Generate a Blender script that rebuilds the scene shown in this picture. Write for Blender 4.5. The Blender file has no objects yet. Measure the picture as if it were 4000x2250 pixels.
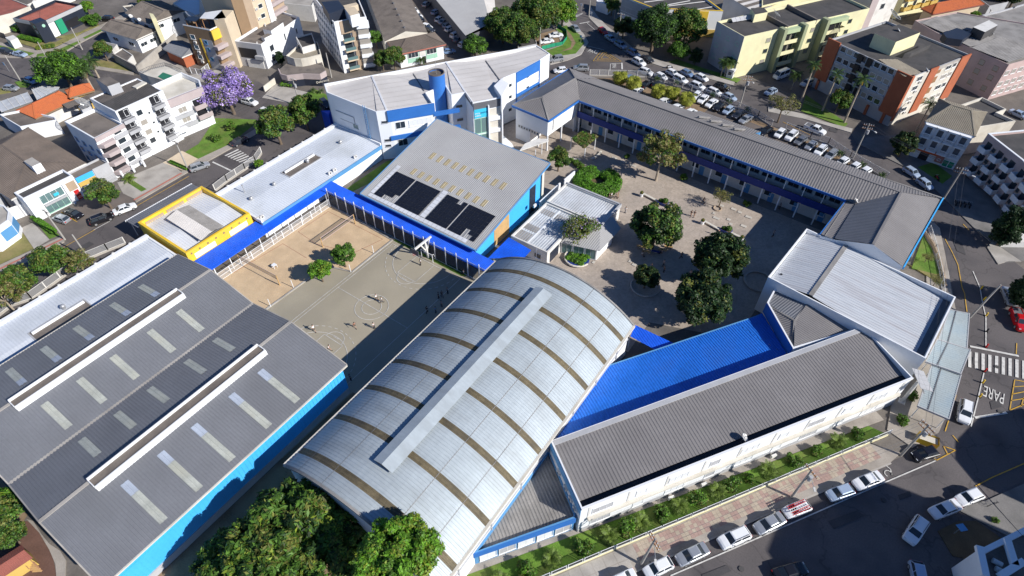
import bpy,math,random
import numpy as np
from mathutils import Vector,Matrix
rad = math.radians
sc = bpy.context.scene
col = sc.collection
rng = np.random.default_rng(7)
random.seed(7)
# ---------------------------------------------------------------- camera, sky, sun, exposure
cam_d = bpy.data.cameras.new('camera')
cam = bpy.data.objects.new('camera',cam_d)
col.objects.link(cam)
cam.location = (0,0,80)
cam.rotation_euler = (rad(90 - 46.1),0,rad(35))
cam_d.sensor_width = 36
cam_d.lens = 36 * 2360 / 4000
cam_d.clip_end = 3000
sc.camera = cam
SUN_AZ,SUN_EL = 84.0,33.5            # clockwise from +Y
w = bpy.data.worlds.new('World')
sc.world = w
w.use_nodes = True
nt = w.node_tree
bg = nt.nodes['Background']
sky = nt.nodes.new('ShaderNodeTexSky')
sky.sky_type = 'NISHITA'
sky.sun_disc = False
sky.sun_elevation = rad(SUN_EL)
sky.sun_rotation = rad(SUN_AZ)
wb_ = nt.nodes.new('ShaderNodeMix')      # white balance of the camera: sunlight neutral, skylight blue
wb_.data_type = 'RGBA'; wb_.blend_type = 'MULTIPLY'; wb_.inputs[0].default_value = 1; wb_.inputs[7].default_value = (.78,1.0,1.3,1)
nt.links.new(sky.outputs[0],wb_.inputs[6]); nt.links.new(wb_.outputs[2],bg.inputs[0])
bg.inputs[1].default_value = 0.06
sky.ozone_density = 5.0
sky.dust_density = 0.2
sun_d = bpy.data.lights.new('sun','SUN')
sun_d.energy = 4.8
sun_d.angle = rad(0.5)
sun_d.color = (1.0,0.965,0.91)
sun = bpy.data.objects.new('sun',sun_d)
col.objects.link(sun)
sv = Vector((math.sin(rad(SUN_AZ)) * math.cos(rad(SUN_EL)),math.cos(rad(SUN_AZ)) * math.cos(rad(SUN_EL)),math.sin(rad(SUN_EL))))
sun.rotation_euler = sv.to_track_quat('Z','Y').to_euler()
sun.location = (60,0,120)
sc.view_settings.view_transform = 'Standard'
sc.view_settings.look = 'None'
sc.view_settings.exposure = 0.35
sc.view_settings.gamma = 1
sc.view_settings.use_curve_mapping = False
# ---------------------------------------------------------------- survey: photo sight lines met with level planes give plan positions in metres
CF,CT,CA = 2360.0,rad(46.1),rad(35)
def P(c,r,x,y,z=0.0):
 s = 2.569 if r == 3 else 2.576
 u = (c * 1000 + x / s - 2000) / CF
 v = ((0,562,1124,1686)[r] + y / s - 1125) / CF
 dx,dy,dz = u,math.cos(CT) - v * math.sin(CT),-math.sin(CT) - v * math.cos(CT)
 t = (z - 80) / dz
 dx,dy = dx * t,dy * t
 return Vector((dx * math.cos(CA) - dy * math.sin(CA),dx * math.sin(CA) + dy * math.cos(CA),z))
def PL(s,z=0.0):
 """'c,r x,y x,y | c,r x,y' -> list of (X, Y)"""
 out = []
 for blk in s.split('|'):
  tk = blk.split()
  c,r = map(int,tk[0].split(','))
  for t in tk[1:]:
   x,y = map(float,t.split(','))
   p = P(c,r,x,y,z)
   out.append((p.x,p.y))
 return out
# ---------------------------------------------------------------- objects
def tag(o,label=None,cat=None,group=None,kind=None):
 if label: o['label'] = label
 if cat: o['category'] = cat
 if group: o['group'] = group
 if kind: o['kind'] = kind
 return o
def thing(name,label,cat,loc=(0,0,0),group=None,rz=0.0):
 o = bpy.data.objects.new(name,None)
 o.empty_display_size = 0.3
 col.objects.link(o)
 o.location = loc
 o.rotation_euler = (0,0,rz)
 return tag(o,label,cat,group)
def link(name,me,parent=None,loc=(0,0,0),rz=0.0,label=None):
 o = bpy.data.objects.new(name,me)
 col.objects.link(o)
 o.location = loc
 o.rotation_euler = (0,0,rz)
 if parent: o.parent = parent
 if label: o['label'] = label
 return o
def copy_tree(o,parent=None):
 c = o.copy()
 col.objects.link(c)
 if parent: c.parent = parent
 for ch in list(o.children): copy_tree(ch,c)
 return c
def ccw(pts):
 a = sum(p[0] * q[1] - q[0] * p[1] for p,q in zip(pts,list(pts[1:]) + [pts[0]]))
 return list(pts) if a > 0 else list(reversed(pts))
def inset(pts,d):
 """offset a ccw polygon inwards by d"""
 n = len(pts); out = []
 for i in range(n):
  p0,p1,p2 = Vector(pts[i - 1][:2]),Vector(pts[i][:2]),Vector(pts[(i + 1) % n][:2])
  e1,e2 = (p1 - p0).normalized(),(p2 - p1).normalized()
  n1,n2 = Vector((-e1.y,e1.x)),Vector((-e2.y,e2.x))
  k = 1 + n1.dot(n2)
  m = (n1 + n2) / max(k,0.3)
  out.append((p1.x + m.x * d,p1.y + m.y * d))
 return out
def rect4(pts):
 """nearest true rectangle to four surveyed corners"""
 p = [Vector(q[:2]) for q in ccw(pts)]
 c = sum(p,Vector((0,0))) / 4
 e = (p[1] - p[0]) + (p[2] - p[3]); f = (p[2] - p[1]) + (p[3] - p[0])
 g = e + Vector((f.y,-f.x)) if e.dot(Vector((f.y,-f.x))) > 0 else e
 u = g.normalized(); v = Vector((-u.y,u.x))
 a,b = abs(e.dot(u)) / 4,abs(f.dot(v)) / 4
 return [tuple(c - u * a - v * b),tuple(c + u * a - v * b),tuple(c + u * a + v * b),tuple(c - u * a + v * b)]
class MB:
 def __init__(s): s.v,s.f,s.m = [],[],[]
 def poly(s,pts,mi=0):
  b = len(s.v); s.v += [tuple(p) for p in pts]; s.f.append(tuple(range(b,b + len(pts)))); s.m.append(mi)
 def flat(s,pts,z,mi=0): s.poly([(p[0],p[1],z) for p in ccw(pts)],mi)
 def prism(s,pts,z0,z1,mi=0,top=None,bottom=False):
  pts = ccw(pts); n = len(pts)
  for i in range(n):
   a,b = pts[i],pts[(i + 1) % n]
   s.poly([(a[0],a[1],z0),(b[0],b[1],z0),(b[0],b[1],z1),(a[0],a[1],z1)],mi)
  if top is not False: s.poly([(p[0],p[1],z1) for p in pts],mi if top is None else top)
  if bottom: s.poly([(p[0],p[1],z0) for p in reversed(pts)],mi)
 def ring(s,outer,inner,z0,z1,mi=0):
  """vertical band with thickness: both faces and the top"""
  n = len(outer)
  for i in range(n):
   a,b,c,d = outer[i],outer[(i + 1) % n],inner[(i + 1) % n],inner[i]
   s.poly([(a[0],a[1],z0),(b[0],b[1],z0),(b[0],b[1],z1),(a[0],a[1],z1)],mi)
   s.poly([(a[0],a[1],z1),(b[0],b[1],z1),(c[0],c[1],z1),(d[0],d[1],z1)],mi)
   s.poly([(c[0],c[1],z0),(d[0],d[1],z0),(d[0],d[1],z1),(c[0],c[1],z1)],mi)
 def box(s,x0,y0,z0,x1,y1,z1,mi=0):
  s.obox((x0,y0,z0),(x1 - x0,0,0),(0,y1 - y0,0),(0,0,z1 - z0),mi)
 def obox(s,o,a,b,c,mi=0):
  o,a,b,c = Vector(o),Vector(a),Vector(b),Vector(c)
  if a.cross(b).dot(c) < 0: a,b = b,a
  k = len(s.v)
  s.v += [tuple(o),tuple(o + a),tuple(o + a + b),tuple(o + b),tuple(o + c),tuple(o + a + c),tuple(o + a + b + c),tuple(o + b + c)]
  for q in ((3,2,1,0),(4,5,6,7),(0,1,5,4),(1,2,6,5),(2,3,7,6),(3,0,4,7)):
   s.f.append(tuple(k + i for i in q)); s.m.append(mi)
 def bar(s,p,q,wd,h,mi=0,up=(0,0,1)):
  """box beam from p to q, centred, width wd, height h"""
  p,q = Vector(p),Vector(q); d = q - p
  sd = d.cross(Vector(up))
  if sd.length < 1e-6: sd = Vector((1,0,0))
  sd.normalize(); u = sd.cross(d).normalized()
  s.obox(p - sd * wd / 2 - u * h / 2,d,sd * wd,u * h,mi)
 def tube(s,p,q,r0,r1=None,n=8,mi=0,caps=True):
  r1 = r0 if r1 is None else r1
  p,q = Vector(p),Vector(q); d = (q - p).normalized()
  a = d.cross(Vector((0,0,1)) if abs(d.z) < .9 else Vector((1,0,0))).normalized(); b = d.cross(a)
  k = len(s.v)
  for i in range(n):
   t = 2 * math.pi * i / n; w_ = a * math.cos(t) + b * math.sin(t)
   s.v.append(tuple(p + w_ * r0)); s.v.append(tuple(q + w_ * r1))
  for i in range(n):
   j = (i + 1) % n
   s.f.append((k + 2 * i,k + 2 * i + 1,k + 2 * j + 1,k + 2 * j)); s.m.append(mi)
  if caps:
   s.f.append(tuple(k + 2 * i + 1 for i in reversed(range(n)))); s.m.append(mi)
   s.f.append(tuple(k + 2 * i for i in range(n))); s.m.append(mi)
 def path(s,pts,r,n=6,mi=0):
  for a,b in zip(pts[:-1],pts[1:]): s.tube(a,b,r,r,n,mi)
 def dome(s,c,r,h,n=12,mi=0):
  c = Vector(c); prev = None
  for k in range(4):
   t = math.pi / 2 * k / 4
   ring = [c + Vector((r * math.cos(t) * math.cos(2 * math.pi * i / n),r * math.cos(t) * math.sin(2 * math.pi * i / n),h * math.sin(t))) for i in range(n)]
   if prev:
    for i in range(n): s.poly([prev[i],prev[(i + 1) % n],ring[(i + 1) % n],ring[i]],mi)
   prev = ring
  s.poly(prev,mi)
 def ribbed(s,poly3,rib,period=0.5,amp=0.06,mi=0):
  """corrugated sheet filling a flat convex polygon, ribs along rib"""
  p = [Vector(q) for q in poly3]
  nrm = Vector((0,0,0))
  for i in range(len(p)): nrm += (p[i] - p[0]).cross(p[(i + 1) % len(p)] - p[0])
  nrm.normalize()
  if nrm.z < 0: nrm = -nrm
  r = Vector(rib); r = (r - nrm * r.dot(nrm)).normalized(); e = r.cross(nrm).normalized()
  us = [(q - p[0]).dot(e) for q in p]; vs = [(q - p[0]).dot(r) for q in p]
  u0,u1 = min(us),max(us)
  n = max(2,int((u1 - u0) / period)); st = (u1 - u0) / n
  cuts = []
  for k in range(n):
   for f,h in ((0,0),(.45,0),(.55,amp),(.9,amp)): cuts.append((u0 + (k + f) * st,h))
  cuts.append((u1,0)); rows = []
  for u,h in cuts:
   u_ = min(max(u,u0 + 1e-4),u1 - 1e-4); hit = []
   for i in range(len(p)):
    j = (i + 1) % len(p)
    if (us[i] - u_) * (us[j] - u_) <= 0 and abs(us[i] - us[j]) > 1e-9:
     t = (u_ - us[i]) / (us[j] - us[i]); hit.append(vs[i] + t * (vs[j] - vs[i]))
   if len(hit) >= 2: rows.append((u,h,min(hit),max(hit)))
  k = len(s.v)
  for u,h,a,b in rows:
   o = p[0] + e * u + nrm * h
   s.v.append(tuple(o + r * a)); s.v.append(tuple(o + r * b))
  for i in range(len(rows) - 1):
   q = (k + 2 * i,k + 2 * i + 1,k + 2 * i + 3,k + 2 * i + 2)
   s.f.append(q); s.m.append(mi)
 def build(s,name,mats,parent=None,org=None,label=None,smooth=False):
  if org is None: org = Vector(parent.get('_org',(0,0,0))) if parent else Vector((0,0,0))
  me = bpy.data.meshes.new(name)
  org = Vector(org)
  me.from_pydata([(v[0] - org.x,v[1] - org.y,v[2] - org.z) for v in s.v],[],s.f)
  for m in (mats if isinstance(mats,(list,tuple)) else [mats]): me.materials.append(m)
  if any(s.m): me.polygons.foreach_set('material_index',s.m)
  if smooth: me.shade_smooth()
  me.update()
  return link(name,me,parent,label=label)
def place(name,label,cat,loc,group=None):
 """Empty whose parts are given in world metres"""
 o = thing(name,label,cat,loc,group); o['_org'] = tuple(loc); return o
# ---------------------------------------------------------------- materials
def nodes_of(m):
 m.use_nodes = True
 return m.node_tree,m.node_tree.nodes['Principled BSDF']
def mat(name,c,rough=.75,var=.12,scale=.5,fine=6.0,stain=None,stain_amt=.5,stain_scale=.25,metal=0.0,spec=.4,bump=0.0,stretch=None,crack=0,cells=0):
 m = bpy.data.materials.new(name); t,b = nodes_of(m); N,Lk = t.nodes.new,t.links.new
 b.inputs['Roughness'].default_value = rough; b.inputs['Metallic'].default_value = metal
 b.inputs['Specular IOR Level'].default_value = spec
 src = N('ShaderNodeNewGeometry').outputs['Position']
 if stretch:
  vm = N('ShaderNodeVectorMath'); vm.operation = 'MULTIPLY'; Lk(src,vm.inputs[0]); vm.inputs[1].default_value = stretch; src = vm.outputs[0]
 def noise(sc_,det=3):
  n = N('ShaderNodeTexNoise'); n.inputs['Scale'].default_value = sc_; n.inputs['Detail'].default_value = det
  Lk(src,n.inputs['Vector']); return n.outputs['Fac']
 def mapr(o,a0,a1,b0,b1):
  r = N('ShaderNodeMapRange'); Lk(o,r.inputs[0])
  for i,v in enumerate((a0,a1,b0,b1)): r.inputs[i + 1].default_value = v
  return r.outputs[0]
 n1,n2 = noise(scale),noise(fine,2)
 ad = N('ShaderNodeMath'); ad.operation = 'MULTIPLY'
 Lk(mapr(n1,.3,.7,1 - var,1 + var),ad.inputs[0]); Lk(mapr(n2,.3,.7,1 - var * .7,1 + var * .7),ad.inputs[1])
 mx = N('ShaderNodeMix'); mx.data_type = 'RGBA'; mx.blend_type = 'MULTIPLY'; mx.inputs[0].default_value = 1
 cc = N('ShaderNodeCombineColor')
 for i in range(3): Lk(ad.outputs[0],cc.inputs[i])
 mx.inputs[6].default_value = (*c,1); Lk(cc.outputs[0],mx.inputs[7]); out = mx.outputs[2]
 if stain:
  m2 = N('ShaderNodeMix'); m2.data_type = 'RGBA'
  Lk(mapr(noise(stain_scale,6),.48,.68,0,stain_amt),m2.inputs[0]); Lk(out,m2.inputs[6]); m2.inputs[7].default_value = (*stain,1); out = m2.outputs[2]
 for vs,kind in ((crack,'DISTANCE_TO_EDGE'),(cells,'F1')):
  if not vs: continue
  vo = N('ShaderNodeTexVoronoi'); vo.feature = kind; vo.inputs['Scale'].default_value = vs
  va = N('ShaderNodeVectorMath'); va.operation = 'ADD'; Lk(src,va.inputs[0]); nz = N('ShaderNodeTexNoise'); nz.inputs['Scale'].default_value = .6; Lk(src,nz.inputs['Vector'])
  sc2 = N('ShaderNodeVectorMath'); sc2.operation = 'SCALE'; sc2.inputs[3].default_value = 3.0 if crack else .4; Lk(nz.outputs['Color'],sc2.inputs[0]); Lk(sc2.outputs[0],va.inputs[1]); Lk(va.outputs[0],vo.inputs['Vector'])
  f = mapr(vo.outputs['Distance'],0,.02,.72,1) if kind != 'F1' else mapr(vo.outputs['Color'],0,1,.86,1.14)
  m3 = N('ShaderNodeMix'); m3.data_type = 'RGBA'; m3.blend_type = 'MULTIPLY'; m3.inputs[0].default_value = 1; c3 = N('ShaderNodeCombineColor')
  for i in range(3): Lk(f,c3.inputs[i])
  Lk(out,m3.inputs[6]); Lk(c3.outputs[0],m3.inputs[7]); out = m3.outputs[2]
 Lk(out,b.inputs['Base Color'])
 if bump:
  bp = N('ShaderNodeBump'); bp.inputs['Strength'].default_value = bump; bp.inputs['Distance'].default_value = .05
  Lk(n2,bp.inputs['Height']); Lk(bp.outputs[0],b.inputs['Normal'])
 return m
def leafmat(name,c,trans=.35):
 m = bpy.data.materials.new(name); t,b = nodes_of(m); N,Lk = t.nodes.new,t.links.new
 oi = N('ShaderNodeNewGeometry'); hs = N('ShaderNodeHueSaturation'); hs.inputs['Color'].default_value = (*c,1)
 mr = N('ShaderNodeMapRange'); mr.inputs[3].default_value = .5; mr.inputs[4].default_value = 1.7
 Lk(oi.outputs['Random Per Island'],mr.inputs[0]); Lk(mr.outputs[0],hs.inputs['Value'])
 Lk(hs.outputs[0],b.inputs['Base Color']); b.inputs['Roughness'].default_value = .55; b.inputs['Specular IOR Level'].default_value = .35
 tr = N('ShaderNodeBsdfTranslucent'); Lk(hs.outputs[0],tr.inputs['Color'])
 mx = N('ShaderNodeMixShader'); mx.inputs[0].default_value = trans
 Lk(b.outputs[0],mx.inputs[1]); Lk(tr.outputs[0],mx.inputs[2]); Lk(mx.outputs[0],t.nodes['Material Output'].inputs[0])
 return m
def glassmat(name,c=(.03,.04,.05),rough=.08):
 m = bpy.data.materials.new(name); t,b = nodes_of(m)
 b.inputs['Base Color'].default_value = (*c,1); b.inputs['Roughness'].default_value = rough; b.inputs['Specular IOR Level'].default_value = .6
 return m
def paint(name,c,rough=.25,metal=0.0):
 m = bpy.data.materials.new(name); t,b = nodes_of(m)
 b.inputs['Base Color'].default_value = (*c,1); b.inputs['Roughness'].default_value = rough; b.inputs['Metallic'].default_value = metal
 b.inputs['Coat Weight'].default_value = .4; b.inputs['Coat Roughness'].default_value = .1
 return m
def netmat(name,c,fac):
 m = bpy.data.materials.new(name); t,b = nodes_of(m)
 b.inputs['Base Color'].default_value = (*c,1); b.inputs['Roughness'].default_value = .8
 tr = t.nodes.new('ShaderNodeBsdfTransparent'); mx = t.nodes.new('ShaderNodeMixShader'); mx.inputs[0].default_value = fac
 t.links.new(tr.outputs[0],mx.inputs[1]); t.links.new(b.outputs[0],mx.inputs[2]); t.links.new(mx.outputs[0],t.nodes['Material Output'].inputs[0])
 return m
M = {}
def DM(k,*a,**kw): M[k] = mat(k,*a,**kw)
DM('ground',(.16,.14,.12),var=.2,scale=.15,fine=3,stain=(.09,.08,.07),stain_amt=.6)
DM('asphalt',(.115,.102,.1),.9,.16,.09,5,stain=(.075,.068,.07),stain_amt=.9,stain_scale=.16,crack=.12)
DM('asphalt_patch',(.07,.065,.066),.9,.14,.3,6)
DM('asphalt_worn',(.15,.125,.11),.9,.12,.2,8,stain=(.09,.08,.075),stain_amt=.6)
DM('concrete',(.4,.37,.33),.85,.1,.4,5,stain=(.2,.18,.16),stain_amt=.5)
DM('concrete_dark',(.19,.18,.17),.9,.14,.4,5,stain=(.1,.1,.095),stain_amt=.6)
DM('walk',(.36,.32,.275),.9,.12,.4,6,stain=(.19,.165,.14),stain_amt=.6)
DM('paving',(.4,.335,.275),.9,.16,.2,4.5,stain=(.27,.235,.205),stain_amt=.85,stain_scale=.1,cells=2.4)
DM('paving_pale',(.5,.46,.4),.9,.1)
DM('court',(.34,.30,.225),.9,.07,.15,5,stain=(.27,.24,.185),stain_amt=.6,stain_scale=.12)
DM('sand',(.56,.41,.255),.95,.1,.5,5,stain=(.48,.345,.21),stain_amt=.6,stain_scale=.3,bump=.4)
DM('dirt',(.22,.15,.09),.95,.2,.4,5,stain=(.3,.22,.14),stain_amt=.7)
DM('dirt_red',(.14,.075,.055),.95,.15,.4,5)
DM('grass',(.1,.19,.022),.95,.25,.5,6,stain=(.16,.17,.045),stain_amt=.6,stain_scale=.35,bump=.8)
DM('grass_dry',(.2,.19,.06),.95,.25,.5,6,stain=(.26,.2,.09),stain_amt=.7,bump=.6)
DM('mark',(.62,.6,.56),.8,.12,1,8,stain=(.3,.29,.27),stain_amt=.5,stain_scale=1.5)
DM('mark_yellow',(.58,.34,.04),.8,.12,1,8,stain=(.25,.18,.09),stain_amt=.5,stain_scale=1.5)
DM('red_strip',(.42,.16,.12),.9,.12)
DM('tile_pink',(.37,.255,.215),.9,.12)
DM('tile_cream',(.42,.35,.27),.9,.12)
DM('white',(.79,.8,.81),.7,.03,.3,4,stain=(.65,.65,.65),stain_amt=.45,stain_scale=.3)
DM('white_old',(.68,.66,.62),.8,.07,.4,4,stain=(.4,.38,.35),stain_amt=.5,stain_scale=.4)
DM('offwhite',(.62,.58,.5),.8,.08,.4,4,stain=(.42,.38,.3),stain_amt=.5)
DM('frame',(.78,.78,.77),.5,.02)
DM('grey_wall',(.42,.42,.43),.8,.06,.4,4,stain=(.3,.3,.3),stain_amt=.4)
DM('grey_dark',(.13,.13,.14),.7,.08)
DM('black',(.018,.018,.022),.5,.1)
DM('navy_black',(.022,.028,.045),.45,.1)
DM('blue',(.03,.15,.46),.6,.06,.4,4)
DM('blue_deep',(.014,.035,.2),.6,.06)
DM('louvre',(.7,.71,.72),.6,.04)
DM('lime_wall',(.42,.5,.3),.7,.06)
DM('blue_roof',(.012,.115,.74),.5,.14,.35,3,stain=(.02,.095,.55),stain_amt=.6,stain_scale=.3)
DM('blue_metal',(.02,.165,.64),.42,.16,.25,3,stain=(.03,.13,.47),stain_amt=.65,stain_scale=.25,stretch=(.9,.5,1))
DM('sky_blue',(.06,.42,.84),.5,.05,.3,3)
DM('fascia',(.1,.28,.52),.55,.05)
DM('yellow',(.80,.52,.04),.6,.06,.4,4,stain=(.6,.42,.08),stain_amt=.5)
DM('yellow_pale',(.74,.69,.42),.8,.06,.4,4,stain=(.55,.5,.33),stain_amt=.4)
DM('ochre',(.56,.38,.1),.8,.06)
DM('green',(.02,.28,.15),.6,.06)
DM('green_pale',(.34,.58,.44),.7,.06)
DM('olive_wall',(.3,.33,.2),.8,.06)
DM('beige',(.6,.49,.35),.8,.06,.4,4,stain=(.46,.38,.28),stain_amt=.4)
DM('brown',(.25,.165,.095),.8,.07)
DM('brown_pale',(.4,.3,.21),.8,.07)
DM('mauve',(.43,.36,.35),.8,.06)
DM('pink',(.5,.37,.34),.8,.07,.4,4,stain=(.38,.29,.27),stain_amt=.4)
DM('brick',(.4,.12,.055),.85,.1,.6,8,stain=(.33,.085,.04),stain_amt=.5)
DM('roof_shed',(.175,.18,.195),.6,.07,.2,3,stain=(.145,.148,.158),stain_amt=.6,stain_scale=.12)
DM('roof_warm',(.205,.192,.187),.65,.08,.2,3,stain=(.165,.153,.15),stain_amt=.6,stain_scale=.15)
DM('roof_solar',(.37,.365,.36),.6,.04,.2,3,stain=(.31,.3,.295),stain_amt=.6,stain_scale=.12)
DM('roof_zinc',(.6,.63,.67),.5,.04,.2,3,stain=(.43,.45,.46),stain_amt=.6,stain_scale=.12)
DM('roof_white',(.68,.69,.71),.5,.04,.2,3,stain=(.49,.49,.5),stain_amt=.6,stain_scale=.14)
DM('roof_cream',(.6,.565,.53),.6,.05,.2,3,stain=(.5,.465,.43),stain_amt=.6,stain_scale=.14)
DM('roof_old',(.5,.52,.54),.6,.1,.4,2,stain=(.36,.36,.37),stain_amt=.6,stain_scale=.3)
DM('roof_streak',(.5,.52,.545),.55,.12,.5,3,stain=(.36,.35,.36),stain_amt=.75,stain_scale=.5,stretch=(.12,1.8,1))
DM('gym_sheet',(.4,.445,.47),.5,.07,.3,2,stain=(.31,.335,.345),stain_amt=.6,stain_scale=.28,stretch=(.6,1.6,1),metal=.08)
DM('gym_strip',(.135,.108,.062),.7,.28,.6,5,stain=(.08,.068,.048),stain_amt=.7,stain_scale=.5)
DM('skylight',(.38,.39,.35),.5,.14,.6,4,stain=(.42,.41,.33),stain_amt=.5,stain_scale=.4)
DM('skylight_blue',(.36,.4,.47),.5,.12)
DM('skylight_tan',(.4,.33,.2),.6,.12,1,6)
DM('fibro',(.165,.14,.12),.9,.14,.3,4,stain=(.1,.085,.075),stain_amt=.7,stain_scale=.4)
DM('fibro_grey',(.27,.255,.24),.9,.12,.3,4,stain=(.16,.15,.14),stain_amt=.7,stain_scale=.35)
DM('slab',(.175,.15,.13),.9,.14,.3,4,stain=(.095,.085,.08),stain_amt=.8,stain_scale=.4)
DM('slab_dark',(.075,.07,.068),.9,.15,.3,4,stain=(.045,.045,.045),stain_amt=.7,stain_scale=.4)
DM('tile_orange',(.52,.145,.05),.85,.12,.6,7,stain=(.36,.1,.045),stain_amt=.6,stain_scale=.6)
DM('tile_red',(.3,.1,.075),.85,.12,.6,7,stain=(.2,.08,.065),stain_amt=.6)
DM('tile_dark',(.15,.12,.1),.9,.14,.5,6,stain=(.09,.075,.065),stain_amt=.6)
DM('tile_tan',(.27,.235,.18),.9,.12,.5,6)
DM('wood',(.3,.15,.07),.75,.12,1,6)
DM('wood_pale',(.5,.32,.14),.75,.12,1,6)
DM('bark',(.16,.12,.085),.95,.2,1,8)
DM('bark_pale',(.36,.3,.23),.95,.15,1,8)
DM('pole',(.36,.34,.31),.9,.1,1,6)
DM('metal',(.5,.5,.5),.4,.05,1,5,metal=.6)
DM('metal_dark',(.09,.09,.1),.5,.08)
DM('solar',(.012,.014,.022),.3,.1,.5,4,spec=.5)
DM('solar_grid',(.045,.047,.055),.4,.05)
DM('rubber',(.015,.015,.016),.8,.05)
DM('skin',(.42,.26,.18),.7,.04)
DM('hair',(.02,.014,.01),.7,.05)
DM('red',(.5,.02,.02),.5,.05)
DM('orange_sign',(.62,.1,.02),.5,.04)
DM('cyan',(.05,.5,.68),.5,.04)
DM('hedge_soil',(.13,.09,.05),.95,.2)
DM('pool_green',(.03,.17,.09),.4,.08)
DM('canopy_pale',(.36,.41,.42),.55,.08,.3,3,stain=(.27,.35,.4),stain_amt=.6,stain_scale=.3)
M['glass'] = glassmat('glass')
M['glass_pale'] = glassmat('glass_pale',(.12,.2,.2),.12)
M['glass_blue'] = glassmat('glass_blue',(.02,.1,.16),.1)
M['curtain'] = glassmat('curtain',(.34,.31,.27),.3)
M['net'] = netmat('net',(.05,.05,.06),.55)
M['mesh'] = netmat('mesh',(.6,.6,.6),.28)
M['mesh_dark'] = netmat('mesh_dark',(.05,.055,.06),.45)
M['dish_mesh'] = netmat('dish_mesh',(.45,.45,.44),.35)
for k,c in dict(leaf_mid=(.085,.175,.025),leaf_dark=(.028,.065,.016),leaf_bright=(.12,.27,.02),leaf_yellow=(.17,.2,.03),leaf_olive=(.15,.165,.035),
    leaf_tan=(.22,.19,.075),leaf_lime=(.2,.26,.03),jacaranda=(.33,.235,.54),jacaranda_pale=(.5,.39,.66),palm=(.055,.1,.025),
    palm_yellow=(.28,.3,.04),frond_dry=(.33,.25,.13),leaf_hedge=(.1,.25,.02),flower_red=(.45,.05,.03),leaf_deep=(.018,.042,.012),lilac_leaf=(.3,.25,.36),palm_lime=(.15,.22,.04)).items():
 M[k] = leafmat(k,c)
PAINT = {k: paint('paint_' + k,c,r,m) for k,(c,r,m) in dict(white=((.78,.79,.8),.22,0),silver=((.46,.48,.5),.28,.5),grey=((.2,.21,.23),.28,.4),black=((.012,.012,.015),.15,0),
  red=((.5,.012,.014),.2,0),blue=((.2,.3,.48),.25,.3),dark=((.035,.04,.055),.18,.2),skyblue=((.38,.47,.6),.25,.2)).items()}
def gmat(name): return M[name] if name in M else PAINT[name]
# ---------------------------------------------------------------- building kit
_pieces = {}
def piece(key,fn):
 if key not in _pieces: _pieces[key] = fn()
 return _pieces[key]
def meshonly(mb,name,mats):
 o = mb.build(name,mats,None); me = o.data; bpy.data.objects.remove(o); return me
def win_mesh(wd,h,fr,style):
 mb = MB(); t = .07 if style != 'wide' else .09; d = .08
 mb.box(-wd / 2,0,0,wd / 2,d,t); mb.box(-wd / 2,0,h - t,wd / 2,d,h)
 mb.box(-wd / 2,0,t,-wd / 2 + t,d,h - t); mb.box(wd / 2 - t,0,t,wd / 2,d,h - t)
 n = max(1,int(wd / .95))
 for i in range(1,n): x = -wd / 2 + wd * i / n; mb.box(x - .03,.001,t,x + .03,d - .01,h - t)
 if style == 'shutter':
  mb.box(-wd / 2 + t,.001,h * .5,wd / 2 - t,d - .02,h - t)
 mb.box(-wd / 2 - .06,0,-.06,wd / 2 + .06,d + .06,-.001)
 return meshonly(mb,'window',[fr])
def pane_mesh(wd,h,gl):
 mb = MB(); mb.box(-wd / 2 + .05,.002,.05,wd / 2 - .05,.04,h - .05); return meshonly(mb,'pane',[gl])
def window(root,p,n,z,wd,h,fr='frame',gl='glass',style=''):
 """p = wall point (x, y), n = outward normal"""
 wd,h = round(wd,1),round(h,1)
 org = Vector(root.get('_org',(0,0,0)))
 fm = piece(('w',wd,h,fr,style),lambda: win_mesh(wd,h,M[fr],style)); pm = piece(('p',wd,h,gl),lambda: pane_mesh(wd,h,M[gl]))
 rz = math.atan2(n[1],n[0]) - math.pi / 2
 o = link('window',fm,root,(p[0] - org.x,p[1] - org.y,z - org.z),rz)
 link('pane',pm,o)
 return o
def wins(root,A,B,zs,n,wd,h,fr='frame',gl='glass',style='',t0=0.0,t1=1.0,skip=0.0,gls=None):
 """rows of windows on the wall A->B (outside on the right hand)"""
 A,B = Vector(A[:2]),Vector(B[:2]); d = B - A; nn = Vector((d.y,-d.x)).normalized()
 for z in zs:
  for i in range(n):
   if skip and random.random() < skip: continue
   p = A + d * (t0 + (t1 - t0) * (i + .5) / n)
   g = random.choice(gls) if gls else gl
   window(root,p,nn,z,wd,h,fr,g,style)
def wall_box(mb,A,B,t0,t1,z0,z1,d,mi=0,d0=0.0):
 """box standing proud of wall A->B"""
 A,B = Vector(A[:2]),Vector(B[:2]); e = B - A; nn = Vector((e.y,-e.x)).normalized()
 p = A + e * t0 + nn * d0; q = e * (t1 - t0)
 mb.obox((p.x,p.y,z0),(q.x,q.y,0),(nn.x * d,nn.y * d,0),(0,0,z1 - z0),mi)
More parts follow.
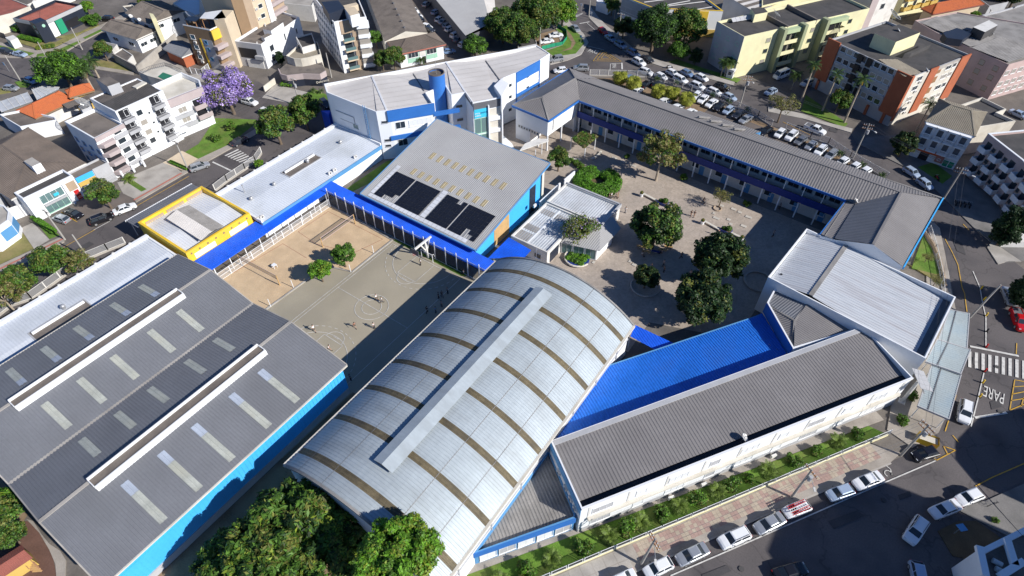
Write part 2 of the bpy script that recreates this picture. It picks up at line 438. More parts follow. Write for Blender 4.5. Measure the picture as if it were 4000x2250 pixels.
def balcony(root,A,B,t0,t1,z,d,m,rail=None,hh=1.0):
 mb = MB(); A,B = Vector(A[:2]),Vector(B[:2]); e = B - A; L = e.length; k = .1 / L
 wall_box(mb,A,B,t0,t1,z - .15,z,d,0)
 if rail is None:
  wall_box(mb,A,B,t0,t1,z,z + hh,.1,0,d - .1); wall_box(mb,A,B,t0,t0 + k,z,z + hh,d - .1,0); wall_box(mb,A,B,t1 - k,t1,z,z + hh,d - .1,0)
  return mb.build('balcony',[M[m]],root)
 b = mb.build('balcony',[M[m]],root); r = MB()
 for zz in (z + hh - .06,z + .12): wall_box(r,A,B,t0,t1,zz,zz + .06,.05,0,d - .06)
 n = max(3,int(L * (t1 - t0) / .28))
 for i in range(n + 1):
  t = t0 + (t1 - t0 - .03 / L) * i / n; wall_box(r,A,B,t,t + .03 / L,z,z + hh - .06,.03,0,d - .05)
 for t in (t0,t1 - k * .5): wall_box(r,A,B,t,t + k * .5,z + hh - .06,z + hh,d - .06,0)
 r.build('railing',[M[rail]],root)
 return b
def flat_building(name,label,cat,pts,z1,wallm,roofm,par=.7,t=.2,z0=0.0,capm=None,group=None):
 pts = ccw(pts); c = Vector((sum(p[0] for p in pts) / len(pts),sum(p[1] for p in pts) / len(pts),0))
 root = place(name,label,cat,(c.x,c.y,z0),group)
 root['_pts'] = [v for p in pts for v in p[:2]]
 mb = MB(); mb.prism(pts,z0,z1 - par,0,False); mb.ring(pts,inset(pts,t),z1 - par,z1,0); mb.build('wall',[M[wallm]],root)
 mb = MB(); mb.flat(inset(pts,t * .5),z1 - par + .003); mb.build('roof',[M[roofm]],root)
 if capm:
  mb = MB(); o = inset(pts,-.06); mb.ring(o,inset(pts,t + .06),z1 + .002,z1 + .1,0); mb.build('coping',[M[capm]],root)
 return root
def pts_of(root):
 a = list(root['_pts']); return [(a[i],a[i + 1]) for i in range(0,len(a),2)]
def ac_mesh():
 mb = MB(); mb.box(-.42,0,0,.42,.32,.6,0); mb.tube((-.08,.321,.3),(-.08,.34,.3),.22,.22,12,1); return meshonly(mb,'air_conditioner',[M['white_old'],M['grey_dark']])
def ac_unit(x,y,z,rz,label,parent=None):
 o = link('air_conditioner',piece('ac',ac_mesh),None,(x,y,z),rz)
 return tag(o,label,'air conditioner','outdoor air conditioner units')
def part_ac(root,A,B,t,z):
 A,B = Vector(A[:2]),Vector(B[:2]); d = B - A; n = Vector((d.y,-d.x)).normalized(); p = A + d * t; g = Vector(root['_org'])
 link('air_conditioner',piece('ac',ac_mesh),root,(p.x - g.x,p.y - g.y,z - g.z),math.atan2(n.y,n.x) - math.pi / 2)
def hip_roof(root,r4,z0,h,m,period=.5,amp=.05,over=.4,ridge_along=0,ridge_frac=None,fascia=None,ridgem=None):
 """hip roof on rectangle r4 (ccw), ridge along edge 0-1 direction (or 1-2); each slope one part"""
 p = [Vector((q[0],q[1],z0)) for q in inset(r4,-over)]
 if ridge_along: p = p[1:] + p[:1]
 L,W = (p[1] - p[0]).length,(p[2] - p[1]).length
 f = min(.5,W / 2 / L) if ridge_frac is None else ridge_frac
 u = p[1] - p[0]; md0 = (p[0] + p[3]) / 2; md1 = (p[1] + p[2]) / 2
 a = md0 + u * f + Vector((0,0,h)); b = md1 - u * f + Vector((0,0,h))
 v = p[3] - p[0]
 for pl,rb in (([p[0],p[1],b,a],v),([p[2],p[3],a,b],v),([p[1],p[2],b],u),([p[3],p[0],a],u)):
  if (len(pl) == 3 and f < .01): continue
  mb = MB(); mb.ribbed(pl,rb,period,amp); mb.build('roof',[M[m]],root)
 mb = MB()
 for s,e in ((a,b),(a,p[0]),(a,p[3]),(b,p[1]),(b,p[2])):
  if (e - s).length > .1 and not (f < .01 and e is not b): mb.bar(s + Vector((0,0,.04)),e + Vector((0,0,.04)),.35,.12)
 if mb.f: mb.build('ridge_cap',[M[ridgem or m]],root)
 mb = MB(); q = [tuple(x) for x in p]; mb.prism([x[:2] for x in q],z0 - .35,z0 - .02,0,None,True); mb.build('eaves',[M[fascia or 'white_old']],root)
 return a,b
def gable_walls(mb,r4,z0,h,mi=0):
 p = r4; m0 = ((p[0][0] + p[3][0]) / 2,(p[0][1] + p[3][1]) / 2); m1 = ((p[1][0] + p[2][0]) / 2,(p[1][1] + p[2][1]) / 2)
 mb.poly([(*p[3],z0),(*p[0],z0),(*m0,z0 + h)],mi); mb.poly([(*p[1],z0),(*p[2],z0),(*m1,z0 + h)],mi)
def text(s,size,loc,rot,m,root,ext=.02,align='CENTER',name='lettering',sx=1.0):
 cu = bpy.data.curves.new(name,'FONT'); cu.body = s; cu.size = size; cu.extrude = ext; cu.align_x = align
 o = bpy.data.objects.new(name,cu); col.objects.link(o); dg = bpy.context.evaluated_depsgraph_get()
 me = bpy.data.meshes.new_from_object(o.evaluated_get(dg)); bpy.data.objects.remove(o); bpy.data.curves.remove(cu)
 me.materials.clear(); me.materials.append(M[m])
 g = Vector(root.get('_org',(0,0,0))) if root else Vector((0,0,0))
 o = link(name,me,root,Vector(loc) - g); o.rotation_euler = rot; o.scale = (sx,1,1)
 return o
# ================================================================ SETTING: ground, streets, pavements
_z = [0.0]; _zs = [0.0]; TOP = 0.0
def ground_patch(name,m,pts,h=None):
 pts = PL(pts) if isinstance(pts,str) else pts
 mb = MB()
 global TOP
 if h is None: _z[0] += .002; mb.flat(pts,_z[0])
 else: _zs[0] += .0006; TOP = h + .05 + _zs[0]; mb.prism(pts,0,TOP,0)
 o = mb.build(name,[gmat(m)]); o['kind'] = 'structure'; return o
def stripes(name,m,segs,wd=.13,z=None):
 """painted lines; segs = list of ((x,y),(x,y))"""
 mb = MB(); _z[0] += .0012; z = _z[0] if z is None else z
 for a,b in segs:
  a,b = Vector(a[:2]),Vector(b[:2]); d = (b - a).normalized(); n = Vector((-d.y,d.x)) * wd / 2
  mb.poly([(*(a - n),z),(*(b - n),z),(*(b + n),z),(*(a + n),z)])
 o = mb.build(name,[M[m]]); o['kind'] = 'structure'; return o
def chain(pts): return list(zip(pts[:-1],pts[1:]))
mb = MB(); mb.flat([(-900,-500),(700,-500),(700,1200),(-900,1200)],0)
mb.build('ground',[M['ground']])['kind'] = 'structure'
ground_patch('road','asphalt',[(-124,-60),(-107.5,-60),(-107.5,78),(-113,84),(-122.8,89.1),(-128,74),(-124.4,63),(-124.2,49.5),(-124,38),(-123,22.9),(-124,10)])
ground_patch('road','asphalt',[(-190.6,65.5),(-177.3,69.8),(-164,77.5),(-146.1,87.5),(-128,85),(-122.8,89.3),(-113,84.2),(-124.4,63.2),(-128,73.8),(-150,70),(-186,56)])
ground_patch('road','asphalt',[(-122.8,89.15),(-113,84.1),(-107,80),(-93,101),(-84,128),(-70,141),(-73,142),(-66,150),(-85,150),(-86.5,141),(-102,118)])
ground_patch('road','asphalt','0,0 -500,620 0,585 250,587 370,577 520,582 700,507 820,432 1110,290 1180,345 1010,405 900,475 930,688 940,800 500,660 400,760 200,812 0,880 -500,950')
ground_patch('road','asphalt',PL('2,0 560,-60 600,240 700,330 765,430 690,550 560,607 385,655 385,775 780,764 1150,770 1360,778 2080,1012 2480,1188 | 3,0 20,1270 | 3,1 600,0 820,150 1190,355') +
   [(14.5,131),(17,127),(19.6,118.9),(22.5,108),(23.5,92),(25,83.5),(23,72),(21.6,67.8),(11.8,52.7),(-2.9,31.2),(-11,19),(-30,-8),(10,-8),(60,30),(75,75),(60,100)] +
   PL('3,1 2080,862 1700,482 1380,240 900,0 | 3,0 830,1340 350,1200 0,1130 | 2,0 2232,868 1990,812 1830,762 1560,702 1290,614 1100,502 960,362 870,282 780,190 780,-60'))
ground_patch('road','asphalt','2,0 2225,866 2500,800 | 3,0 0,740 200,650 330,700 440,900 300,1040 0,1130')
yard = [(-52,62),(-47,62),(-19.8,62),(-19.8,70),(-6,75),(-5,102),(-1,115),(-62,118),(-74,128),(-78,106),(-84,88),(-52.5,88)]
ground_patch('courtyard','paving',yard)
ground_patch('gallery_floor','concrete_dark',[(-62,115.3),(-0.5,112),(1,118),(-62,121)])
ground_patch('school_lot','dirt',[(-75,129),(-73,141),(-65,146.5),(-60,149),(-39,148.5),(-27.3,146),(-9.7,143),(4.6,136.4),(14,127),(-60,126)])
ground_patch('school_lot','asphalt_worn',[(-40,127),(-39.5,145),(-27.3,144.2),(-9.7,141.4),(2,135),(3,126)])
ground_patch('sports_court','court',[(-91,30),(-46,14),(-44,62),(-60,64.2),(-91,64)])
sand = [(-90.3,60.9),(-71.2,60.2),(-71.2,49.2),(-76.4,47.5),(-77,30),(-92,30)]
ground_patch('sand_court','sand',sand)
mb = MB()
for a,b in chain([sand[0],sand[1],sand[2],sand[3],sand[4]]): mb.bar((*a,.08),(*b,.08),.3,.2)
mb.build('sand_kerb',[M['concrete']])['kind'] = 'structure'
ground_patch('lawn','grass',[(-91,64.2),(-82.6,64.2),(-82.6,84),(-91,80)])
ground_patch('path','walk',[(-89.6,64.2),(-88,64.2),(-84.5,84),(-86,84)])
ground_patch('lawn','grass','1,1 1385,975 1400,960 2130,1300 2110,1335 2060,1330')
ground_patch('yard_floor','dirt',[(-52,-30),(-51.6,30),(-44,30),(-44,-30)])
ground_patch('yard_floor','dirt',[(-51,-30),(-19.5,-30),(-19.5,14),(-51,14)])
ground_patch('playground','dirt_red','0,3 -300,900 100,900 280,900 400,1010 520,1200 570,1449 560,1700 -300,1700')
ground_patch('shrub_bed','dirt','0,3 -300,330 10,480 280,830 240,900 -300,1000')
ground_patch('path','walk','0,3 270,880 340,900 420,1030 500,1130 610,1200 665,1290 660,1449 640,1700 540,1700 570,1449 560,1330 500,1190 400,1020',.1)
U,V_ = Vector((.5535,.8328)),Vector((.8328,-.5535))
F0 = Vector((-5.6,33.1))
def D(s,t): q = F0 + U * s + V_ * t; return (q.x,q.y)
ground_patch('garden_path','walk',[D(-22,-6),D(46,-3.8),D(46,-2.2),D(-22,-4.0)],.06)
ground_patch('lawn','grass',[D(-22,-4.0),D(43,-2.2),D(44.5,-.15),D(-22,-.15)],.09)
ground_patch('pavement','walk',[D(-24,.15),D(41,.15),D(44,3.0),D(41.5,3.6),D(20,3.3),D(-24,3.3)],.10)
PAVE = TOP
mb = MB(); mb.bar((*D(-24,3.42),.06),(*D(20,3.42),.06),.22,.16); mb.bar((*D(20,3.42),.06),(*D(41.5,3.7),.06),.22,.16)
mb.build('kerb',[M['concrete']])['kind'] = 'structure'
pv = bpy.data.objects.new('tiled_pavement',None); col.objects.link(pv); pv['kind'] = 'structure'
def tmesh(m):
 b = MB(); b.box(-.265,-.265,0,.265,.265,.018); return meshonly(b,'paving_tile',[M[m]])
tp,tc = tmesh('tile_pink'),tmesh('tile_cream')
za = math.atan2(U.y,U.x); ti = 0
for i in range(72):
 for j in range(4):
  if ti >= 288: break
  s = 1.5 + i * .55; t = .6 + j * .55
  pink = ((i // 2 + j // 2) % 2 == 0) ^ (random.random() < .12)
  q = D(s,t); o = link('paving_tile',tp if pink else tc,pv,(q[0],q[1],PAVE + random.uniform(-.002,.006)),za); ti += 1
mb = MB()
for i in range(16):
 for j in range(2):
  s = -24 + i * 1.6; t = .25 + j * 1.5
  if s + 1.5 > 1.2: continue
  a,b,c_,d_ = D(s,t),D(s + 1.54,t),D(s + 1.54,t + 1.44),D(s,t + 1.44)
  mb.prism([a,b,c_,d_],PAVE - .02,PAVE + .014 + random.uniform(0,.01))
o = mb.build('concrete_slabs',[M['concrete']]); o['kind'] = 'structure'
ground_patch('pavement','walk','0,1 -400,1560 0,1345 650,990 640,930 0,1225 -400,1420',.11)
ground_patch('pavement','walk','0,1 1370,592 1840,318 1960,250 2090,180 2350,35 2576,-90 2576,-150 2320,5 1990,160 1830,285 1350,555',.11)
ground_patch('forecourt','asphalt_worn','0,1 560,700 760,620 1250,480 1360,560 1375,592 700,1000 645,940')
ground_patch('forecourt','concrete','0,1 1180,390 1400,290 1640,190 1700,180 1825,285 1350,552 1240,500')
ground_patch('forecourt','beige','0,1 1640,190 1830,70 2000,155 1840,270')
ground_patch('driveway','concrete','0,1 205,850 330,795 500,965 345,1060')
ground_patch('lawn','grass_dry','0,1 -300,1050 0,890 205,860 340,1055 0,1215 -300,1340')
ground_patch('lawn','grass','0,1 340,760 380,740 600,920 500,960')
ground_patch('lawn','grass','0,1 1285,392 1350,375 1478,458 1425,482')
ground_patch('lawn','grass','0,0 2000,1449 2170,1190 2576,1205 | 1,0 20,1225 | 0,1 2310,8 2005,158 1860,85')
stripes('tactile_strip','red_strip',[(PL('0,1 0,1265')[0],PL('0,1 650,955')[0]),(PL('0,1 1350,572')[0],PL('0,1 1830,300')[0]),(PL('0,1 -300,1400')[0],PL('0,1 0,1265')[0])],.5,TOP + .015)
ground_patch('forecourt','concrete','1,0 60,985 190,850 520,930 400,1050')
ground_patch('lawn','grass','1,0 430,1040 520,930 600,900 720,960 720,1045 480,1060')
ground_patch('pavement','walk','0,0 -300,560 -300,470 0,430 370,508 560,488 720,398 1300,118 1420,60 1450,90 820,432 700,505 520,580 370,575 250,585 0,583',.1)
for s,m in (('0,0 185,430 390,498 560,470 720,395 690,360 560,430 200,400','grass_dry'),('0,0 365,572 380,548 560,518 690,458 800,412 815,428 690,500 520,575','grass'),
   ('0,0 835,385 1080,268 1100,285 860,398','grass'),('0,0 -200,420 0,460 350,540 300,566 0,515 -200,490','grass'),('0,0 560,380 800,330 980,240 1000,260 830,330 720,400','grass_dry'),
   ('0,0 150,830 240,812 320,830 280,880 200,880','grass'),('0,0 -100,900 80,890 110,930 0,950 -100,960','grass_dry')):
 ground_patch('lawn',m,s,.115)
ground_patch('lawn','grass_dry','0,0 930,590 1150,630 1385,685 1350,725 940,660')
ground_patch('pavement','walk','0,0 930,662 1350,728 1345,760 925,692',.1)
ground_patch('yard_floor','concrete','0,0 1380,690 1600,590 1830,660 1900,760 2200,700 2310,790 2200,860 1900,800 1500,760')
ground_patch('pavement','concrete','2,0 440,290 560,200 600,245 715,335 770,430 695,552 560,610 385,655 385,560 300,520 500,460',.12)
ground_patch('lawn','grass','2,0 440,300 545,260 690,360 730,440 640,545 430,575 330,520 510,460 550,400',.135)
ground_patch('dirt_track','dirt','2,0 545,300 600,360 640,440 600,500 480,530 590,480 600,430 560,370',.137)
ground_patch('car_park','asphalt_worn','1,0 1480,0 1640,0 1760,0 2110,370 2130,560 1900,620 1890,460 1710,320')
ground_patch('car_park','dirt','2,0 60,480 250,350 440,300 545,400 500,455 280,480')
ground_patch('pavement','concrete','2,0 1240,590 1560,690 1990,800 2230,866 2240,830 2000,760 1580,640 1300,560',.12)
ground_patch('lawn','grass','2,0 1580,625 2000,745 2260,835 2300,800 1950,700 1650,600',.13)
ground_patch('pavement','concrete','2,0 780,60 870,180 960,270 1100,380 1290,560 1290,612 1100,500 960,360 870,280 780,190',.12)
ground_patch('pavement','concrete','3,0 0,1080 350,1150 560,1230 850,1300 835,1340 350,1198 0,1128',.12)
ground_patch('lawn','grass','3,0 380,960 800,1250 760,1285 330,1120',.1)
ground_patch('pavement','concrete_dark','3,1 900,0 1380,240 1700,482 2080,862 2250,1000 2330,1200 2576,1180 2576,800 2200,500 1700,100 1400,-100 1000,-60',.12)
ground_patch('pavement','concrete','3,1 2200,1045 2250,990 2545,1190 2420,1185 2310,1215',.125)
ground_patch('lawn','grass','3,1 1500,240 1660,190 1850,330 1750,410',.13)
ground_patch('pavement','walk',[(15,128.5),(17.3,126.5),(19.4,118.9),(21.8,109.5),(24.5,100),(25.6,92),(26.2,84),(25.2,75),(22.5,70),(18.8,71),(18,80),(19.5,98),(17.3,112),(14,126)],.11)
ground_patch('lawn','grass','3,1 1560,930 1640,1060 1720,1330 1560,1290 1440,1260 1500,1090',.2)
ground_patch('lawn','grass_dry','3,1 1400,1215 1500,1270 1720,1320 1760,1440 1600,1340',.19)
ground_patch('pavement','concrete_dark','3,3 1880,780 2200,690 2576,520 2576,1000 2400,1050 2050,870',.12)
ground_patch('shade_dark_lawn','hedge_soil','3,3 1700,1000 1900,900 2080,900 2350,1080 2100,1300 1850,1250',.1)  # corner lawn in deep shade, the shade put in as dark soil colour
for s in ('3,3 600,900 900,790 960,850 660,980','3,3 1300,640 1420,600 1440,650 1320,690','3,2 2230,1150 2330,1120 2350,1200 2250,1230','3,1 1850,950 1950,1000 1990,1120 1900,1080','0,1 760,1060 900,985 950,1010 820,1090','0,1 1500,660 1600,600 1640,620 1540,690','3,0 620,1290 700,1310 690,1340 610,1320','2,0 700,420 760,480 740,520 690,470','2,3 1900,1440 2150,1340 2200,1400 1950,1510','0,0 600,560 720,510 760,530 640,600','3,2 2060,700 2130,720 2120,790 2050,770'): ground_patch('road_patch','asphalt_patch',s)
mb = MB()
for c,r,x,y in ((3,3,1160,690),(2,3,2300,1380),(3,2,2330,1250),(3,1,1900,900),(0,1,1300,760),(1,0,330,1130),(2,0,880,560),(3,0,700,1300),(0,0,300,700),(3,2,2300,800)):
 p = P(c,r,x,y); mb.tube((p.x,p.y,.05),(p.x,p.y,.13),.35,.35,12)
o = mb.build('manhole_cover',[M['slab_dark']]); o['kind'] = 'structure'
def L2(s): q = PL(s); return (q[0],q[1])
cx,cy = -61.9,44.8; X0,X1,Y0,Y1 = -70.4,-53.4,30.2,59.4
segs = [((X0,Y0),(X0,Y1)),((X1,Y0),(X1,Y1)),((X0,Y1),(X1,Y1)),((X0,Y0),(X1,Y0)),((X0,cy),(X1,cy)),((X0 - .6,Y0),(X0 - .6,Y1))]
def arc(x,y,r,a0,a1,n=28,dash=False):
 p = [(x + r * math.cos(a0 + (a1 - a0) * i / n),y + r * math.sin(a0 + (a1 - a0) * i / n)) for i in range(n + 1)]
 c = chain(p); return c[::2] if dash else c
segs += arc(cx,cy,3.0,0,6.284) + arc(cx,cy,1.75,0,6.284)
for yy,s in ((Y0,1),(Y1,-1)):
 a0,a1 = (0,math.pi) if s > 0 else (math.pi,2 * math.pi)
 segs += arc(cx,yy,6.2,a0,a1) + arc(cx,yy,7.6,a0,a1,40,True) + arc(cx - .0,yy + s * 5.4,1.8,a0,a1)
 segs += [((cx - 2.2,yy),(cx - 2.2,yy + s * 5.4)),((cx + 2.2,yy),(cx + 2.2,yy + s * 5.4)),((cx - 2.2,yy + s * 5.4),(cx + 2.2,yy + s * 5.4)),((cx - .6,yy + s * 6),(cx + .6,yy + s * 6))]
stripes('court_lines','mark',segs,.09)
mb = MB()
for q in (PL('1,1 725,680 1275,960 980,1100 | 1,1 600,1005 425,885 725,680'),PL('1,1 270,1005 -230,1300'),PL('1,1 270,1005 510,1150')):
 for a,b in chain(q): mb.bar((*a,.03),(*b,.03),.06,.02)
o = mb.build('court_tape',[M['tile_red']]); o['kind'] = 'structure'
def zebra(quad_s,n,name='crosswalk'):
 """quad corners a,b (start ends) c,d (finish ends): n stripes"""
 a,b,c_,d_ = [Vector(p) for p in PL(quad_s)]; _z[0] += .002; z = _z[0]
 root = bpy.data.objects.new(name,None); col.objects.link(root); root['kind'] = 'structure'
 for i in range(n):
  t0,t1 = (i + .02) / n,(i + .5) / n
  p = [a.lerp(d_,t0),b.lerp(c_,t0),b.lerp(c_,t1),a.lerp(d_,t1)]
  m_ = MB(); m_.prism([tuple(q) for q in p],z - .001,z + .004); m_.build('stripe',[M['mark']],root)
zebra('3,2 2010,640 2010,800 2760,960 2760,770',11)
zebra('0,1 2260,120 2395,55 2576,170 2455,210',7)
zebra('0,1 -60,1400 200,1260 290,1300 30,1440',4)
zebra('2,0 600,170 720,130 690,160 620,190',3)
stripes('stop_line','mark',[L2('3,2 2030,592 2520,690'),L2('3,2 2080,1310 2400,1260'),L2('0,1 2140,185 2340,280'),L2('2,0 780,222 680,240'),L2('2,0 1105,635 1108,700')],.4)
stripes('road_line','mark',chain(PL('3,1 2060,1285 2130,1448 | 3,2 2155,150 2190,300 2190,590')) + chain(PL('3,2 2170,860 2110,1120 2040,1400')) + chain(PL('3,3 1680,295 1130,530 0,1025 | 2,3 1590,1449'))
  + chain(PL('3,1 1625,820 1690,930 1760,1100 1810,1290 1835,1449')) + chain(PL('2,0 700,335 765,425 700,545 560,605 390,640')) + [L2('2,0 755,465 925,505'),L2('2,0 755,235 830,300'),L2('2,0 1840,795 1960,825'),L2('0,1 945,870 1110,780'),L2('2,0 990,645 985,720'),L2('2,0 990,645 1110,640')],.16)
stripes('road_line','mark_yellow',chain(PL('3,1 1640,790 1690,830')) + chain(PL('3,1 1960,810 2020,870')) + chain(PL('3,1 1780,960 1850,1090 1910,1220 1950,1448 | 3,2 1975,60 2000,245')) + chain(PL('3,2 1890,1080 1870,1150')) + chain(PL('3,2 1815,1340 1780,1448'))
  + chain(PL('3,2 2480,930 2430,1235')) + [L2('3,2 2480,930 2640,960'),L2('3,2 2470,1000 2620,990'),L2('3,2 2450,1075 2620,1040'),L2('3,2 2440,1140 2620,1110'),L2('3,2 2430,1235 2640,1150'),L2('3,2 2570,1110 2545,1200')]
  + chain(PL('3,3 1650,265 1690,290 1880,190 1760,150')) + [L2('3,3 1760,150 1800,230'),L2('3,3 1850,40 1910,110'),L2('0,1 640,1045 960,865'),L2('0,1 1250,700 1900,330'),L2('0,1 620,690 780,790'),L2('3,0 150,1230 420,1360'),L2('3,2 2500,560 2495,670'),L2('3,3 2080,550 2250,460'),L2('3,3 2250,460 2620,300')],.14)
tri = PL('2,0 905,505 1100,620 815,615'); segs = chain(tri + tri[:1])
cen = Vector((sum(p[0] for p in tri) / 3,sum(p[1] for p in tri) / 3))
for k in (.33,.62): q = [tuple(Vector(p).lerp(cen,k)) for p in tri]; segs += chain(q + q[:1])
stripes('junction_hatching','mark_yellow',segs,.14)
def road_text(s,p0,p1,hgt,name='road_lettering'):
 """p0, p1 baseline ends (px strings)"""
 a,b = [Vector(p) for p in PL(p0 + ' ' + p1)]; d = b - a; _z[0] += .002
 o = text(s,hgt,(a.x,a.y,_z[0]),(0,0,math.atan2(d.y,d.x)),'mark',None,.002,'LEFT',name); w_ = o.dimensions.x or 1
 bpy.context.view_layer.update(); o.scale = (d.length / max(o.dimensions.x,.1),1,1); o['kind'] = 'structure'
road_text('PARE','3,2 2385,1075','2180,990',3.4)
road_text('PARE','2,0 755,525','850,545',3.0)
road_text('PARE','2,0 1050,690','1045,645',1.6)
mb = MB()   # wheelchair bay symbol
c0 = P(3,3,1205,425); s = []
for i in range(10): t = i * 5.2 / 10; s.append((c0.x + .5 * math.cos(t),c0.y + .5 * math.sin(t)))
stripes('bay_symbol','mark',chain(s) + [(s[0],(c0.x + .1,c0.y + .9)),((c0.x + .1,c0.y + .9),(c0.x - .5,c0.y + 1.1))],.12)
# ================================================================ SCHOOL
YARD = .0
def sheet(root,name,poly3,rib,m,period=.5,amp=.06):
 mb = MB(); mb.ribbed(poly3,rib,period,amp); return mb.build(name,[M[m]],root)
def plain_box(root,name,m,*a):
 mb = MB(); mb.box(*a); return mb.build(name,[M[m]],root)
# ---- sports hall with the arched roof
HX0,HX1,HY0,HY1,HE,HA = -45.5,-19.6,13.9,61.0,8.0,12.6
hall = place('sports_hall','long sports hall under a pale blue arched metal roof with brown translucent strips','sports hall',(-32.5,37.5,0))
hc,hw = (HX0 + HX1) / 2,(HX1 - HX0) / 2
hr = (hw * hw + (HA - HE) ** 2) / (2 * (HA - HE)); hz = HA - hr; hth = math.asin(hw / hr)
def arch(f,y,dr=0.0):
 t = -hth + 2 * hth * f; return (hc + (hr + dr) * math.sin(t),y,hz + (hr + dr) * math.cos(t))
NA = 26
mb = MB()
mb.box(HX0 + .35,HY0 + .3,0,HX1 - .35,HY1 - .3,HE - .05)
for y in (HY0 + .3,HY1 - .3):
 for i in range(NA):
  a,b = arch(i / NA,y,-.15),arch((i + 1) / NA,y,-.15)
  mb.poly([(a[0],y,HE - .06),(b[0],y,HE - .06),b,a])
mb.build('wall',[M['white']],hall)
strips = [57.4,52.1,46.6,40.5,34.4,28.8,22.9,16.6]
SW = .95
def arch_sheet(y0,y1,f0,f1,dr,m,name,thick=True,ribs=True):
 mb = MB(); n = max(4,int(NA * (f1 - f0)))
 ys = []
 if ribs:
  k = max(2,int((y1 - y0) / .42)); st = (y1 - y0) / k
  for j in range(k): ys += [(y0 + j * st,0),(y0 + (j + .45) * st,0),(y0 + (j + .55) * st,.045),(y0 + (j + .9) * st,.045)]
  ys.append((y1,0))
 else: ys = [(y0,0),(y1,0)]
 b = len(mb.v)
 for (y,h) in ys:
  for i in range(n + 1): mb.v.append(arch(f0 + (f1 - f0) * i / n,y,dr + h))
 for j in range(len(ys) - 1):
  for i in range(n):
   q = b + j * (n + 1) + i; mb.f.append((q,q + n + 1,q + n + 2,q + 1)); mb.m.append(0)
 return mb.build(name,[M[m]],hall,smooth=False)
edges = [HY1] + [v for s in strips for v in (s + SW / 2,s - SW / 2)] + [HY0]
for k in range(0,len(edges),2): arch_sheet(edges[k + 1],edges[k],0,1,0,'gym_sheet','roof_sheet')
for s in strips: arch_sheet(s - SW / 2,s + SW / 2,0,1,-.02,'gym_strip','translucent_strip')
mb = MB()
for f in (.14,.32,.7,.86):
 a0 = arch(f - .0012,HY0 + .02,.05); a1 = arch(f + .0012,HY0 + .02,.05)
 mb.poly([a0,(a0[0],HY1 - .02,a0[2]),(a1[0],HY1 - .02,a1[2]),a1])
mb.build('lap_joint',[M['fibro_grey']],hall)
for x,s in ((HX0,-1),(HX1,1)):
 plain_box(hall,'gutter','offwhite',min(x,x + s * .35),HY0,HE - .28,max(x,x + s * .35),HY1,HE + .04)
for y in (HY0 - .12,HY1 - .1):
 mb = MB()
 for i in range(NA):
  a,b = Vector(arch(i / NA,y,.02)),Vector(arch((i + 1) / NA,y,.02)); mb.bar(a + Vector((0,.1,0)),b + Vector((0,.1,0)),.3,.35,0,(0,0,1))
 mb.build('verge_trim',[M['fibro_grey']],hall)
mb = MB()   # ridge monitor: long box with a pitched cap
mb.box(-33.7,19.9,HA - .5,-31.5,54.9,13.1)
mb.poly([(-34.1,19.6,13.1),(-32.7,19.6,13.55),(-32.7,55.1,13.55),(-34.1,55.1,13.1)],1)
mb.poly([(-32.7,19.6,13.55),(-31.1,19.6,13.05),(-31.1,55.1,13.05),(-32.7,55.1,13.55)],1)
for y in (19.6,55.1): mb.poly([(-34.1,y,13.1),(-31.1,y,13.05),(-32.7,y,13.55)],2)
mb.build('ridge_vent',[M['metal_dark'],M['gym_sheet'],M['grey_dark']],hall)
for y in (15.8,18.9,22.2,25.6,28.9,32.2,35.5,38.8,42.1,45.4,48.7,52.0,55.3,58.6):
 window(hall,(HX1 - .35,y),(1,0),6.2,1.4,.7,'frame','curtain')
for y in (17.3,23.9,30.5,37.1,43.7,50.3,56.9):
 plain_box(hall,'downpipe','grey_wall',HX1 - .35,y - .08,3.5,HX1 - .17,y + .08,HE - .3)
mb = MB(); mb.box(HX1 - .34,HY0 + .3,4.6,HX1 - .2,HY1 - .3,4.85); mb.build('wall_band',[M['grey_wall']],hall)
# ---- twin gabled shed
SX = [-93.6,-83,-73,-63,-51.4]; SY0,SY1,SE,SR = -7.8,30.3,7.0,9.1
shed = place('twin_gabled_shed','huge dark grey shed with two ridges and rows of pale roof skylights','shed',(-72,11,0))
mb = MB(); xs,ys = (SX[0] + .5,SX[4] - .6),(SY0 + .6,SY1 - .6)
mb.prism([(xs[0],ys[0]),(xs[1],ys[0]),(xs[1],ys[1]),(xs[0],ys[1])],0,SE - .15,0,False)
for y in ys:
 for a,b,c_ in ((SX[0] + .5,SX[1],SX[2]),(SX[2],SX[3],SX[4] - .6)): mb.poly([(a,y,SE - .15),(c_,y,SE - .15),(b,y,SR - .1)])
mb.build('wall',[M['sky_blue']],shed)
mb = MB(); mb.box(SX[4] - .6,SY0 + .6,0,SX[4] - .45,SY1 - .6,1.3); mb.build('plinth',[M['grey_wall']],shed)
mb = MB(); mb.box(SX[4] - .6,SY0 + .62,5.2,SX[4] - .5,SY1 - .62,5.35); mb.build('wall_band',[M['sky_blue']],shed)
mb = MB()
for i in range(62): y = SY0 + .8 + i * .6; mb.box(SX[4] - .6,y,1.4,SX[4] - .52,y + .12,SE - .2)
mb.build('cladding_rib',[M['sky_blue']],shed)['kind'] = 'stuff'
for a,b,za,zb in ((0,1,SE,SR),(1,2,SR,SE),(2,3,SE,SR),(3,4,SR,SE)):
 sheet(shed,'roof',[(SX[a],SY0,za),(SX[b],SY0,zb),(SX[b],SY1,zb),(SX[a],SY1,za)],(SX[b] - SX[a],0,zb - za),'roof_shed',.42,.05)
mb = MB()
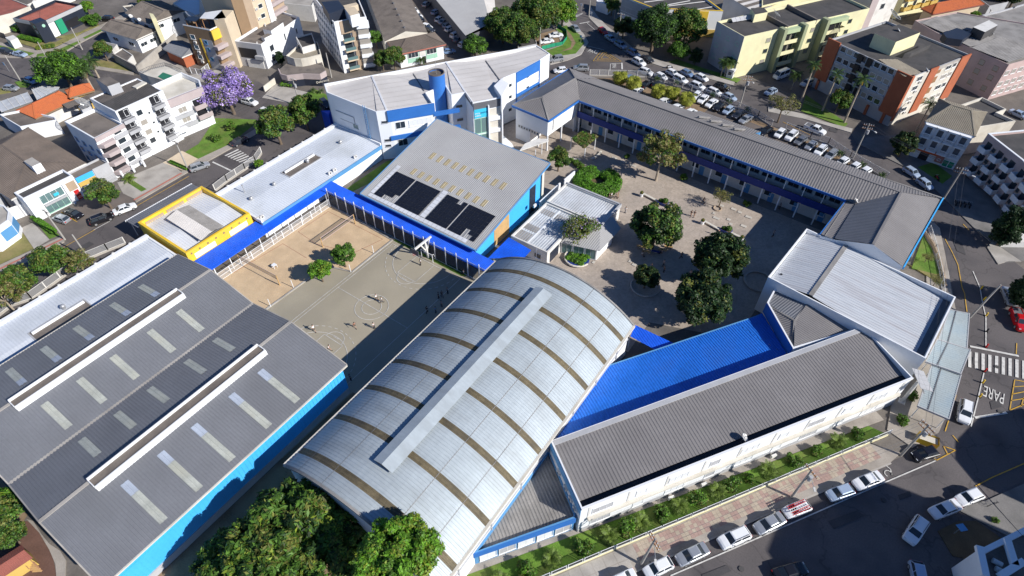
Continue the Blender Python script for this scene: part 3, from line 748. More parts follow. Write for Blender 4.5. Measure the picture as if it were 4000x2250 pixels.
mb.bar((SX[2],SY0,SE + .03),(SX[2],SY1,SE + .03),.5,.1); mb.bar((SX[1],SY0,SR + .05),(SX[1],SY1,SR + .05),.5,.08); mb.bar((SX[3],SY0,SR + .05),(SX[3],SY1,SR + .05),.5,.08)
for y in (SY0 - .05,SY1 + .05):
 for a,b,za,zb in ((0,1,SE,SR),(1,2,SR,SE),(2,3,SE,SR),(3,4,SR,SE)): mb.bar((SX[a],y,za - .08),(SX[b],y,zb - .08),.16,.3)
mb.build('roof_trim',[M['concrete']],shed)
plain_box(shed,'gutter','offwhite',SX[4],SY0,SE - .2,SX[4] + .2,SY1,SE + .02)
plain_box(shed,'gutter','offwhite',SX[0] - .2,SY0,SE - .2,SX[0],SY1,SE + .02)
def slope_z(x):
 for a,b,za,zb in ((0,1,SE,SR),(1,2,SR,SE),(2,3,SE,SR),(3,4,SR,SE)):
  if SX[a] <= x <= SX[b]: return za + (zb - za) * (x - SX[a]) / (SX[b] - SX[a])
def sky_strip(x0,x1,y,wd,m):
 z0,z1 = slope_z(x0) + .055,slope_z(x1) + .055
 sheet(shed,'skylight',[(x0,y,z0),(x1,y,z1),(x1,y + wd,z1),(x0,y + wd,z0)],(x1 - x0,0,z1 - z0),m,.42,.05)
for y in (21.2,16.2,10.2,5.2,.2):
 sky_strip(-57.7,-52.3,y,1.05,'skylight'); sky_strip(-59.8,-57.72,y,1.05,'skylight_blue')
 sky_strip(-71.3,-66.3,y + .2,1.05,'skylight')
 sky_strip(-79.9,-74.5,y + .2,1.05,'skylight'); sky_strip(-91.2,-87.0,y + .2,1.05,'skylight'); sky_strip(-86.98,-85.4,y + .2,1.05,'skylight_blue')
for x0 in (-83.1,-63.1):      # two ridge vents
 mb = MB(); x1 = x0 + 1.7
 mb.box(x0 - .06,-1.7,SR - .6,x0 + .1,24.3,SR + .7,0); mb.box(x1 - .06,-1.7,SR - .8,x1 + .16,24.3,SR + .55,0)
 for y in (-1.75,24.2): mb.box(x0 + .12,y,SR - .6,x1 - .12,y + .12,SR + .6,0)
 mb.box(x0 + .12,-1.63,SR - .3,x1 - .12,24.2,SR + .28,1)
 for k in range(3): mb.box(x1 + .16,-1.7,SR - .7 + k * .35,x1 + .24 + .04 * (2 - k),24.3,SR - .52 + k * .35,0)
 mb.build('ridge_vent',[M['frame'],M['fibro']],shed)
# ---- long low white buildings along the street
def low_block(name,label,y0,y1,x0=-106.6,x1=-92.0,pitx=None,blue=True,ridge=-99.0):
 r = place(name,label,'school building',((x0 + x1) / 2,(y0 + y1) / 2,0))
 mb = MB(); mb.prism([(x0 + .5,y0),(x1 - .3,y0),(x1 - .3,y1),(x0 + .5,y1)],0,3.7,0,False)
 mb.build('wall',[M['white']],r)
 mb = MB(); mb.box(x0,y0,3.3,x0 + .75,y1,4.6);
 for y in (y0,y1 - .35): mb.box(x0 + .75,y,3.3,x1,y + .35,4.45)
 mb.build('parapet',[M['white']],r)
 for a,b,za,zb in ((x0 + .7,ridge,4.15,4.3),(ridge,x1,4.3,3.75)):
  sheet(r,'roof',[(a,y0 + .35,za),(b,y0 + .35,zb),(b,y1 - .35,zb),(a,y1 - .35,za)],(b - a,0,zb - za),'roof_zinc',.5,.05)
 plain_box(r,'fascia','fascia',x1,y0,3.0,x1 + .18,y1,3.9)
 n = int((y1 - y0) / 3.2)
 mb = MB()
 for i in range(1,n): y = y0 + (y1 - y0) * i / n; mb.box(x0 - .14,y - .2,3.2,x0 + .2,y + .2,4.72)
 mb.build('parapet_pier',[M['white_old']],r)
 return r
low = low_block('classroom_block','long low white classroom block with zinc roof beside the tall white building',46.4,79.8)
low2 = low_block('classroom_block','low white block with blue roof edge between street and dark grey shed',-48,31.3,x1=-94.0)
def pit(root,x0,y0,x1,y1):
 mb = MB(); mb.box(x0,y0,4.0,x1,y1,4.42,0)
 mb.poly([(x0 + .2,y0 + .2,4.43),(x1 - .2,y0 + .2,4.43),(x1 - .2,y1 - .2,4.43),(x0 + .2,y1 - .2,4.43)],1)
 mb.build('roof_well',[M['grey_wall'],M['fibro']],root)
 mb = MB(); mb.box(x0 + .9,y0 + .4,4.44,x0 + 1.15,y1 - .4,4.9); mb.build('well_rail',[M['white']],root)
pit(low,-101.6,59.2,-98.6,68.2); pit(low2,-100.2,6.2,-96.8,15.6)
def roof_vent(x,y,z,label):
 t = thing('turbine_vent',label,'roof vent',(x,y,z),'turbine vents on the white roofs')
 mb = MB(); mb.tube((0,0,0),(0,0,.45),.3,.28,12); mb.build('collar',[M['metal']],t)
 mb = MB(); mb.dome((0,0,.45),.42,.5,14)
 for i in range(14): a = i * math.pi / 7; mb.bar((.43 * math.cos(a),.43 * math.sin(a),.45),(.43 * math.cos(a + .3),.43 * math.sin(a + .3),.72),.03,.02)
 mb.build('turbine',[M['metal']],t)
for q,lb in (((1,1,185,410),'round metal turbine vent on white roof halfway along the block'),((1,0,850,1435),'round metal turbine vent on white roof close to the tall white building'),((0,1,2530,555),'round metal turbine vent on white roof beside the yellow building'),
   ((1,1,520,185),'metal turbine vent rising from the sunken roof well'),((0,2,645,205),'metal turbine vent in the roof well beside the dark shed')):
 p = P(*q,4.5); roof_vent(p.x,p.y,4.2 if lb[0] == 'r' else 4.43,lb)
p = P(0,1,2460,480,4.5)
mb = MB(); mb.tube((p.x,p.y,4.1),(p.x,p.y,6.0),.09,.09,8); mb.tube((p.x,p.y,6.0),(p.x,p.y,6.2),.2,.14,8)
tag(mb.build('flue_pipe',[M['metal']]),'thin metal flue pipe on white roof near yellow building','flue')
for q,lb in (((1,1,740,300),'pale air conditioner on roof edge, nearer of a pair by blue fascia'),((1,1,785,268),'pale air conditioner on roof edge, further of a pair by blue fascia'),((1,1,995,135),'single air conditioner on white roof edge towards the tall white building'),
   ((1,1,20,755),'dark air conditioner on roof edge behind the blue walkway'),((1,1,55,740),'air conditioner beside the dark one behind the blue walkway')):
 p = P(*q,4.0); ac_unit(p.x,p.y,3.92,-1.57,lb)
# ---- yellow pavilion between the two
yb = place('yellow_pavilion','small yellow building with parapet and pale roof monitor beside the street','school building',(-102,39,0))
YX0,YX1,YY0,YY1 = -109.6,-94.4,31.9,46.0
o_ = [(YX0,YY0),(YX1,YY0),(YX1,YY1),(YX0,YY1)]
mb = MB(); mb.prism(o_,0,4.3,0,False); mb.ring(o_,inset(o_,.45),4.3,5.6,0); mb.build('wall',[M['yellow']],yb)
mb = MB()
for x in [YX1 + .01]:
 for i in range(8): y = YY0 + .9 + i * 1.75; mb.tube((x - .1,y,4.9),(x + .03,y,4.9),.2,.2,12)
mb.build('round_vent',[M['brown']],yb)
for i in range(3):
 mb = MB(); y = YY0 + 1.0 + i * 4.5; mb.box(YX0 + .46,y,4.6,YX0 + .6,y + 3.8,5.1); mb.build('louvre',[M['brown_pale']],yb)
for y0,y1 in ((33.2,37.6),(40.8,44.8)): plain_box(yb,'wall_panel','white',YX1,y0,3.4,YX1 + .06,y1,4.5)
rm = (YX0 + YX1) / 2
for a,b,za,zb in ((YX0 + .45,rm,4.45,5.0),(rm,YX1 - .45,5.0,4.45)):
 sheet(yb,'roof',[(a,YY0 + .45,za),(b,YY0 + .45,zb),(b,YY1 - .45,zb),(a,YY1 - .45,za)],(b - a,0,zb - za),'roof_white',.5,.05)
mon = PL('0,1 1690,735 2020,940 2225,820 1890,620',5.8); mon = rect4(mon)
mb = MB(); mb.prism(mon,4.6,5.45,0,False); mb.build('roof_monitor',[M['grey_dark']],yb)
q = inset(mon,-.35); m0 = ((q[0][0] + q[3][0]) / 2,(q[0][1] + q[3][1]) / 2); m1 = ((q[1][0] + q[2][0]) / 2,(q[1][1] + q[2][1]) / 2)
lo = Vector(q[1]) - Vector(q[0]); lw = Vector(q[2]) - Vector(q[1])
if lo.length < lw.length: q = q[1:] + q[:1]; m0 = ((q[0][0] + q[3][0]) / 2,(q[0][1] + q[3][1]) / 2); m1 = ((q[1][0] + q[2][0]) / 2,(q[1][1] + q[2][1]) / 2)
sheet(yb,'monitor_roof',[(*q[0],5.5),(*q[1],5.5),(*m1,6.0),(*m0,6.0)],(m0[0] - q[0][0],m0[1] - q[0][1],.5),'roof_cream',.3,.06)
sheet(yb,'monitor_roof',[(*q[2],5.5),(*q[3],5.5),(*m0,6.0),(*m1,6.0)],(m1[0] - q[2][0],m1[1] - q[2][1],.5),'fibro_grey',.3,.06)
sheet(yb,'awning',[(-114.2,31.5,4.0),(-109.6,31.5,4.5),(-109.6,46.2,4.5),(-114.2,46.2,4.0)],(1,0,.1),'roof_shed',.4,.05)
mb = MB(); mb.box(-114.35,31.4,3.75,-114.2,46.3,4.08); mb.build('awning_edge',[M['white']],yb)
for y in (32,38.8,45.8): plain_box(yb,'awning_post','white',-114.1,y,0,-113.95,y + .15,3.8)
# ---- blue covered walkways
wk = place('covered_walkway','bright blue roofed walkway wrapping two sides of the sand court','walkway',(-76,60,0))
for pl,rb in (([(-94.0,32.5,3.45),(-89.9,32.5,3.2),(-89.9,61.2,3.2),(-94.0,61.2,3.45)],(1,0,0)),([(-93.2,61.2,3.2),(-89.9,61.2,3.2),(-89.9,64.2,3.4),(-93.2,64.2,3.4)],(0,1,0)),
   ([(-89.9,61.2,3.2),(-46.9,61.2,3.2),(-46.9,64.1,3.4),(-89.9,64.1,3.4)],(0,1,0))):
 sheet(wk,'roof',pl,rb,'blue_roof',.35,.03)
mb = MB(); mb.box(-89.95,32.5,3.0,-89.85,61.1,3.2); mb.box(-89.85,61.1,3.0,-46.9,61.22,3.19); mb.build('fascia',[M['blue_roof']],wk)
for i in range(9): plain_box(wk,'post','white',-90.2,33.5 + i * 3.4,0,-90.05,33.65 + i * 3.4,3.1)
for i in range(13): plain_box(wk,'post','white',-88.5 + i * 3.4,63.6,0,-88.35 + i * 3.4,63.75,3.2)
wk2 = place('canopy','short blue canopy between arched hall and white canteen roofs','canopy',(-47,67,0))
cp = PL('1,1 2330,1155 2545,940 | 2,1 195,1070 130,1140',3.3)
sheet(wk2,'roof',[(*cp[0],3.3),(*cp[1],3.3),(*cp[2],3.3),(*cp[3],3.3)],(1,0,0),'blue_roof',.35,.03)
for x,y in ((-50.5,66),(-44.2,66.5),(-44.5,71.5)): plain_box(wk2,'post','white',x,y,0,x + .12,y + .12,3.25)
# ---- hall with the solar roof
sol = place('solar_hall','pale blue hall with one wide sloping grey roof carrying solar panels','school hall',(-67.5,76,0))
QX0,QX1,QY0,QY1,QZ0,QZ1 = -82.4,-52.7,63.7,88.6,4.5,9.5
qs = (QZ1 - QZ0) / (QY1 - QY0)
def qz(y,d=0.0): return QZ0 + qs * (y - QY0) + d
mb = MB(); a0,a1,b0,b1 = QX0 + .7,QX1 - .7,QY0 + .8,QY1 - 2.2
for x,r_ in ((a0,1),(a1,0)):
 q = [(x,b0,0),(x,b1,0),(x,b1,qz(b1,-.2)),(x,b0,qz(b0,-.2))]; mb.poly(q if not r_ else q[::-1])
mb.poly([(a0,b0,0),(a1,b0,0),(a1,b0,qz(b0,-.2)),(a0,b0,qz(b0,-.2))]); mb.poly([(a1,b1,0),(a0,b1,0),(a0,b1,qz(b1,-.2)),(a1,b1,qz(b1,-.2))])
mb.build('wall',[M['sky_blue']],sol)
sheet(sol,'roof',[(QX0,QY0,QZ0),(QX1,QY0,QZ0),(QX1,QY1,QZ1),(QX0,QY1,QZ1)],(0,QY1 - QY0,QZ1 - QZ0),'roof_solar',.38,.05)
mb = MB()
for x in (QX0 - .08,QX1 + .08): mb.bar((x,QY0,QZ0 - .1),(x,QY1,QZ1 - .1),.16,.32)
mb.bar((QX0,QY1 + .08,QZ1 - .1),(QX1,QY1 + .08,QZ1 - .1),.16,.32); mb.bar((QX0,QY0 - .12,QZ0 - .12),(QX1,QY0 - .12,QZ0 - .12),.24,.3)
mb.build('roof_trim',[M['fascia']],sol)
plain_box(sol,'wall_panel','wood_pale',a1,70.2,.2,a1 + .07,75.2,5.0)
plain_box(sol,'pier','offwhite',a1 - .6,b1 + .8,0,a1 - .1,b1 + 1.6,8.6)
plain_box(sol,'door','navy_black',a1,82.4,0,a1 + .05,84.6,6.5)
for k in range(10):
 for x0,y0,y1,w_ in ((-76.3 + k * 2.03,78.1,80.0,.95),(-76.9 + k * 2.03,72.75,74.5,.95)):
  sheet(sol,'skylight',[(x0,y0,qz(y0,.055)),(x0 + w_,y0,qz(y0,.055)),(x0 + w_,y1,qz(y1,.055)),(x0,y1,qz(y1,.055))],(0,1,qs),'skylight_tan',.38,.05)
def pan_mesh():
 mb = MB(); mb.box(0,0,0,1.02,.96,.035,1); mb.box(.012,.012,.035,1.008,.948,.04,0); return meshonly(mb,'solar_panel',[M['solar'],M['solar_grid']])
pm_ = pan_mesh(); sa = math.atan(qs)
for nm,x0,nx,skip in (('leftmost',-79.6,5,lambda i,j: j == 0 and i in (2,3,4) or j == 1 and i == 4),('second from left',-74.0,6,lambda i,j: False),('third from left',-65.95,5,lambda i,j: j == 6 and i in (3,)),('rightmost',-60.4,6,lambda i,j: j == 0 and i in (3,4) or j == 1 and i == 3)):
 arr = thing('solar_array',nm + ' of the four black solar panel arrays on the grey roof','solar array',(x0,64.9,qz(64.9,.14)),'solar arrays on the grey roof')
 for i in range(nx):
  for j in range(7):
   if skip(i,j): continue
   o = link('solar_panel',pm_,arr,(i * 1.045,j * 1.0 * math.cos(sa) * 1.03,j * math.sin(sa) * 1.03)); o.rotation_euler = (sa,0,0)
 mb = MB()
 for i in range(nx): mb.bar((i * 1.045 + .5,0,-.05),(i * 1.045 + .5,7.2 * math.cos(sa),7.2 * math.sin(sa) - .05),.06,.08)
 mb.build('mounting_rail',[M['metal']],arr)
mb = MB()
def pale(x0,y0,x1,y1):
 mb.poly([(x0,y0,qz(y0,.12)),(x1,y0,qz(y0,.12)),(x1,y1,qz(y1,.12)),(x0,y1,qz(y1,.12))])
for i in range(24):
 x = -80.6 + i * 1.05
 if x < -54.8: pale(x,63.95,x + 1.0,64.8)
for j in range(8): pale(-67.45,64.95 + j * .95,-66.25,65.85 + j * .95)
for j in range(9): pale(-80.7,64.95 + j * .95,-79.8,65.85 + j * .95)
mb.build('walkway_sheet',[M['roof_white']],sol)
# ---- three-storey white building
W3 = [(-110.6,82.2),(-107.1,79.8),(-92,80),(-90,82),(-84.2,89.9),(-88.5,92.6),(-87.4,97.8),(-83.3,95.1),(-81.4,97.8),(-77.2,95.1),(-73.4,100.7),(-77.7,104),(-78.2,108.4),(-77.3,112),(-76.3,120.8),(-76.2,125.2),(-81.4,127.3)]
W3 = ccw(W3)
wh = place('white_school_building','tall white three-storey school building with blue bands and folded pale roof','school building',(-88,100,0))
mb = MB(); mb.prism(W3,0,11.4,0,False); inn = inset(W3,.25); mb.ring(W3,inn,11.4,12.15,0); mb.build('wall',[M['white']],wh)
back = [Vector(p) for p in PL('1,0 700,860 1165,770 1580,730 1910,630 2310,600 | 2,0 250,470',11.8)]
front = [Vector(p) for p in PL('1,0 725,935 1315,1115 1690,905 2170,1035 2455,800 | 2,0 270,600',11.8)]
zf = [11.5,11.95,11.45,11.95,11.45,11.9]
mb = MB(); mb.poly([(p[0],p[1],11.42) for p in inn]); mb.build('roof_deck',[M['roof_cream']],wh)
def clip(poly,a,b):
 """part of poly left of line a->b"""
 out = []; n = Vector((-(b - a).y,(b - a).x))
 for i in range(len(poly)):
  p,q = Vector(poly[i]),Vector(poly[(i + 1) % len(poly)]); dp,dq = (p - a).dot(n),(q - a).dot(n)
  if dp >= 0: out.append(tuple(p))
  if dp * dq < 0: t = dp / (dp - dq); out.append(tuple(p.lerp(q,t)))
 return out
inn2 = [tuple(p) for p in inset(W3,.3)]
dback = (back[-1] - back[0]).normalized()
for k in range(5):
 a0,a1,b0_,b1_ = front[k],back[k],front[k + 1],back[k + 1]
 pl = [a0,b0_,b1_,a1]
 if k == 0: a0 = a0 - dback * 5; a1 = a1 - dback * 5
 if k == 4: b0_ = b0_ + dback * 6; b1_ = b1_ + dback * 6
 if k == 0: a0 = Vector((-107.2,80.2)); a1 = Vector((-110.2,82.3)); pl = [a0,Vector((-92.2,80.4)),back[1],a1];
 if k == 1: pl = [Vector((-92.2,80.4)),Vector((-90.2,82.3)),Vector((-84.7,89.8)),Vector((-88.9,92.4)),back[2],back[1]]
 if k == 2: pl = [Vector((-88.9,92.4)),Vector((-87.7,98.2)),Vector((-83.4,95.5)),back[3],back[2]]
 if k == 3: pl = [Vector((-83.4,95.5)),Vector((-81.5,98.2)),Vector((-77.3,95.5)),Vector((-73.8,100.7)),Vector((-78.0,103.8)),back[4],back[3]]
 if k == 4: pl = [Vector((-78.0,103.8)),Vector((-78.5,108.4)),Vector((-76.6,120.8)),Vector((-76.5,125)),Vector((-81.2,126.9)),back[4]]
 la,lb = (front[k],back[k]),(front[k + 1],back[k + 1]); za,zb = zf[k],zf[k + 1]
 n_ = Vector((-(la[1] - la[0]).y,(la[1] - la[0]).x)).normalized()
 w_ = abs((lb[0] - la[0]).dot(n_) + (lb[1] - la[1]).dot(n_)) / 2
 def hz_(p): t = min(1,max(0,abs((Vector(p) - la[0]).dot(n_)) / max(w_,.1))); return za + (zb - za) * t
 c_ = sum((Vector(p) for p in pl),Vector((0,0))) / len(pl)
 g = (zb - za) / max(w_,.1); sg = 1 if (c_ - la[0]).dot(n_) > 0 else -1
 p3 = [(p[0],p[1],za + g * sg * (Vector(p) - la[0]).dot(n_)) for p in pl]
 mb = MB(); rib = (n_.x,n_.y,g * sg)
 for y0 in range(0,60):
  e = Vector((dback.y,-dback.x)); o0 = back[0] - e * .0
  lo_,hi_ = o0 + e * (y0 * 1.1 - 2),o0 + e * ((y0 + 1) * 1.1 - 2)
  q = clip(pl,lo_ + dback * 0,lo_ - dback); q = clip(q,hi_,hi_ + dback) if len(q) > 2 else q
  if len(q) < 3: continue
  zz = [(x[0],x[1],za + g * sg * (Vector(x) - la[0]).dot(n_)) for x in q]
  off = .05 if y0 % 2 else 0.0
  mb.poly([(x,y,z + off * .6 + .02) for x,y,z in (zz if sum(zz[i][0] * zz[(i + 1) % len(zz)][1] - zz[(i + 1) % len(zz)][0] * zz[i][1] for i in range(len(zz))) > 0 else zz[::-1])])
 if mb.f: mb.build('roof',[M['roof_cream']],wh)
for k,m in ((1,'roof_white'),(2,'grey_dark'),(3,'roof_white'),(4,'grey_dark')):
 mb = MB(); mb.bar((*front[k],zf[k] + .1),(*back[k],zf[k] + .1),.4 if k % 2 else .22,.14); mb.build('ridge_cap' if k % 2 else 'valley_gutter',[M[m]],wh)
def w3edge(i): return W3[i],W3[(i + 1) % len(W3)]
def find_edge(a):
 return min(range(len(W3)),key=lambda i: (Vector(W3[i]) - Vector(a)).length)
e = find_edge((-90,82)); A,B = w3edge(e)          # blue banded front
for z0,z1,nm,m in ((9.6,12.2,'blue_band','blue'),(4.9,5.9,'blue_band','blue')):
 mb = MB(); wall_box(mb,A,B,-.06,1.02,z0,z1,.3); mb.build(nm,[M[m]],wh)
for z,gl in ((7.4,'louvre'),(3.0,'louvre')):
 window(wh,Vector(A).lerp(Vector(B),.2),Vector((.814,-.581)),z,2.2,1.7,'frame','glass'); window(wh,Vector(A).lerp(Vector(B),.66),Vector((.814,-.581)),z,5.2,1.6,'frame',gl)
A,B = w3edge(find_edge((-92,80)))
wins(wh,A,B,[9.2,4.6,3.2],1,1.3,.6,'grey_wall','glass')
A,B = w3edge(find_edge((-107.1,79.8)))
wins(wh,A,B,[5.4],1,1.7,1.2,'frame','glass_pale',t0=.42,t1=.58)
mb = MB(); wall_box(mb,A,B,.12,.5,8.2,8.35,.12); wall_box(mb,A,B,.49,.505,6.2,8.2,.12); wall_box(mb,A,B,.18,.47,6.4,6.5,.06); mb.build('wall_pipe',[M['grey_wall']],wh)
mb = MB()
for t in (.76,.80): wall_box(mb,A,B,t,t + .006,4.5,12.8,.08,0,.3)
for k in range(18): wall_box(mb,A,B,.76,.806,4.7 + k * .42,4.76 + k * .42,.05,0,.31)
mb.build('ladder',[M['fascia']],wh)
A,B = w3edge(find_edge((-81.4,97.8)))
mb = MB(); wall_box(mb,A,B,0,1,11.0,12.2,.06); mb.build('roof_band',[M['grey_dark']],wh)
A,B = w3edge(find_edge((-83.3,95.1)))
wins(wh,A,B,[8.6,5.2],1,1.6,.8,'frame','glass')
A,B = w3edge(find_edge((-77.2,95.1)))     # glazed entrance with turquoise banner
e_ = Vector(B) - Vector(A); nn = Vector((e_.y,-e_.x)).normalized()
mb = MB(); wall_box(mb,A,B,.02,.98,10.1,11.9,.16); mb.build('entrance_band',[M['grey_dark']],wh)
mb = MB(); wall_box(mb,A,B,.03,.5,8.2,10.4,.18); ban = mb.build('banner',[M['cyan']],wh)
rz = math.atan2(e_.y,e_.x)
def on_wall(t,z,d=.2): q = Vector(A) + e_ * t + nn * d; return (q.x,q.y,z)
text('ensino',.5,on_wall(.14,9.25),(math.pi / 2,0,rz),'frame',wh); text('médio',.62,on_wall(.15,8.6),(math.pi / 2,0,rz),'frame',wh); text('DIGITAL',.5,on_wall(.37,9.2),(math.pi / 2,0,rz),'blue_deep',wh)
for z,h in ((.2,3.6),(4.2,3.8)):
 for t in (.14,.37): q = Vector(A) + e_ * t; window(wh,q,nn,z,1.5,h,'green_pale','glass_pale')
mb = MB(); wall_box(mb,A,B,.54,.97,.1,9.8,.05); mb.build('stair_recess',[M['offwhite']],wh)
for z in (3.9,7.0): mb = MB(); wall_box(mb,A,B,.54,.97,z,z + .9,.5); mb.build('landing',[M['white']],wh)
mb = MB(); wall_box(mb,A,B,.5,.54,0,11,.6); wall_box(mb,A,B,.965,1.0,0,11,.9); mb.build('pier',[M['white']],wh)
for a in ((-77.3,112),(-78.2,108.4),(-77.7,104)):
 A,B = w3edge(find_edge(a)); wins(wh,A,B,[9.2,6.2,2.8],1,1.1,.9,'frame','glass')
A,B = (-77.3,112),(-76.3,120.8)
for z0,z1 in ((9.6,12.2),(5.8,6.6)):
 mb = MB(); wall_box(mb,A,B,0,1,z0,z1,.22); mb.build('blue_band',[M['blue']],wh)
for x in (0,.98): mb = MB(); wall_box(mb,A,B,x,x + .025,0,9.6,.2); mb.build('blue_pier',[M['blue']],wh)
wins(wh,A,B,[7.6],3,2.4,1.7,'frame','louvre'); wins(wh,A,B,[2.6,.2],5,1.2,1.5,'frame','glass')
mb = MB()    # two raised boxes on the roof edge
mb.prism(PL('1,0 2395,875 2470,985 2545,850 2470,800',12.6),9,12.9); mb.build('stair_head',[M['white']],wh)
tw = place('water_tower','round blue concrete water tower standing against the white building','water tower',(-86.4,93.3,0))
tp_ = P(1,0,1815,740,15.2); tx,ty = tp_.x,tp_.y
mb = MB(); mb.tube((tx,ty,0),(tx,ty,15.4),1.85,1.85,28,0,False); mb.build('shaft',[M['blue']],tw,smooth=True)
mb = MB(); mb.tube((tx,ty,15.0),(tx,ty,15.05),1.84,1.84,28);
for i in range(28):
 a,b = i * math.pi / 14,(i + 1) * math.pi / 14
 mb.obox((tx + 1.86 * math.cos(a),ty + 1.86 * math.sin(a),15.38),(1.86 * (math.cos(b) - math.cos(a)),1.86 * (math.sin(b) - math.sin(a)),0),(-.2 * math.cos(a),-.2 * math.sin(a),0),(0,0,.2))
mb.build('tank_top',[M['slab']],tw)
mb = MB(); mb.tube((tx,ty,15.0),(tx,ty,19.5),.05,.03,6); mb.build('lightning_rod',[M['metal']],tw)
for z in (9.4,5.2):
 mb = MB(); a,b = Vector((-84.4,89.9)),Vector((-80.8,94.6)); mb.bar((*a,z),(*b,z),.8,.75); mb.build('ring_beam',[M['blue']],tw)
A = (-84.0,91.0)
rp = PL('1,0 2385,1385 2480,1360 2576,1449 | 2,1 30,60 -60,30',.4)
mb = MB(); mb.prism(rp,0,.55); tag(mb.build('entrance_ramp',[M['white']]),'white concrete ramp at the glazed school entrance','ramp')
mb = MB(); q = PL('1,0 650,1100 720,1085 720,1290',0); a = P(1,0,660,1075,4.5); b = P(1,0,745,1060,4.5)
mb.prism([(-112.6,81.0),(-110.9,82.4),(-109.8,80.8)],0,5.2); tag(mb.build('blue_wedge_wall',[M['blue_roof']]),'bright blue wedge-shaped wall at the corner of the white building','wall')
# ---- classroom wing with gallery, hip-roofed head block and east block
wing = place('classroom_wing','long two-storey classroom wing with grey ribbed roof and dark blue gallery facing the courtyard','school building',(-30,120,0))
EZ,RZ = 8.7,10.8
wa,wb_,wc,wd_ = (-61.5,115.0),(-0.5,111.8),(14.4,122.9),(-62.7,126.6)
rg0,rg1 = (-65.6,120.2),(7.3,116.8)
sheet(wing,'roof',[(*wa,EZ),(*wb_,EZ),(1.2,111.5,EZ),(*rg1,RZ),(*rg0,RZ)],(0,1,.35),'roof_warm',.5,.045)
sheet(wing,'roof',[(*wd_,EZ),(*wc,EZ),(*rg1,RZ),(*rg0,RZ)],(0,1,-.35),'roof_warm',.5,.045)
mb = MB(); mb.bar((*rg0,RZ + .05),(*rg1,RZ + .05),.4,.12); mb.build('ridge_cap',[M['roof_warm']],wing)
mb = MB(); mb.bar((wa[0],wa[1] - .1,EZ - .22),(wb_[0],wb_[1] - .1,EZ - .22),.14,.5); mb.build('fascia',[M['blue']],wing)
mb = MB(); mb.bar((*wd_,EZ - .2),(*wc,EZ - .2),.16,.4); mb.build('fascia',[M['navy_black']],wing)
mb = MB(); mb.bar((wa[0],wa[1] + .35,EZ - .55),(wb_[0],wb_[1] + .35,EZ - .55),.1,.12); mb.build('gutter',[M['offwhite']],wing)
mb = MB(); mb.prism([(-61.8,117.9),(-1,114.7),(13.6,122.2),(-61.8,126.0)],0,EZ - .2,0,False); mb.build('wall',[M['white_old']],wing)
mb = MB(); mb.prism([(-61.9,115.7),(-.5,112.5),(-.9,114.9),(-61.9,118.0)],4.0,4.3,0,None,True); mb.build('gallery_slab',[M['concrete']],wing)
mb = MB(); mb.bar((-61.9,115.62,4.75),(-.5,112.42,4.75),.14,1.6); mb.build('gallery_parapet',[M['blue_deep']],wing)
NC = 17
for i in range(NC):
 t = i / (NC - 1); x,y = -61.4 + 60.8 * t,116.1 - 3.2 * t
 mb = MB(); mb.box(x - .13,y - .3,0,x + .13,y - .05,4.0); mb.box(x - .08,y - .42,5.56,x + .08,y - .26,EZ - .3); mb.build('column',[M['white']],wing)
wins(wing,(-61.8,117.9),(-1,114.7),[5.4],22,2.2,1.3,'grey_wall','glass'); wins(wing,(-61.8,117.9),(-1,114.7),[1.3],11,1.6,1.4,'frame','glass')
for i in range(11):
 t = (i + .95) / 11.5; A_,B_ = Vector((-61.8,117.9)),Vector((-1,114.7)); mb = MB(); wall_box(mb,A_,B_,t,t + .018,0,2.2,.05); mb.build('door',[M['fascia']],wing)
ext = PL('2,0 1845,1152 1890,1122 2505,1332 2440,1385',8.5)
mb = MB(); mb.prism(ext,7.6,8.6); mb.build('rear_canopy',[M['fascia']],wing)
e4 = [(*p,8.75) for p in PL('2,0 1700,1190 1890,1118 2505,1328 2330,1410',8.7)]
sheet(wing,'roof',[(e4[0][0],e4[0][1] - .6,10.1),e4[1],e4[2],(e4[3][0],e4[3][1] - .6,10.1)],(0,1,-.2),'roof_warm',.5,.045)
for i in range(4):
 p = P(2,0,1940 + i * 118,1215 + i * 40,9.1); mb = MB(); mb.bar((p.x - 1.1,p.y - 1.8,10.6),(p.x,p.y,9.9),.5,.3); mb.bar((p.x,p.y,9.9),(p.x + .4,p.y + 1.6,9.3),.5,.3); mb.build('roof_duct',[M['fibro_grey']],wing)
p0,p1 = P(3,1,1195,365,8.9),P(3,1,1745,550,8.9)
mb = MB(); mb.bar((p0.x,p0.y,8.85),(p1.x,p1.y,8.85),.35,.5); mb.build('parapet',[M['fibro_grey']],wing)
head = place('hip_roofed_block','white block with grey hip roof and blue eaves, raised on columns','school building',(-68,112,0))
hq = ccw([(-72.9,104.2),(-62.4,103.4),(-61.5,115.0),(-62.7,126.6),(-71.4,127.3)])
mb = MB(); mb.prism([(-72.3,104.8),(-63.0,104.1),(-62.2,115.9),(-71.2,115.9)],4.1,8.6,0,None,True); mb.prism([(-72.29,104.82),(-68,104.5),(-68,115.8),(-71.19,115.8)],0,4.1,0,False); mb.prism([(-71.15,115.92),(-62.3,115.92),(-63,126),(-70.9,126.4)],0,8.6,0,False); mb.build('wall',[M['white']],head)
ra,rb2 = (-67.4,108.2),(-65.6,120.2)
for pl,rb in (([(*hq[0],0)],0),): pass
sheet(head,'roof',[(-72.9,104.2,EZ + .1),(-62.4,103.4,EZ + .1),(*ra,10.7)],(0,1,.4),'roof_warm',.5,.045)
sheet(head,'roof',[(-62.4,103.4,EZ + .1),(-61.5,115.0,EZ + .1),(*rb2,RZ),(*ra,10.7)],(1,0,-.35),'roof_warm',.5,.045)
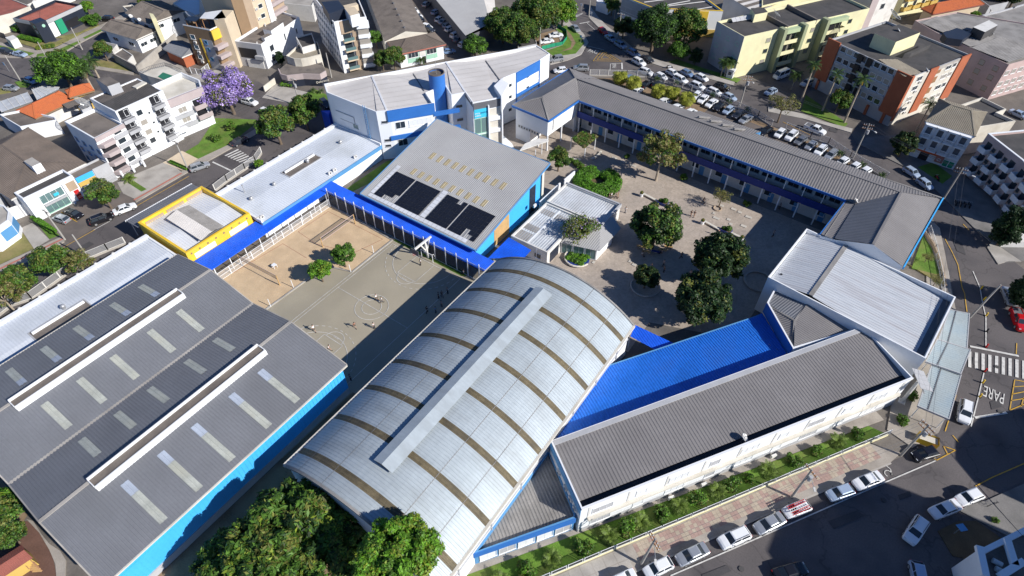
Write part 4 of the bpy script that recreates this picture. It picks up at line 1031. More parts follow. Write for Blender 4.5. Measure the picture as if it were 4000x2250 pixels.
sheet(head,'roof',[(-72.9,104.2,EZ + .1),(*ra,10.7),(*rb2,RZ),(-71.4,127.3,EZ + .1)],(1,0,.35),'roof_shed',.5,.06)  # slope facing away from the sun, shade put in by a darker sheet
sheet(head,'roof',[(-71.4,127.3,EZ + .1),(*rb2,RZ),(-62.7,126.6,EZ + .1)],(0,1,-.35),'roof_warm',.5,.045)
mb = MB()
for a,b in (((-72.9,104.2,EZ + .16),(*ra,10.76)),((-62.4,103.4,EZ + .16),(*ra,10.76)),((*ra,10.76),(*rb2,RZ + .06)),((-71.4,127.3,EZ + .16),(*rb2,RZ + .06)),((-61.5,115.0,EZ + .16),(*rb2,RZ + .06))): mb.bar(a,b,.35,.12)
mb.build('ridge_cap',[M['fibro_grey']],head)
mb = MB(); mb.bar((-72.9,104.1,EZ - .15),(-62.3,103.3,EZ - .15),.16,.5); mb.bar((-62.3,103.35,EZ - .15),(-61.4,115.0,EZ - .15),.16,.5); mb.bar((-73,104.2,EZ - .15),(-71.5,127.3,EZ - .15),.16,.5); mb.build('fascia',[M['blue']],head)
for i in range(8): t = (i + .7) / 9; window(head,Vector((-72.3,104.8)).lerp(Vector((-63.0,104.1)),t * .75 + .06),Vector((-.075,-1)),3.4,.45,.6,'white_old','glass')
for x,y in ((-63.2,104.5),(-62.8,110.0),(-62.5,115.4),(-65.6,115.6),(-65.8,104.8)): mb = MB(); mb.box(x - .15,y - .15,0,x + .15,y + .15,4.1); mb.build('column',[M['white']],head)
mb = MB(); mb.box(-63.0,106,5.0,-62.6,108.6,7.6); mb.build('wall_panel',[M['white_old']],head)
cv = place('bridge_canopy','flat white canopy bridging the hip-roofed block and the solar hall','canopy',(-65,101,0))
q = PL('2,1 20,35 150,-25 310,-40 355,-20 100,70',3.0); mb = MB(); mb.prism(PL('2,0 130,1448 250,1398 350,1400 370,1420 | 2,1 75,72',3.8),3.7,3.9,0,None,True); mb.build('slab',[M['white_old']],cv)
for x,y in ((-63.4,102.6),(-62.5,98.5)): mb = MB(); mb.tube((x,y,0),(x,y,3.7),.09,.09,8); mb.build('post',[M['white']],cv)
east = place('east_block','grey gabled two-storey block closing the courtyard beside the curved street','school building',(7,112,0))
mb = MB(); mb.prism([(-1.0,99.2),(11.6,99),(13.7,122),(-.2,112.6)],0,EZ - .2,0,False); mb.build('wall',[M['white_old']],east)
sheet(east,'roof',[(1.2,111.5,EZ),(*rg1,RZ),(6.4,98.4,RZ),(.6,99.0,EZ)],(1,0,.35),'roof_shed',.5,.06)
sheet(east,'roof',[(*rg1,RZ),(14.4,122.9,EZ),(12.1,98.4,EZ),(6.4,98.4,RZ)],(1,0,-.35),'roof_warm',.5,.045)
sheet(east,'roof',[(-.5,112,EZ - .3),(1.2,111.5,EZ - .2),(.6,99.0,EZ - .2),(-1.7,99.4,EZ - .45)],(1,0,.1),'roof_warm',.5,.045)
mb = MB(); mb.bar((14.5,123.0,EZ - .15),(12.2,98.2,EZ - .15),.22,.55); mb.build('fascia',[M['sky_blue']],east)
mb = MB(); mb.bar((-.6,112,EZ - .45),(-1.85,99.4,EZ - .6),.16,.5); mb.build('fascia',[M['blue']],east)
mb = MB(); mb.bar((*rg1,RZ + .05),(6.4,98.4,RZ + .05),.4,.12); mb.build('ridge_cap',[M['roof_warm']],east)
mb = MB(); mb.poly([(-1.6,98.95,6),(12.0,98.35,6),(12.0,98.35,EZ - .05),(6.4,98.42,RZ - .05),(.6,98.9,EZ - .1),(-1.6,98.95,EZ - .4)]); mb.build('gable_wall',[M['white']],east)
wins(east,(11.6,99),(13.7,122),[1.0,4.8],7,2.0,1.4); wins(east,(-.2,112.6),(-1.0,99.2),[1.0,5.0],4,2.0,1.4)
def px_roof_block(name,label,pts,z,wallm,cat='school building'):
 pass
W4 = [(-4.3,99.9),(-5.9,83.5),(19.0,80.0),(20.7,96.5)]
wm = place('white_roofed_hall','hall under a streaky white metal gable roof with white parapet','school hall',(7,91,0))
mb = MB(); o_ = ccw(W4); i_ = inset(o_,.22); mb.prism(o_,0,6.9,0,False); mb.ring(o_,i_,6.9,8.1,0); mb.build('wall',[M['white']],wm)
r0,r1 = (1.2,82.9),(2.8,98.7)
i0 = inset(o_,.3)
def near(x,y): return min(i0,key=lambda p: (p[0] - x) ** 2 + (p[1] - y) ** 2)
sheet(wm,'roof',[(*near(-6,84),7.3),(*r0,8.4),(*r1,8.4),(*near(-4,100),7.3)],(1,0,.1),'roof_streak',.55,.06)
e1,e2 = near(19,80.6),near(20.8,97)
sheet(wm,'roof',[(*r0,8.4),(e1[0] - 1.0,e1[1],6.95),(e2[0] - 1.0,e2[1],6.95),(*r1,8.4)],(1,-.05,-.07),'roof_streak',.55,.06)
mb = MB(); mb.bar((*r0,8.46),(*r1,8.46),.7,.14); mb.build('ridge_cap',[M['fibro_grey']],wm)
mb = MB(); mb.flat([(e1[0] - 1.0,e1[1]),e1,e2,(e2[0] - 1.0,e2[1])],6.96); mb.build('gutter',[M['grey_dark']],wm)
p = P(3,1,130,1320,7.4); mb = MB(); mb.tube((p.x,p.y,7.3),(p.x,p.y,7.65),.2,.2,10); mb.build('roof_hatch',[M['black']],wm)
for s in ('3,2 1120,560','3,2 1150,560'):
 pass
hp = place('hip_roofed_link','small grey hip roof behind a white parapet between the white hall and the street block','school building',(2,79,0))
HP = ccw([(-4.2,84.2),(-4.2,79.4),(2.3,72.2),(9.7,82.2)])
mb = MB(); i_ = inset(HP,.25); mb.prism(HP,0,5.6,0,False); mb.ring(HP,i_,5.6,6.5,0); mb.build('wall',[M['white']],hp)
ap = P(3,2,268,335,6.7); tp2 = P(3,2,440,95,6.3)
k = [min(i_,key=lambda p: (p[0] - a) ** 2 + (p[1] - b) ** 2) for a,b in ((-4.2,84.2),(-4.2,79.4),(2.3,72.2),(9.7,82.2))]
for pl,rb,m in (([(*k[0],6.0),(*k[1],6.0),(ap.x,ap.y,6.75),(tp2.x,tp2.y - .2,6.3)],(.3,1,0),'roof_shed'),([(*k[1],6.0),(*k[2],6.0),(ap.x,ap.y,6.75)],(1,1,0),'roof_warm'),
    ([(ap.x,ap.y,6.75),(*k[2],6.0),(*k[3],6.0),(tp2.x,tp2.y - .2,6.3)],(1,-.15,0),'roof_warm')):
 sheet(hp,'roof',pl,rb,m,.4,.05)
mb = MB(); mb.bar((ap.x,ap.y,6.8),(*k[2],6.05),.4,.12); mb.bar((ap.x,ap.y,6.8),(*k[1],6.05),.35,.12); mb.bar((ap.x,ap.y,6.8),(tp2.x,tp2.y,6.4),.3,.12); mb.build('ridge_cap',[M['fibro_grey']],hp)
mb = MB(); o2 = [(-4.2,79.4),(2.3,72.2)]; wall_box(mb,o2[0],o2[1],0,1,4.2,6.4,.05); mb.build('blue_panel',[M['blue']],hp)
gb = place('street_block','two-storey white block with dark grey ribbed roof along the lower street garden','school building',(0,57,0))
G = ccw([(10,82.5),(18.4,76.3),(-11.4,31.3),(-19.6,37.1)])
mb = MB(); i_ = inset(G,.2); mb.prism(G,0,6.0,0,False); mb.ring(G,i_,6.0,7.05,0); mb.build('wall',[M['white']],gb)
gk = [min(i_,key=lambda p: (p[0] - a) ** 2 + (p[1] - b) ** 2) for a,b in ((10,82.5),(18.4,76.3),(-11.4,31.3),(-19.6,37.1))]
gx = [Vector(gk[1]) - V_ * 1.1,Vector(gk[2]) - V_ * 1.1]
sheet(gb,'roof',[(*gk[0],6.95),(*gx[0],6.2),(*gx[1],6.2),(*gk[3],6.95)],(V_.x,V_.y,-.08),'roof_warm',.5,.045)
mb = MB(); mb.flat([tuple(gx[0]),gk[1],gk[2],tuple(gx[1])],6.1); mb.build('gutter',[M['black']],gb)  # gutter bed, black so the parapet's shadow is in its colour
mb = MB(); a,b = Vector(gk[0]),Vector(gk[3]); mb.bar((*(a + V_ * .25),7.0),(*(b + V_ * .25),7.0),.7,.12); mb.build('ridge_flashing',[M['grey_wall']],gb)
A,B = (-11.4,31.3),(18.4,76.3)
LG = (Vector(B) - Vector(A)).length
mb = MB(); wall_box(mb,A,B,.02,.985,3.3,3.75,.45); mb.build('ledge',[M['offwhite']],gb)
mb = MB(); wall_box(mb,A,B,.0,1.0,6.75,7.06,.1); mb.build('cornice',[M['frame']],gb)
for i in range(9):
 t = .035 + i * .105
 for z,h in ((4.2,1.5),(1.0,1.9)):
  q = Vector(A).lerp(Vector(B),t + .024); window(gb,q,V_,z,3.0 if i % 2 == 0 else 1.6,h,'frame','grey_wall' if i % 3 == 0 else 'louvre','')
for i in range(10): mb = MB(); t = .02 + i * .106; wall_box(mb,A,B,t,t + .006,3.8,6.7,.06); mb.build('pilaster',[M['white_old']],gb)
mb = MB(); wall_box(mb,A,B,.0,1.0,0,.9,.08); mb.build('plinth',[M['grey_wall']],gb)
A2,B2 = (-19.6,37.1),(-11.4,31.3)
mb = MB(); wall_box(mb,A2,B2,0,1,5.2,6.9,.08); mb.build('blue_band',[M['fascia']],gb)
wins(gb,(18.4,76.3),(10,82.5),[1.2,4.4],3,1.5,1.4)
for i,(x,y) in enumerate(((460,360),(545,540),(585,640),(640,720))):
 t = (.35,.58,.74,.88)[i]; part_ac(gb,A2,B2,t,4.4)
big = place('blue_metal_roof','large bright blue ribbed metal roof between arched hall and street block','roofed passage',(-9,58,0))
BG = [(-6.9,74.4),(-20.0,54.6),(-20.0,38.2),(-18.2,39.4),(2.0,71.6),(-4.0,79.2)]
nrm = V_
def bz(p): return 4.0 + .07 * max(0,(Vector(p) - Vector((-20,54.6))).dot(V_))
c_ = BG
for a,b in ((0,6),): pass
sheet(big,'roof',[(-6.9,74.4,bz((-6.9,74.4))),(-20.0,54.6,bz((-20,54.6))),(-20.0,38.0,bz((-20,38))),(-19.2,38.0,bz((-19.2,38))),(2.2,70.9,bz((2.2,70.9))),(2.2,72.0,bz((2.2,72)))],(V_.x,V_.y,.07),'blue_metal',.45,.07)
sheet(big,'roof',[(-6.9,74.4,bz((-6.9,74.4))),(2.2,72.0,bz((2.2,72))),(-4.2,79.2,bz((-4.2,79.2)))],(V_.x,V_.y,.07),'blue_metal',.45,.07)
mb = MB(); mb.bar((-20.1,54.7,3.9),(-4.3,78.6,3.9),.2,.35); mb.build('gutter',[M['fascia']],big)
for i in range(6):
 q = Vector((-19.4,55.2)).lerp(Vector((-6.6,74.4)),i / 5); mb = MB(); mb.box(q.x - .1,q.y - .1,0,q.x + .1,q.y + .1,3.8); mb.build('post',[M['white']],big)
ln = place('lean_to','triangular lean-to with brown ribbed roof and blue louvred front','lean-to',(-16,28,0))
LN = ccw([(-20.0,37.6),(-12.3,31.9),(-12.0,31.2),(-19.9,20.3)])
mb = MB(); i_ = inset(LN,.25); mb.prism(LN,0,3.0,0,False); mb.ring(LN,i_,3.0,3.75,0); mb.build('wall',[M['fascia']],ln)
lk = inset(LN,.2)
sheet(ln,'roof',[(p[0],p[1],3.25 - .05 * (Vector(p) - Vector((-20,37))).dot(V_) / 5) for p in lk],(V_.x,V_.y,-.01),'fibro_grey',.45,.06)
A,B = (-19.9,20.3),(-12.0,31.2)
mb = MB(); wall_box(mb,A,B,-.01,1.01,2.5,3.76,.12); mb.build('blue_band',[M['blue']],ln)
for i in range(5):
 t = .04 + i * .19
 q = Vector(A).lerp(Vector(B),t + .09); window(ln,q,V_,.7,2.3,1.7,'frame','grey_wall' if i in (1,4) else 'louvre','')
ct = place('canteen','low courtyard canteen with two pale flat roofs and a glazed front','canteen',(-44,82,0))
for k,(r_,z,m) in enumerate((([(-50.4,84.3),(-37.5,84.3),(-37.5,91.8),(-50.4,91.8)],3.7,'roof_old'),([(-50.4,71.6),(-42.1,71.6),(-42.1,84.1),(-50.4,84.1)],3.5,'fibro_grey'))):
 o_ = ccw(r_); i_ = inset(o_,.3)
 mb = MB(); mb.prism(o_,0,z - .45,0,False); mb.ring(o_,i_,z - .45,z,0); mb.build('wall',[M['white_old']],ct)
 sheet(ct,'roof',[(p[0],p[1],z - .4) for p in i_],(0,1,0),'roof_old',.5,.05)
 if k:
  for x0,y0,x1,y1,mm in ((-50.0,75.3,-46.9,77.0,'fibro_grey'),(-49.9,81.0,-43.2,82.6,'fibro_grey'),(-50.0,72.0,-46.8,74.6,'fibro_grey')): sheet(ct,'roof_patch',[(x0,y0,z - .36),(x1,y0,z - .36),(x1,y1,z - .36),(x0,y1,z - .36)],(0,1,0),mm,.5,.05)
  mb = MB(); mb.box(-47.0,71.9,z - .4,-46.7,83.8,z - .3); mb.build('roof_joint',[M['white']],ct)
mb = MB(); mb.box(-37.7,84.2,3.2,-37.3,91.9,3.95); mb.box(-50.4,91.6,3.2,-37.5,92.0,3.95); mb.build('gutter',[M['grey_wall']],ct)
mb = MB(); mb.prism([(-42.0,76.4),(-35.2,78.4),(-35.0,84.2),(-42.0,84.2)],0,2.7,0,False); mb.build('wall',[M['white']],ct)
for pl in ([(-42.1,76.0,2.75),(-34.6,78.1,2.75),(-37.6,83.5,3.7),(-42.1,83.5,3.7)],[(-34.6,78.1,2.75),(-34.4,86.4,2.75),(-37.5,88.0,3.7),(-37.6,83.5,3.7)]): sheet(ct,'roof',pl,(0,1,.12) if pl[0][0] < -40 else (1,0,-.3),'roof_solar',.4,.04)
wins(ct,(-42.0,76.4),(-35.2,78.4),[.1],3,2.0,2.4,'grey_wall','glass_pale')
wins(ct,(-50.4,71.6),(-42.1,71.6),[1.0],2,1.6,1.2); mb = MB(); mb.box(-42.1,72.6,.2,-42.0,75.6,2.6); mb.build('door',[M['navy_black']],ct)
bw = MB()
for a,b,h in (((-52.2,84.5),(-52.2,92.5),2.6),((-52.2,94.2),(-52.0,98.2),2.4)): bw.bar((*a,h / 2),(*b,h / 2),.25,h)
tag(bw.build('yard_wall',[M['white']]),'white garden wall between the solar hall and the canteen','wall')
for q,lb in (((2,1,235,640),'air conditioner on the canteen wall facing the blue hall'),): p = P(*q,3.4); ac_unit(p.x,p.y,3.5,1.57,lb)
sb = place('canopy','small bright blue canopy behind the arched hall, half in shade','canopy',(-17,66,0))
q = PL('2,2 1240,375 1640,565 1460,635 1190,490',3.1)
sheet(sb,'roof',[(*p,3.1) for p in q],(V_.x,V_.y,0),'blue_roof',.4,.04)
for p in q: mb = MB(); mb.tube((*p,0),(*p,3.05),.06,.06,6); mb.build('post',[M['white']],sb)
for q_,lb in (((2,2,1130,680),'air conditioner beside the hall wall, the higher of two'),((2,2,1090,730),'air conditioner beside the hall wall, the lower of two')):
 p = P(*q_,.6); ac_unit(p.x,p.y,.3,1.57,lb)
for i,(s,nm) in enumerate((('3,2 1830,222 2025,262 2000,612 1720,520','pale blue entrance canopy furthest up the street'),('3,2 1705,522 2035,625 1940,865 1590,742','pale blue entrance canopy in the middle, overlapping its neighbours'),('3,2 1650,775 1940,880 1820,1320 1510,1190','pale blue entrance canopy nearest the street corner'))):
 z = (3.2,3.7,3.3)[i]; q = PL(s,z); c_ = sum((Vector(p) for p in q),Vector((0,0))) / 4
 r_ = place('entrance_canopy',nm,'canopy',(c_.x,c_.y,0),'entrance canopies on the street side')
 d_ = Vector(q[1]) - Vector(q[0])
 sheet(r_,'roof',[(*p,z) for p in q],(d_.x,d_.y,0),'canopy_pale',.42,.05)
 mb = MB(); mb.ring(inset(ccw(q),-.08),inset(ccw(q),.05),z - .25,z + .08); mb.build('edge_trim',[M['grey_wall']],r_)
 a,b = Vector(q[0]).lerp(Vector(q[1]),.32),Vector(q[3]).lerp(Vector(q[2]),.32); mb = MB(); mb.bar((*a,z + .07),(*b,z + .07),.12,.06); mb.build('valley_gutter',[M['grey_dark']],r_)
 for p in inset(ccw(q),.3): mb = MB(); mb.tube((*p,0),(*p,z - .1),.07,.07,8); mb.build('post',[M['white']],r_)
sp = P(3,2,1340,1150,0)
st = place('solar_billboard','tall slanted grey panel board on a white steel post at the school corner','panel board',(sp.x,sp.y,0))
mb = MB(); mb.tube((sp.x,sp.y,0),(sp.x,sp.y,5.4),.28,.22,10); mb.box(sp.x - .5,sp.y - .5,0,sp.x + .5,sp.y + .5,.3); mb.build('post',[M['white_old']],st)
q = [P(3,2,1460,850,6.2),P(3,2,1530,825,6.2),P(3,2,1605,1035,6.6),P(3,2,1545,1085,5.0)]
a,b = (q[0] + q[1]) / 2,(q[2] + q[3]) / 2; u = (b - a); u.z = 0; s_ = Vector((u.y,-u.x,0)).normalized()
for i in range(2):
 for j in range(4):
  o0 = a + u * (j / 4) + s_ * (i - 1) * 1.0 + Vector((0,0,.3 * i)); mb = MB(); mb.obox(o0,u * .24,s_ * .96 + Vector((0,0,.28)),(0,0,.06)); mb.build('panel',[M['grey_wall']],st)
mb = MB(); mb.bar(Vector((sp.x,sp.y,5.3)),(a + b) / 2,.15,.15); mb.bar(a - Vector((0,0,.1)),b - Vector((0,0,.1)),.12,.12); mb.build('bracket',[M['metal']],st)
# ================================================================ TOWN AROUND THE SCHOOL
def E(root,c,r,x,y,z=None):
 """wall edge of root nearest to a point of the photo"""
 p = pts_of(root); q = P(c,r,x,y,z or 0)
 i = min(range(len(p)),key=lambda i: ((p[i][0] + p[(i + 1) % len(p)][0]) / 2 - q.x) ** 2 + ((p[i][1] + p[(i + 1) % len(p)][1]) / 2 - q.y) ** 2)
 return Vector(p[i]),Vector(p[(i + 1) % len(p)])
def wb(root,name,m,A,B,t0,t1,z0,z1,d=.06,d0=0.0):
 mb = MB(); wall_box(mb,A,B,t0,t1,z0,z1,d,0,d0); return mb.build(name,[M[m]],root)
def blk(root,name,m,pts,z0,z1,top=None):
 mb = MB(); mb.prism(pts,z0,z1,0,1 if top else None); return mb.build(name,[M[m]] + ([M[top]] if top else []),root)
def fnorm(A,B): d = B - A; return Vector((d.y,-d.x)).normalized()
# -- far left row along the street
r = flat_building('white_shop','shop with bright white framed glass front under a dark ribbed roof, left edge','shop',[(-135,22.9),(-134.8,32.8),(-138.6,32.8),(-138.6,22.9)],5.6,'white','slab_dark',.5,.3)
A,B = Vector((-135,22.9)),Vector((-134.8,32.8))
A,B = (A,B) if fnorm(A,B).x > 0 else (B,A)
for t,w_ in ((.36,2.6),(.58,2.6)): window(r,A.lerp(B,t),Vector((1,0)),2.7,2.4,1.9,'frame','glass_pale'); window(r,A.lerp(B,t),Vector((1,0)),.3,2.4,2.0,'green_pale','glass_pale')
wb(r,'sign_plate','cyan',A,B,.5,.6,3.2,3.8,.14); wb(r,'frame_pier','white',A,B,.72,.77,0,5.0,.5); wb(r,'frame_pier','white',A,B,0,.24,0,5.0,.3)
wb(r,'shop_panel','brown_pale',A,B,.79,.97,2.6,4.6,.1); wb(r,'shop_door','red',A,B,.85,.95,.1,2.4,.08); wb(r,'ledge','grey_wall',A,B,.25,.7,2.2,2.6,.5)
r = place('dark_roofed_shop','large low building with dark brown ribbed hip roof behind the white shop front','building',(-148,29,0))
q = [(-163,21),(-138.7,22.0),(-138.7,37),(-163,37)]
mb = MB(); mb.prism(q,0,4.6,0,False); mb.build('wall',[M['grey_wall']],r); hip_roof(r,q,4.7,2.1,'tile_dark',.55,.07,.3,0,.28)
p = P(0,1,330,200,7); blk(r,'roof_box','white',[(p.x - 1.6,p.y - .8),(p.x + 1.9,p.y - .8),(p.x + 1.9,p.y + .9),(p.x - 1.6,p.y + .9)],4.8,7.5,'concrete')
r = place('dark_roofed_shop','wing of the dark ribbed roof running off the left edge of the photo','building',(-160,12,0))
q = [(-175,4),(-146,8),(-144,21.6),(-175,20.8)]; mb = MB(); mb.prism(q,0,4.2,0,False); mb.build('wall',[M['grey_wall']],r); hip_roof(r,q,4.3,2.2,'tile_dark',.55,.07,.3,0,.25)
r = flat_building('sign_wall','shop front with blue band, orange panel and grey sign board behind a round tree','shop',[(-135.2,33.0),(-135.0,40.2),(-138.6,40.2),(-138.6,33.0)],4.4,'grey_wall','slab',.4,.2)
A,B = E(r,0,1,850,330,4); wb(r,'sign_panel','ochre',A,B,0,.5,2.2,3.3,.1); wb(r,'sign_panel','sky_blue',A,B,0,.5,3.3,4.5,.12); wb(r,'sign_board','grey_wall',A,B,.52,.98,2.2,4.7,.14)
r = flat_building('curved_shop','white building with curved blue glass front at the left edge of the photo','shop',PL('0,1 -350,560 60,640 112,700 100,790 -100,930 -400,960',4),4.6,'white','concrete',.5,.25)
A,B = E(r,0,1,90,740,4); wb(r,'glass_front','fascia',A,B,.05,.95,1.2,3.4,.08); A,B = E(r,0,1,0,860,4); wb(r,'glass_front','fascia',A,B,.4,.98,1.2,3.4,.08)
mb = MB(); a,b = PL('0,1 60,800 345,690'); mb.bar((*a,1.4),(*b,1.4),.2,2.8); tag(mb.build('garden_wall',[M['white']]),'plain white wall beside the concrete driveway at the left','wall')
# -- white apartment building with stepped balconies
r = place('white_apartments','white and grey apartment building with stacked balconies beside the purple tree','apartment building',(-141,53,0))
lowq = [(-147.5,40.3),(-135.6,40.3),(-136.2,47.2),(-147.5,47.2)]
mb = MB(); mb.prism(lowq,0,9.4,0,False); mb.ring(ccw(lowq),inset(ccw(lowq),.3),9.4,10.2,0)
mainq = [(-147.5,47.25),(-137.4,47.25),(-137.4,58.6),(-147.5,58.6)]; mb.prism(mainq,0,12.0,0,False); mb.ring(mainq,inset(mainq,.3),12.0,12.6,0)
ter = [(-147.5,58.65),(-138.2,58.65),(-137.2,67.4),(-140.5,69.2),(-147.5,69.0)]; mb.prism(ter,0,8.6,0,False); mb.ring(ccw(ter),inset(ccw(ter),.3),8.6,9.8,0)
mb.build('wall',[M['white']],r)
mb = MB(); mb.flat(inset(ccw(lowq),.2),9.5); mb.build('roof',[M['slab']],r); mb = MB(); mb.flat(inset(ccw(ter),.2),8.7); mb.build('terrace_floor',[M['offwhite']],r)
sheet(r,'roof',[(-147.3,47.5,12.35),(-142.5,47.5,12.9),(-142.5,58.4,12.9),(-147.3,58.4,12.35)],(1,0,.1),'fibro',.4,.05); sheet(r,'roof',[(-142.5,47.5,12.9),(-137.6,47.5,12.3),(-137.6,58.4,12.3),(-142.5,58.4,12.9)],(1,0,-.1),'slab_dark',.4,.05)
blk(r,'water_tank_room','grey_wall',PL('0,0 960,790 1080,870 1200,830 1100,770',15.0),12,15.0,'slab')
blk(r,'roof_box','offwhite',PL('0,0 1330,870 1370,885 1475,830 1440,815',13.2),12.4,13.2)
blk(r,'roof_tank_base','grey_wall',PL('0,0 790,1080 830,1120 920,1080 900,1010',10.6),9.4,10.9,'concrete')
A,B = Vector((-135.6,40.3)),Vector((-136.2,47.2))     # street face, low part
for z in (0.9,3.2,5.5,7.8):
 h = .85
 mb = MB(); mb.prism([(-135.7,40.2),(-134.5,41.0),(-134.6,43.6),(-135.9,43.9)],z + .0,z + h,0,None,True); mb.build('balcony',[M['mauve']],r)
 if z < 7: wb(r,'balcony_opening','black',A,B,.04,.5,z + h + .02,z + 2.0,.05)
 wb(r,'spandrel','grey_wall',A,B,.55,1.0,z,z + h,.3); window(r,A.lerp(B,.72),fnorm(A,B),z + h + .05,1.8,1.2,'frame','glass')
wb(r,'roof_edge','mauve',A,B,0,1,9.3,10.25,.25)
A,B = Vector((-137.4,47.25)),Vector((-137.4,58.6))
for z in (2.6,5.2,7.8,10.4):
 for t0,t1 in ((.02,.26),(.66,.9)):
  wb(r,'balcony_door','black',A,B,t0 + .02,t1 - .02,z,z + 2.0,.05); balcony(r,A,B,t0,t1,z,1.2,'grey_wall','metal_dark',.95); wb(r,'spandrel','grey_wall',A,B,t0,t1,z - .75,z - .16,1.25)
  window(r,A.lerp(B,t0 + .16),fnorm(A,B),z + .3,1.0,1.5,'frame','curtain')
for z,w_ in ((9.6,1.4),(7.2,1.6),(4.8,1.6),(2.6,1.4)): window(r,A.lerp(B,.4),Vector((1,0)),z,w_,1.3,'frame','curtain' if w_ > 1.5 else 'glass')
for z in (9.0,6.6,4.2): window(r,A.lerp(B,.57),Vector((1,0)),z,.6,.6)
A,B = Vector((-138.2,58.65)),Vector((-137.2,67.4))
for z in (3.0,5.5):
 wb(r,'spandrel','grey_wall',A,B,0,.55,z - .9,z,.5); balcony(r,A,B,.58,.98,z,1.3,'mauve'); window(r,A.lerp(B,.3),fnorm(A,B),z + .2,2.0,1.4,'frame','curtain'); wb(r,'balcony_door','black',A,B,.62,.9,z + .05,z + 2.0,.05)
wb(r,'terrace_parapet','mauve',A,B,-.02,1.0,8.0,9.85,.5); wb(r,'entrance_canopy','white',A,B,-.2,.2,2.4,2.7,2.4)
for y in (41.2,43.8,46.4): plain_box(r,'pillar','white',-134.9,y,0,-134.5,y + .4,1.8)
wins(r,(-147.5,40.3),(-135.6,40.3),[1.0,3.4,5.8],4,1.2,1.1,'fascia','glass_blue')
mb = MB(); mb.prism(PL('0,0 1390,720 1500,700 1640,660 1720,680 1830,710 1810,770 1660,810 1480,760',8.0),0,8.0); mb.build('pool_deck',[M['offwhite']],r)
mb = MB(); mb.prism(PL('0,0 1590,770 1640,728 1745,765 1660,808',8.1),8.0,8.12); mb.build('pool',[M['pool_green']],r)
dk = PL('0,0 1390,720 1500,665 1650,630 1720,650 1830,700',9.0)
mb = MB()
for a,b in chain(dk): mb.bar((*a,9.0),(*b,9.0),.06,.06); mb.bar((*a,8.3),(*b,8.3),.05,.05)
for a,b in chain(dk):
 for k in range(8): q = Vector(a).lerp(Vector(b),k / 8); mb.bar((q.x,q.y,8.0),(q.x,q.y,9.0),.05,.05,0,(1,0,0))
mb.build('railing',[M['metal_dark']],r)
def dish(x,y,z,rr,az,label,el=50,parent=None):
 t = thing('satellite_dish',label,'satellite dish',(x,y,z),'mesh satellite dishes on roofs')
 mb = MB(); n = 14; prev = None
 R_ = Matrix.Rotation(rad(az),3,'Z') @ Matrix.Rotation(rad(90 - el),3,'Y')
 off = Vector((0,0,rr * .9))
 for k in range(4):
  q = rr * k / 3; ring = [off + R_ @ Vector((q * math.cos(2 * math.pi * i / n),q * math.sin(2 * math.pi * i / n),.3 * rr * (k / 3) ** 2)) for i in range(n)]
  if prev:
   for i in range(n): mb.poly([prev[i],prev[(i + 1) % n],ring[(i + 1) % n],ring[i]])
  prev = ring
 mb.build('bowl',[M['dish_mesh'] if rr > 1 else M['white_old']],t)
 mb = MB(); mb.path(prev + prev[:1],.04 * max(1,rr),5)
 for i in range(0,n,2): mb.bar(off,prev[i],.05,.04)
 mb.build('rim',[M['metal']],t)
 mb = MB(); mb.tube((0,0,0),tuple(off),.08,.06,8); mb.tube(tuple(off),tuple(off + R_ @ Vector((0,0,rr * .75))),.03,.03,6); mb.build('mast',[M['metal']],t)
p = P(0,0,850,1090,11); dish(p.x,p.y,10.9,1.5,60,'big mesh satellite dish on the lower roof of the white apartments')
# -- orange roofed house and grey sheds behind it
r = place('orange_roofed_house','house with bright orange tiled roof behind the white apartments','house',(-168,46,0))
q = rect4(PL('0,0 175,1100 370,1200 750,990 600,920',3.6)); mb = MB(); mb.prism(inset(q,.5),0,3.5,0,False); mb.build('wall',[M['white_old']],r)
hip_roof(r,q,3.6,1.6,'tile_orange',.3,.05,.2,1 if (Vector(q[1]) - Vector(q[0])).length < (Vector(q[2]) - Vector(q[1])).length else 0,.25,'brown')
q = rect4(PL('0,0 620,905 740,965 970,912 880,868',4.6)); mb = MB(); mb.prism(inset(q,.4),0,4.6,0,False); mb.build('upper_wall',[M['ochre']],r)
hip_roof(r,q,4.7,1.2,'tile_orange',.3,.05,.2,1 if (Vector(q[1]) - Vector(q[0])).length < (Vector(q[2]) - Vector(q[1])).length else 0,.25,'brown')
r = flat_building('white_house','flat-roofed white house below the orange tiled roof','house',PL('0,0 0,1165 230,1120 560,1190 575,1220 210,1290',3.4),3.8,'white','fibro',.5,.2)
mb = MB(); a = PL('0,0 640,1080 960,960 1000,1000 690,1110',3.2); sheet(r,'shed_roof',[(*a[0],4.0),(*a[1],4.0),(*a[2],3.6),(*a[3],3.6)],(a[3][0] - a[0][0],a[3][1] - a[0][1],-.4),'fibro',.35,.05)
for i,(s,lb) in enumerate((('0,0 -60,1040 275,928 332,1020 20,1130','pale grey metal sheet roof in front of the orange roof, left of two'),('0,0 320,900 420,870 600,880 590,900 375,1005','pale grey metal sheet roof under the broad green tree, right of two'))):
 q = PL(s,2.6); c_ = q[0]; t = place('sheet_roof_shed',lb,'shed',(c_[0],c_[1],0),'grey sheds by the crossing'); mb = MB(); mb.prism(inset(ccw(q),.3),0,2.5,0,False); mb.build('wall',[M['concrete_dark']],t)
 mb = MB(); mb.flat(q,2.62); mb.build('roof',[M['roof_old']],t)
 mb = MB()
 for k in range(6):
  a,b = Vector(q[0]).lerp(Vector(q[1]),k / 5),Vector(q[3 if len(q) == 4 else 4]).lerp(Vector(q[2]),k / 5); mb.bar((*a,2.68),(*b,2.68),.12,.1)
 mb.build('roof_batten',[M['white_old']],t)
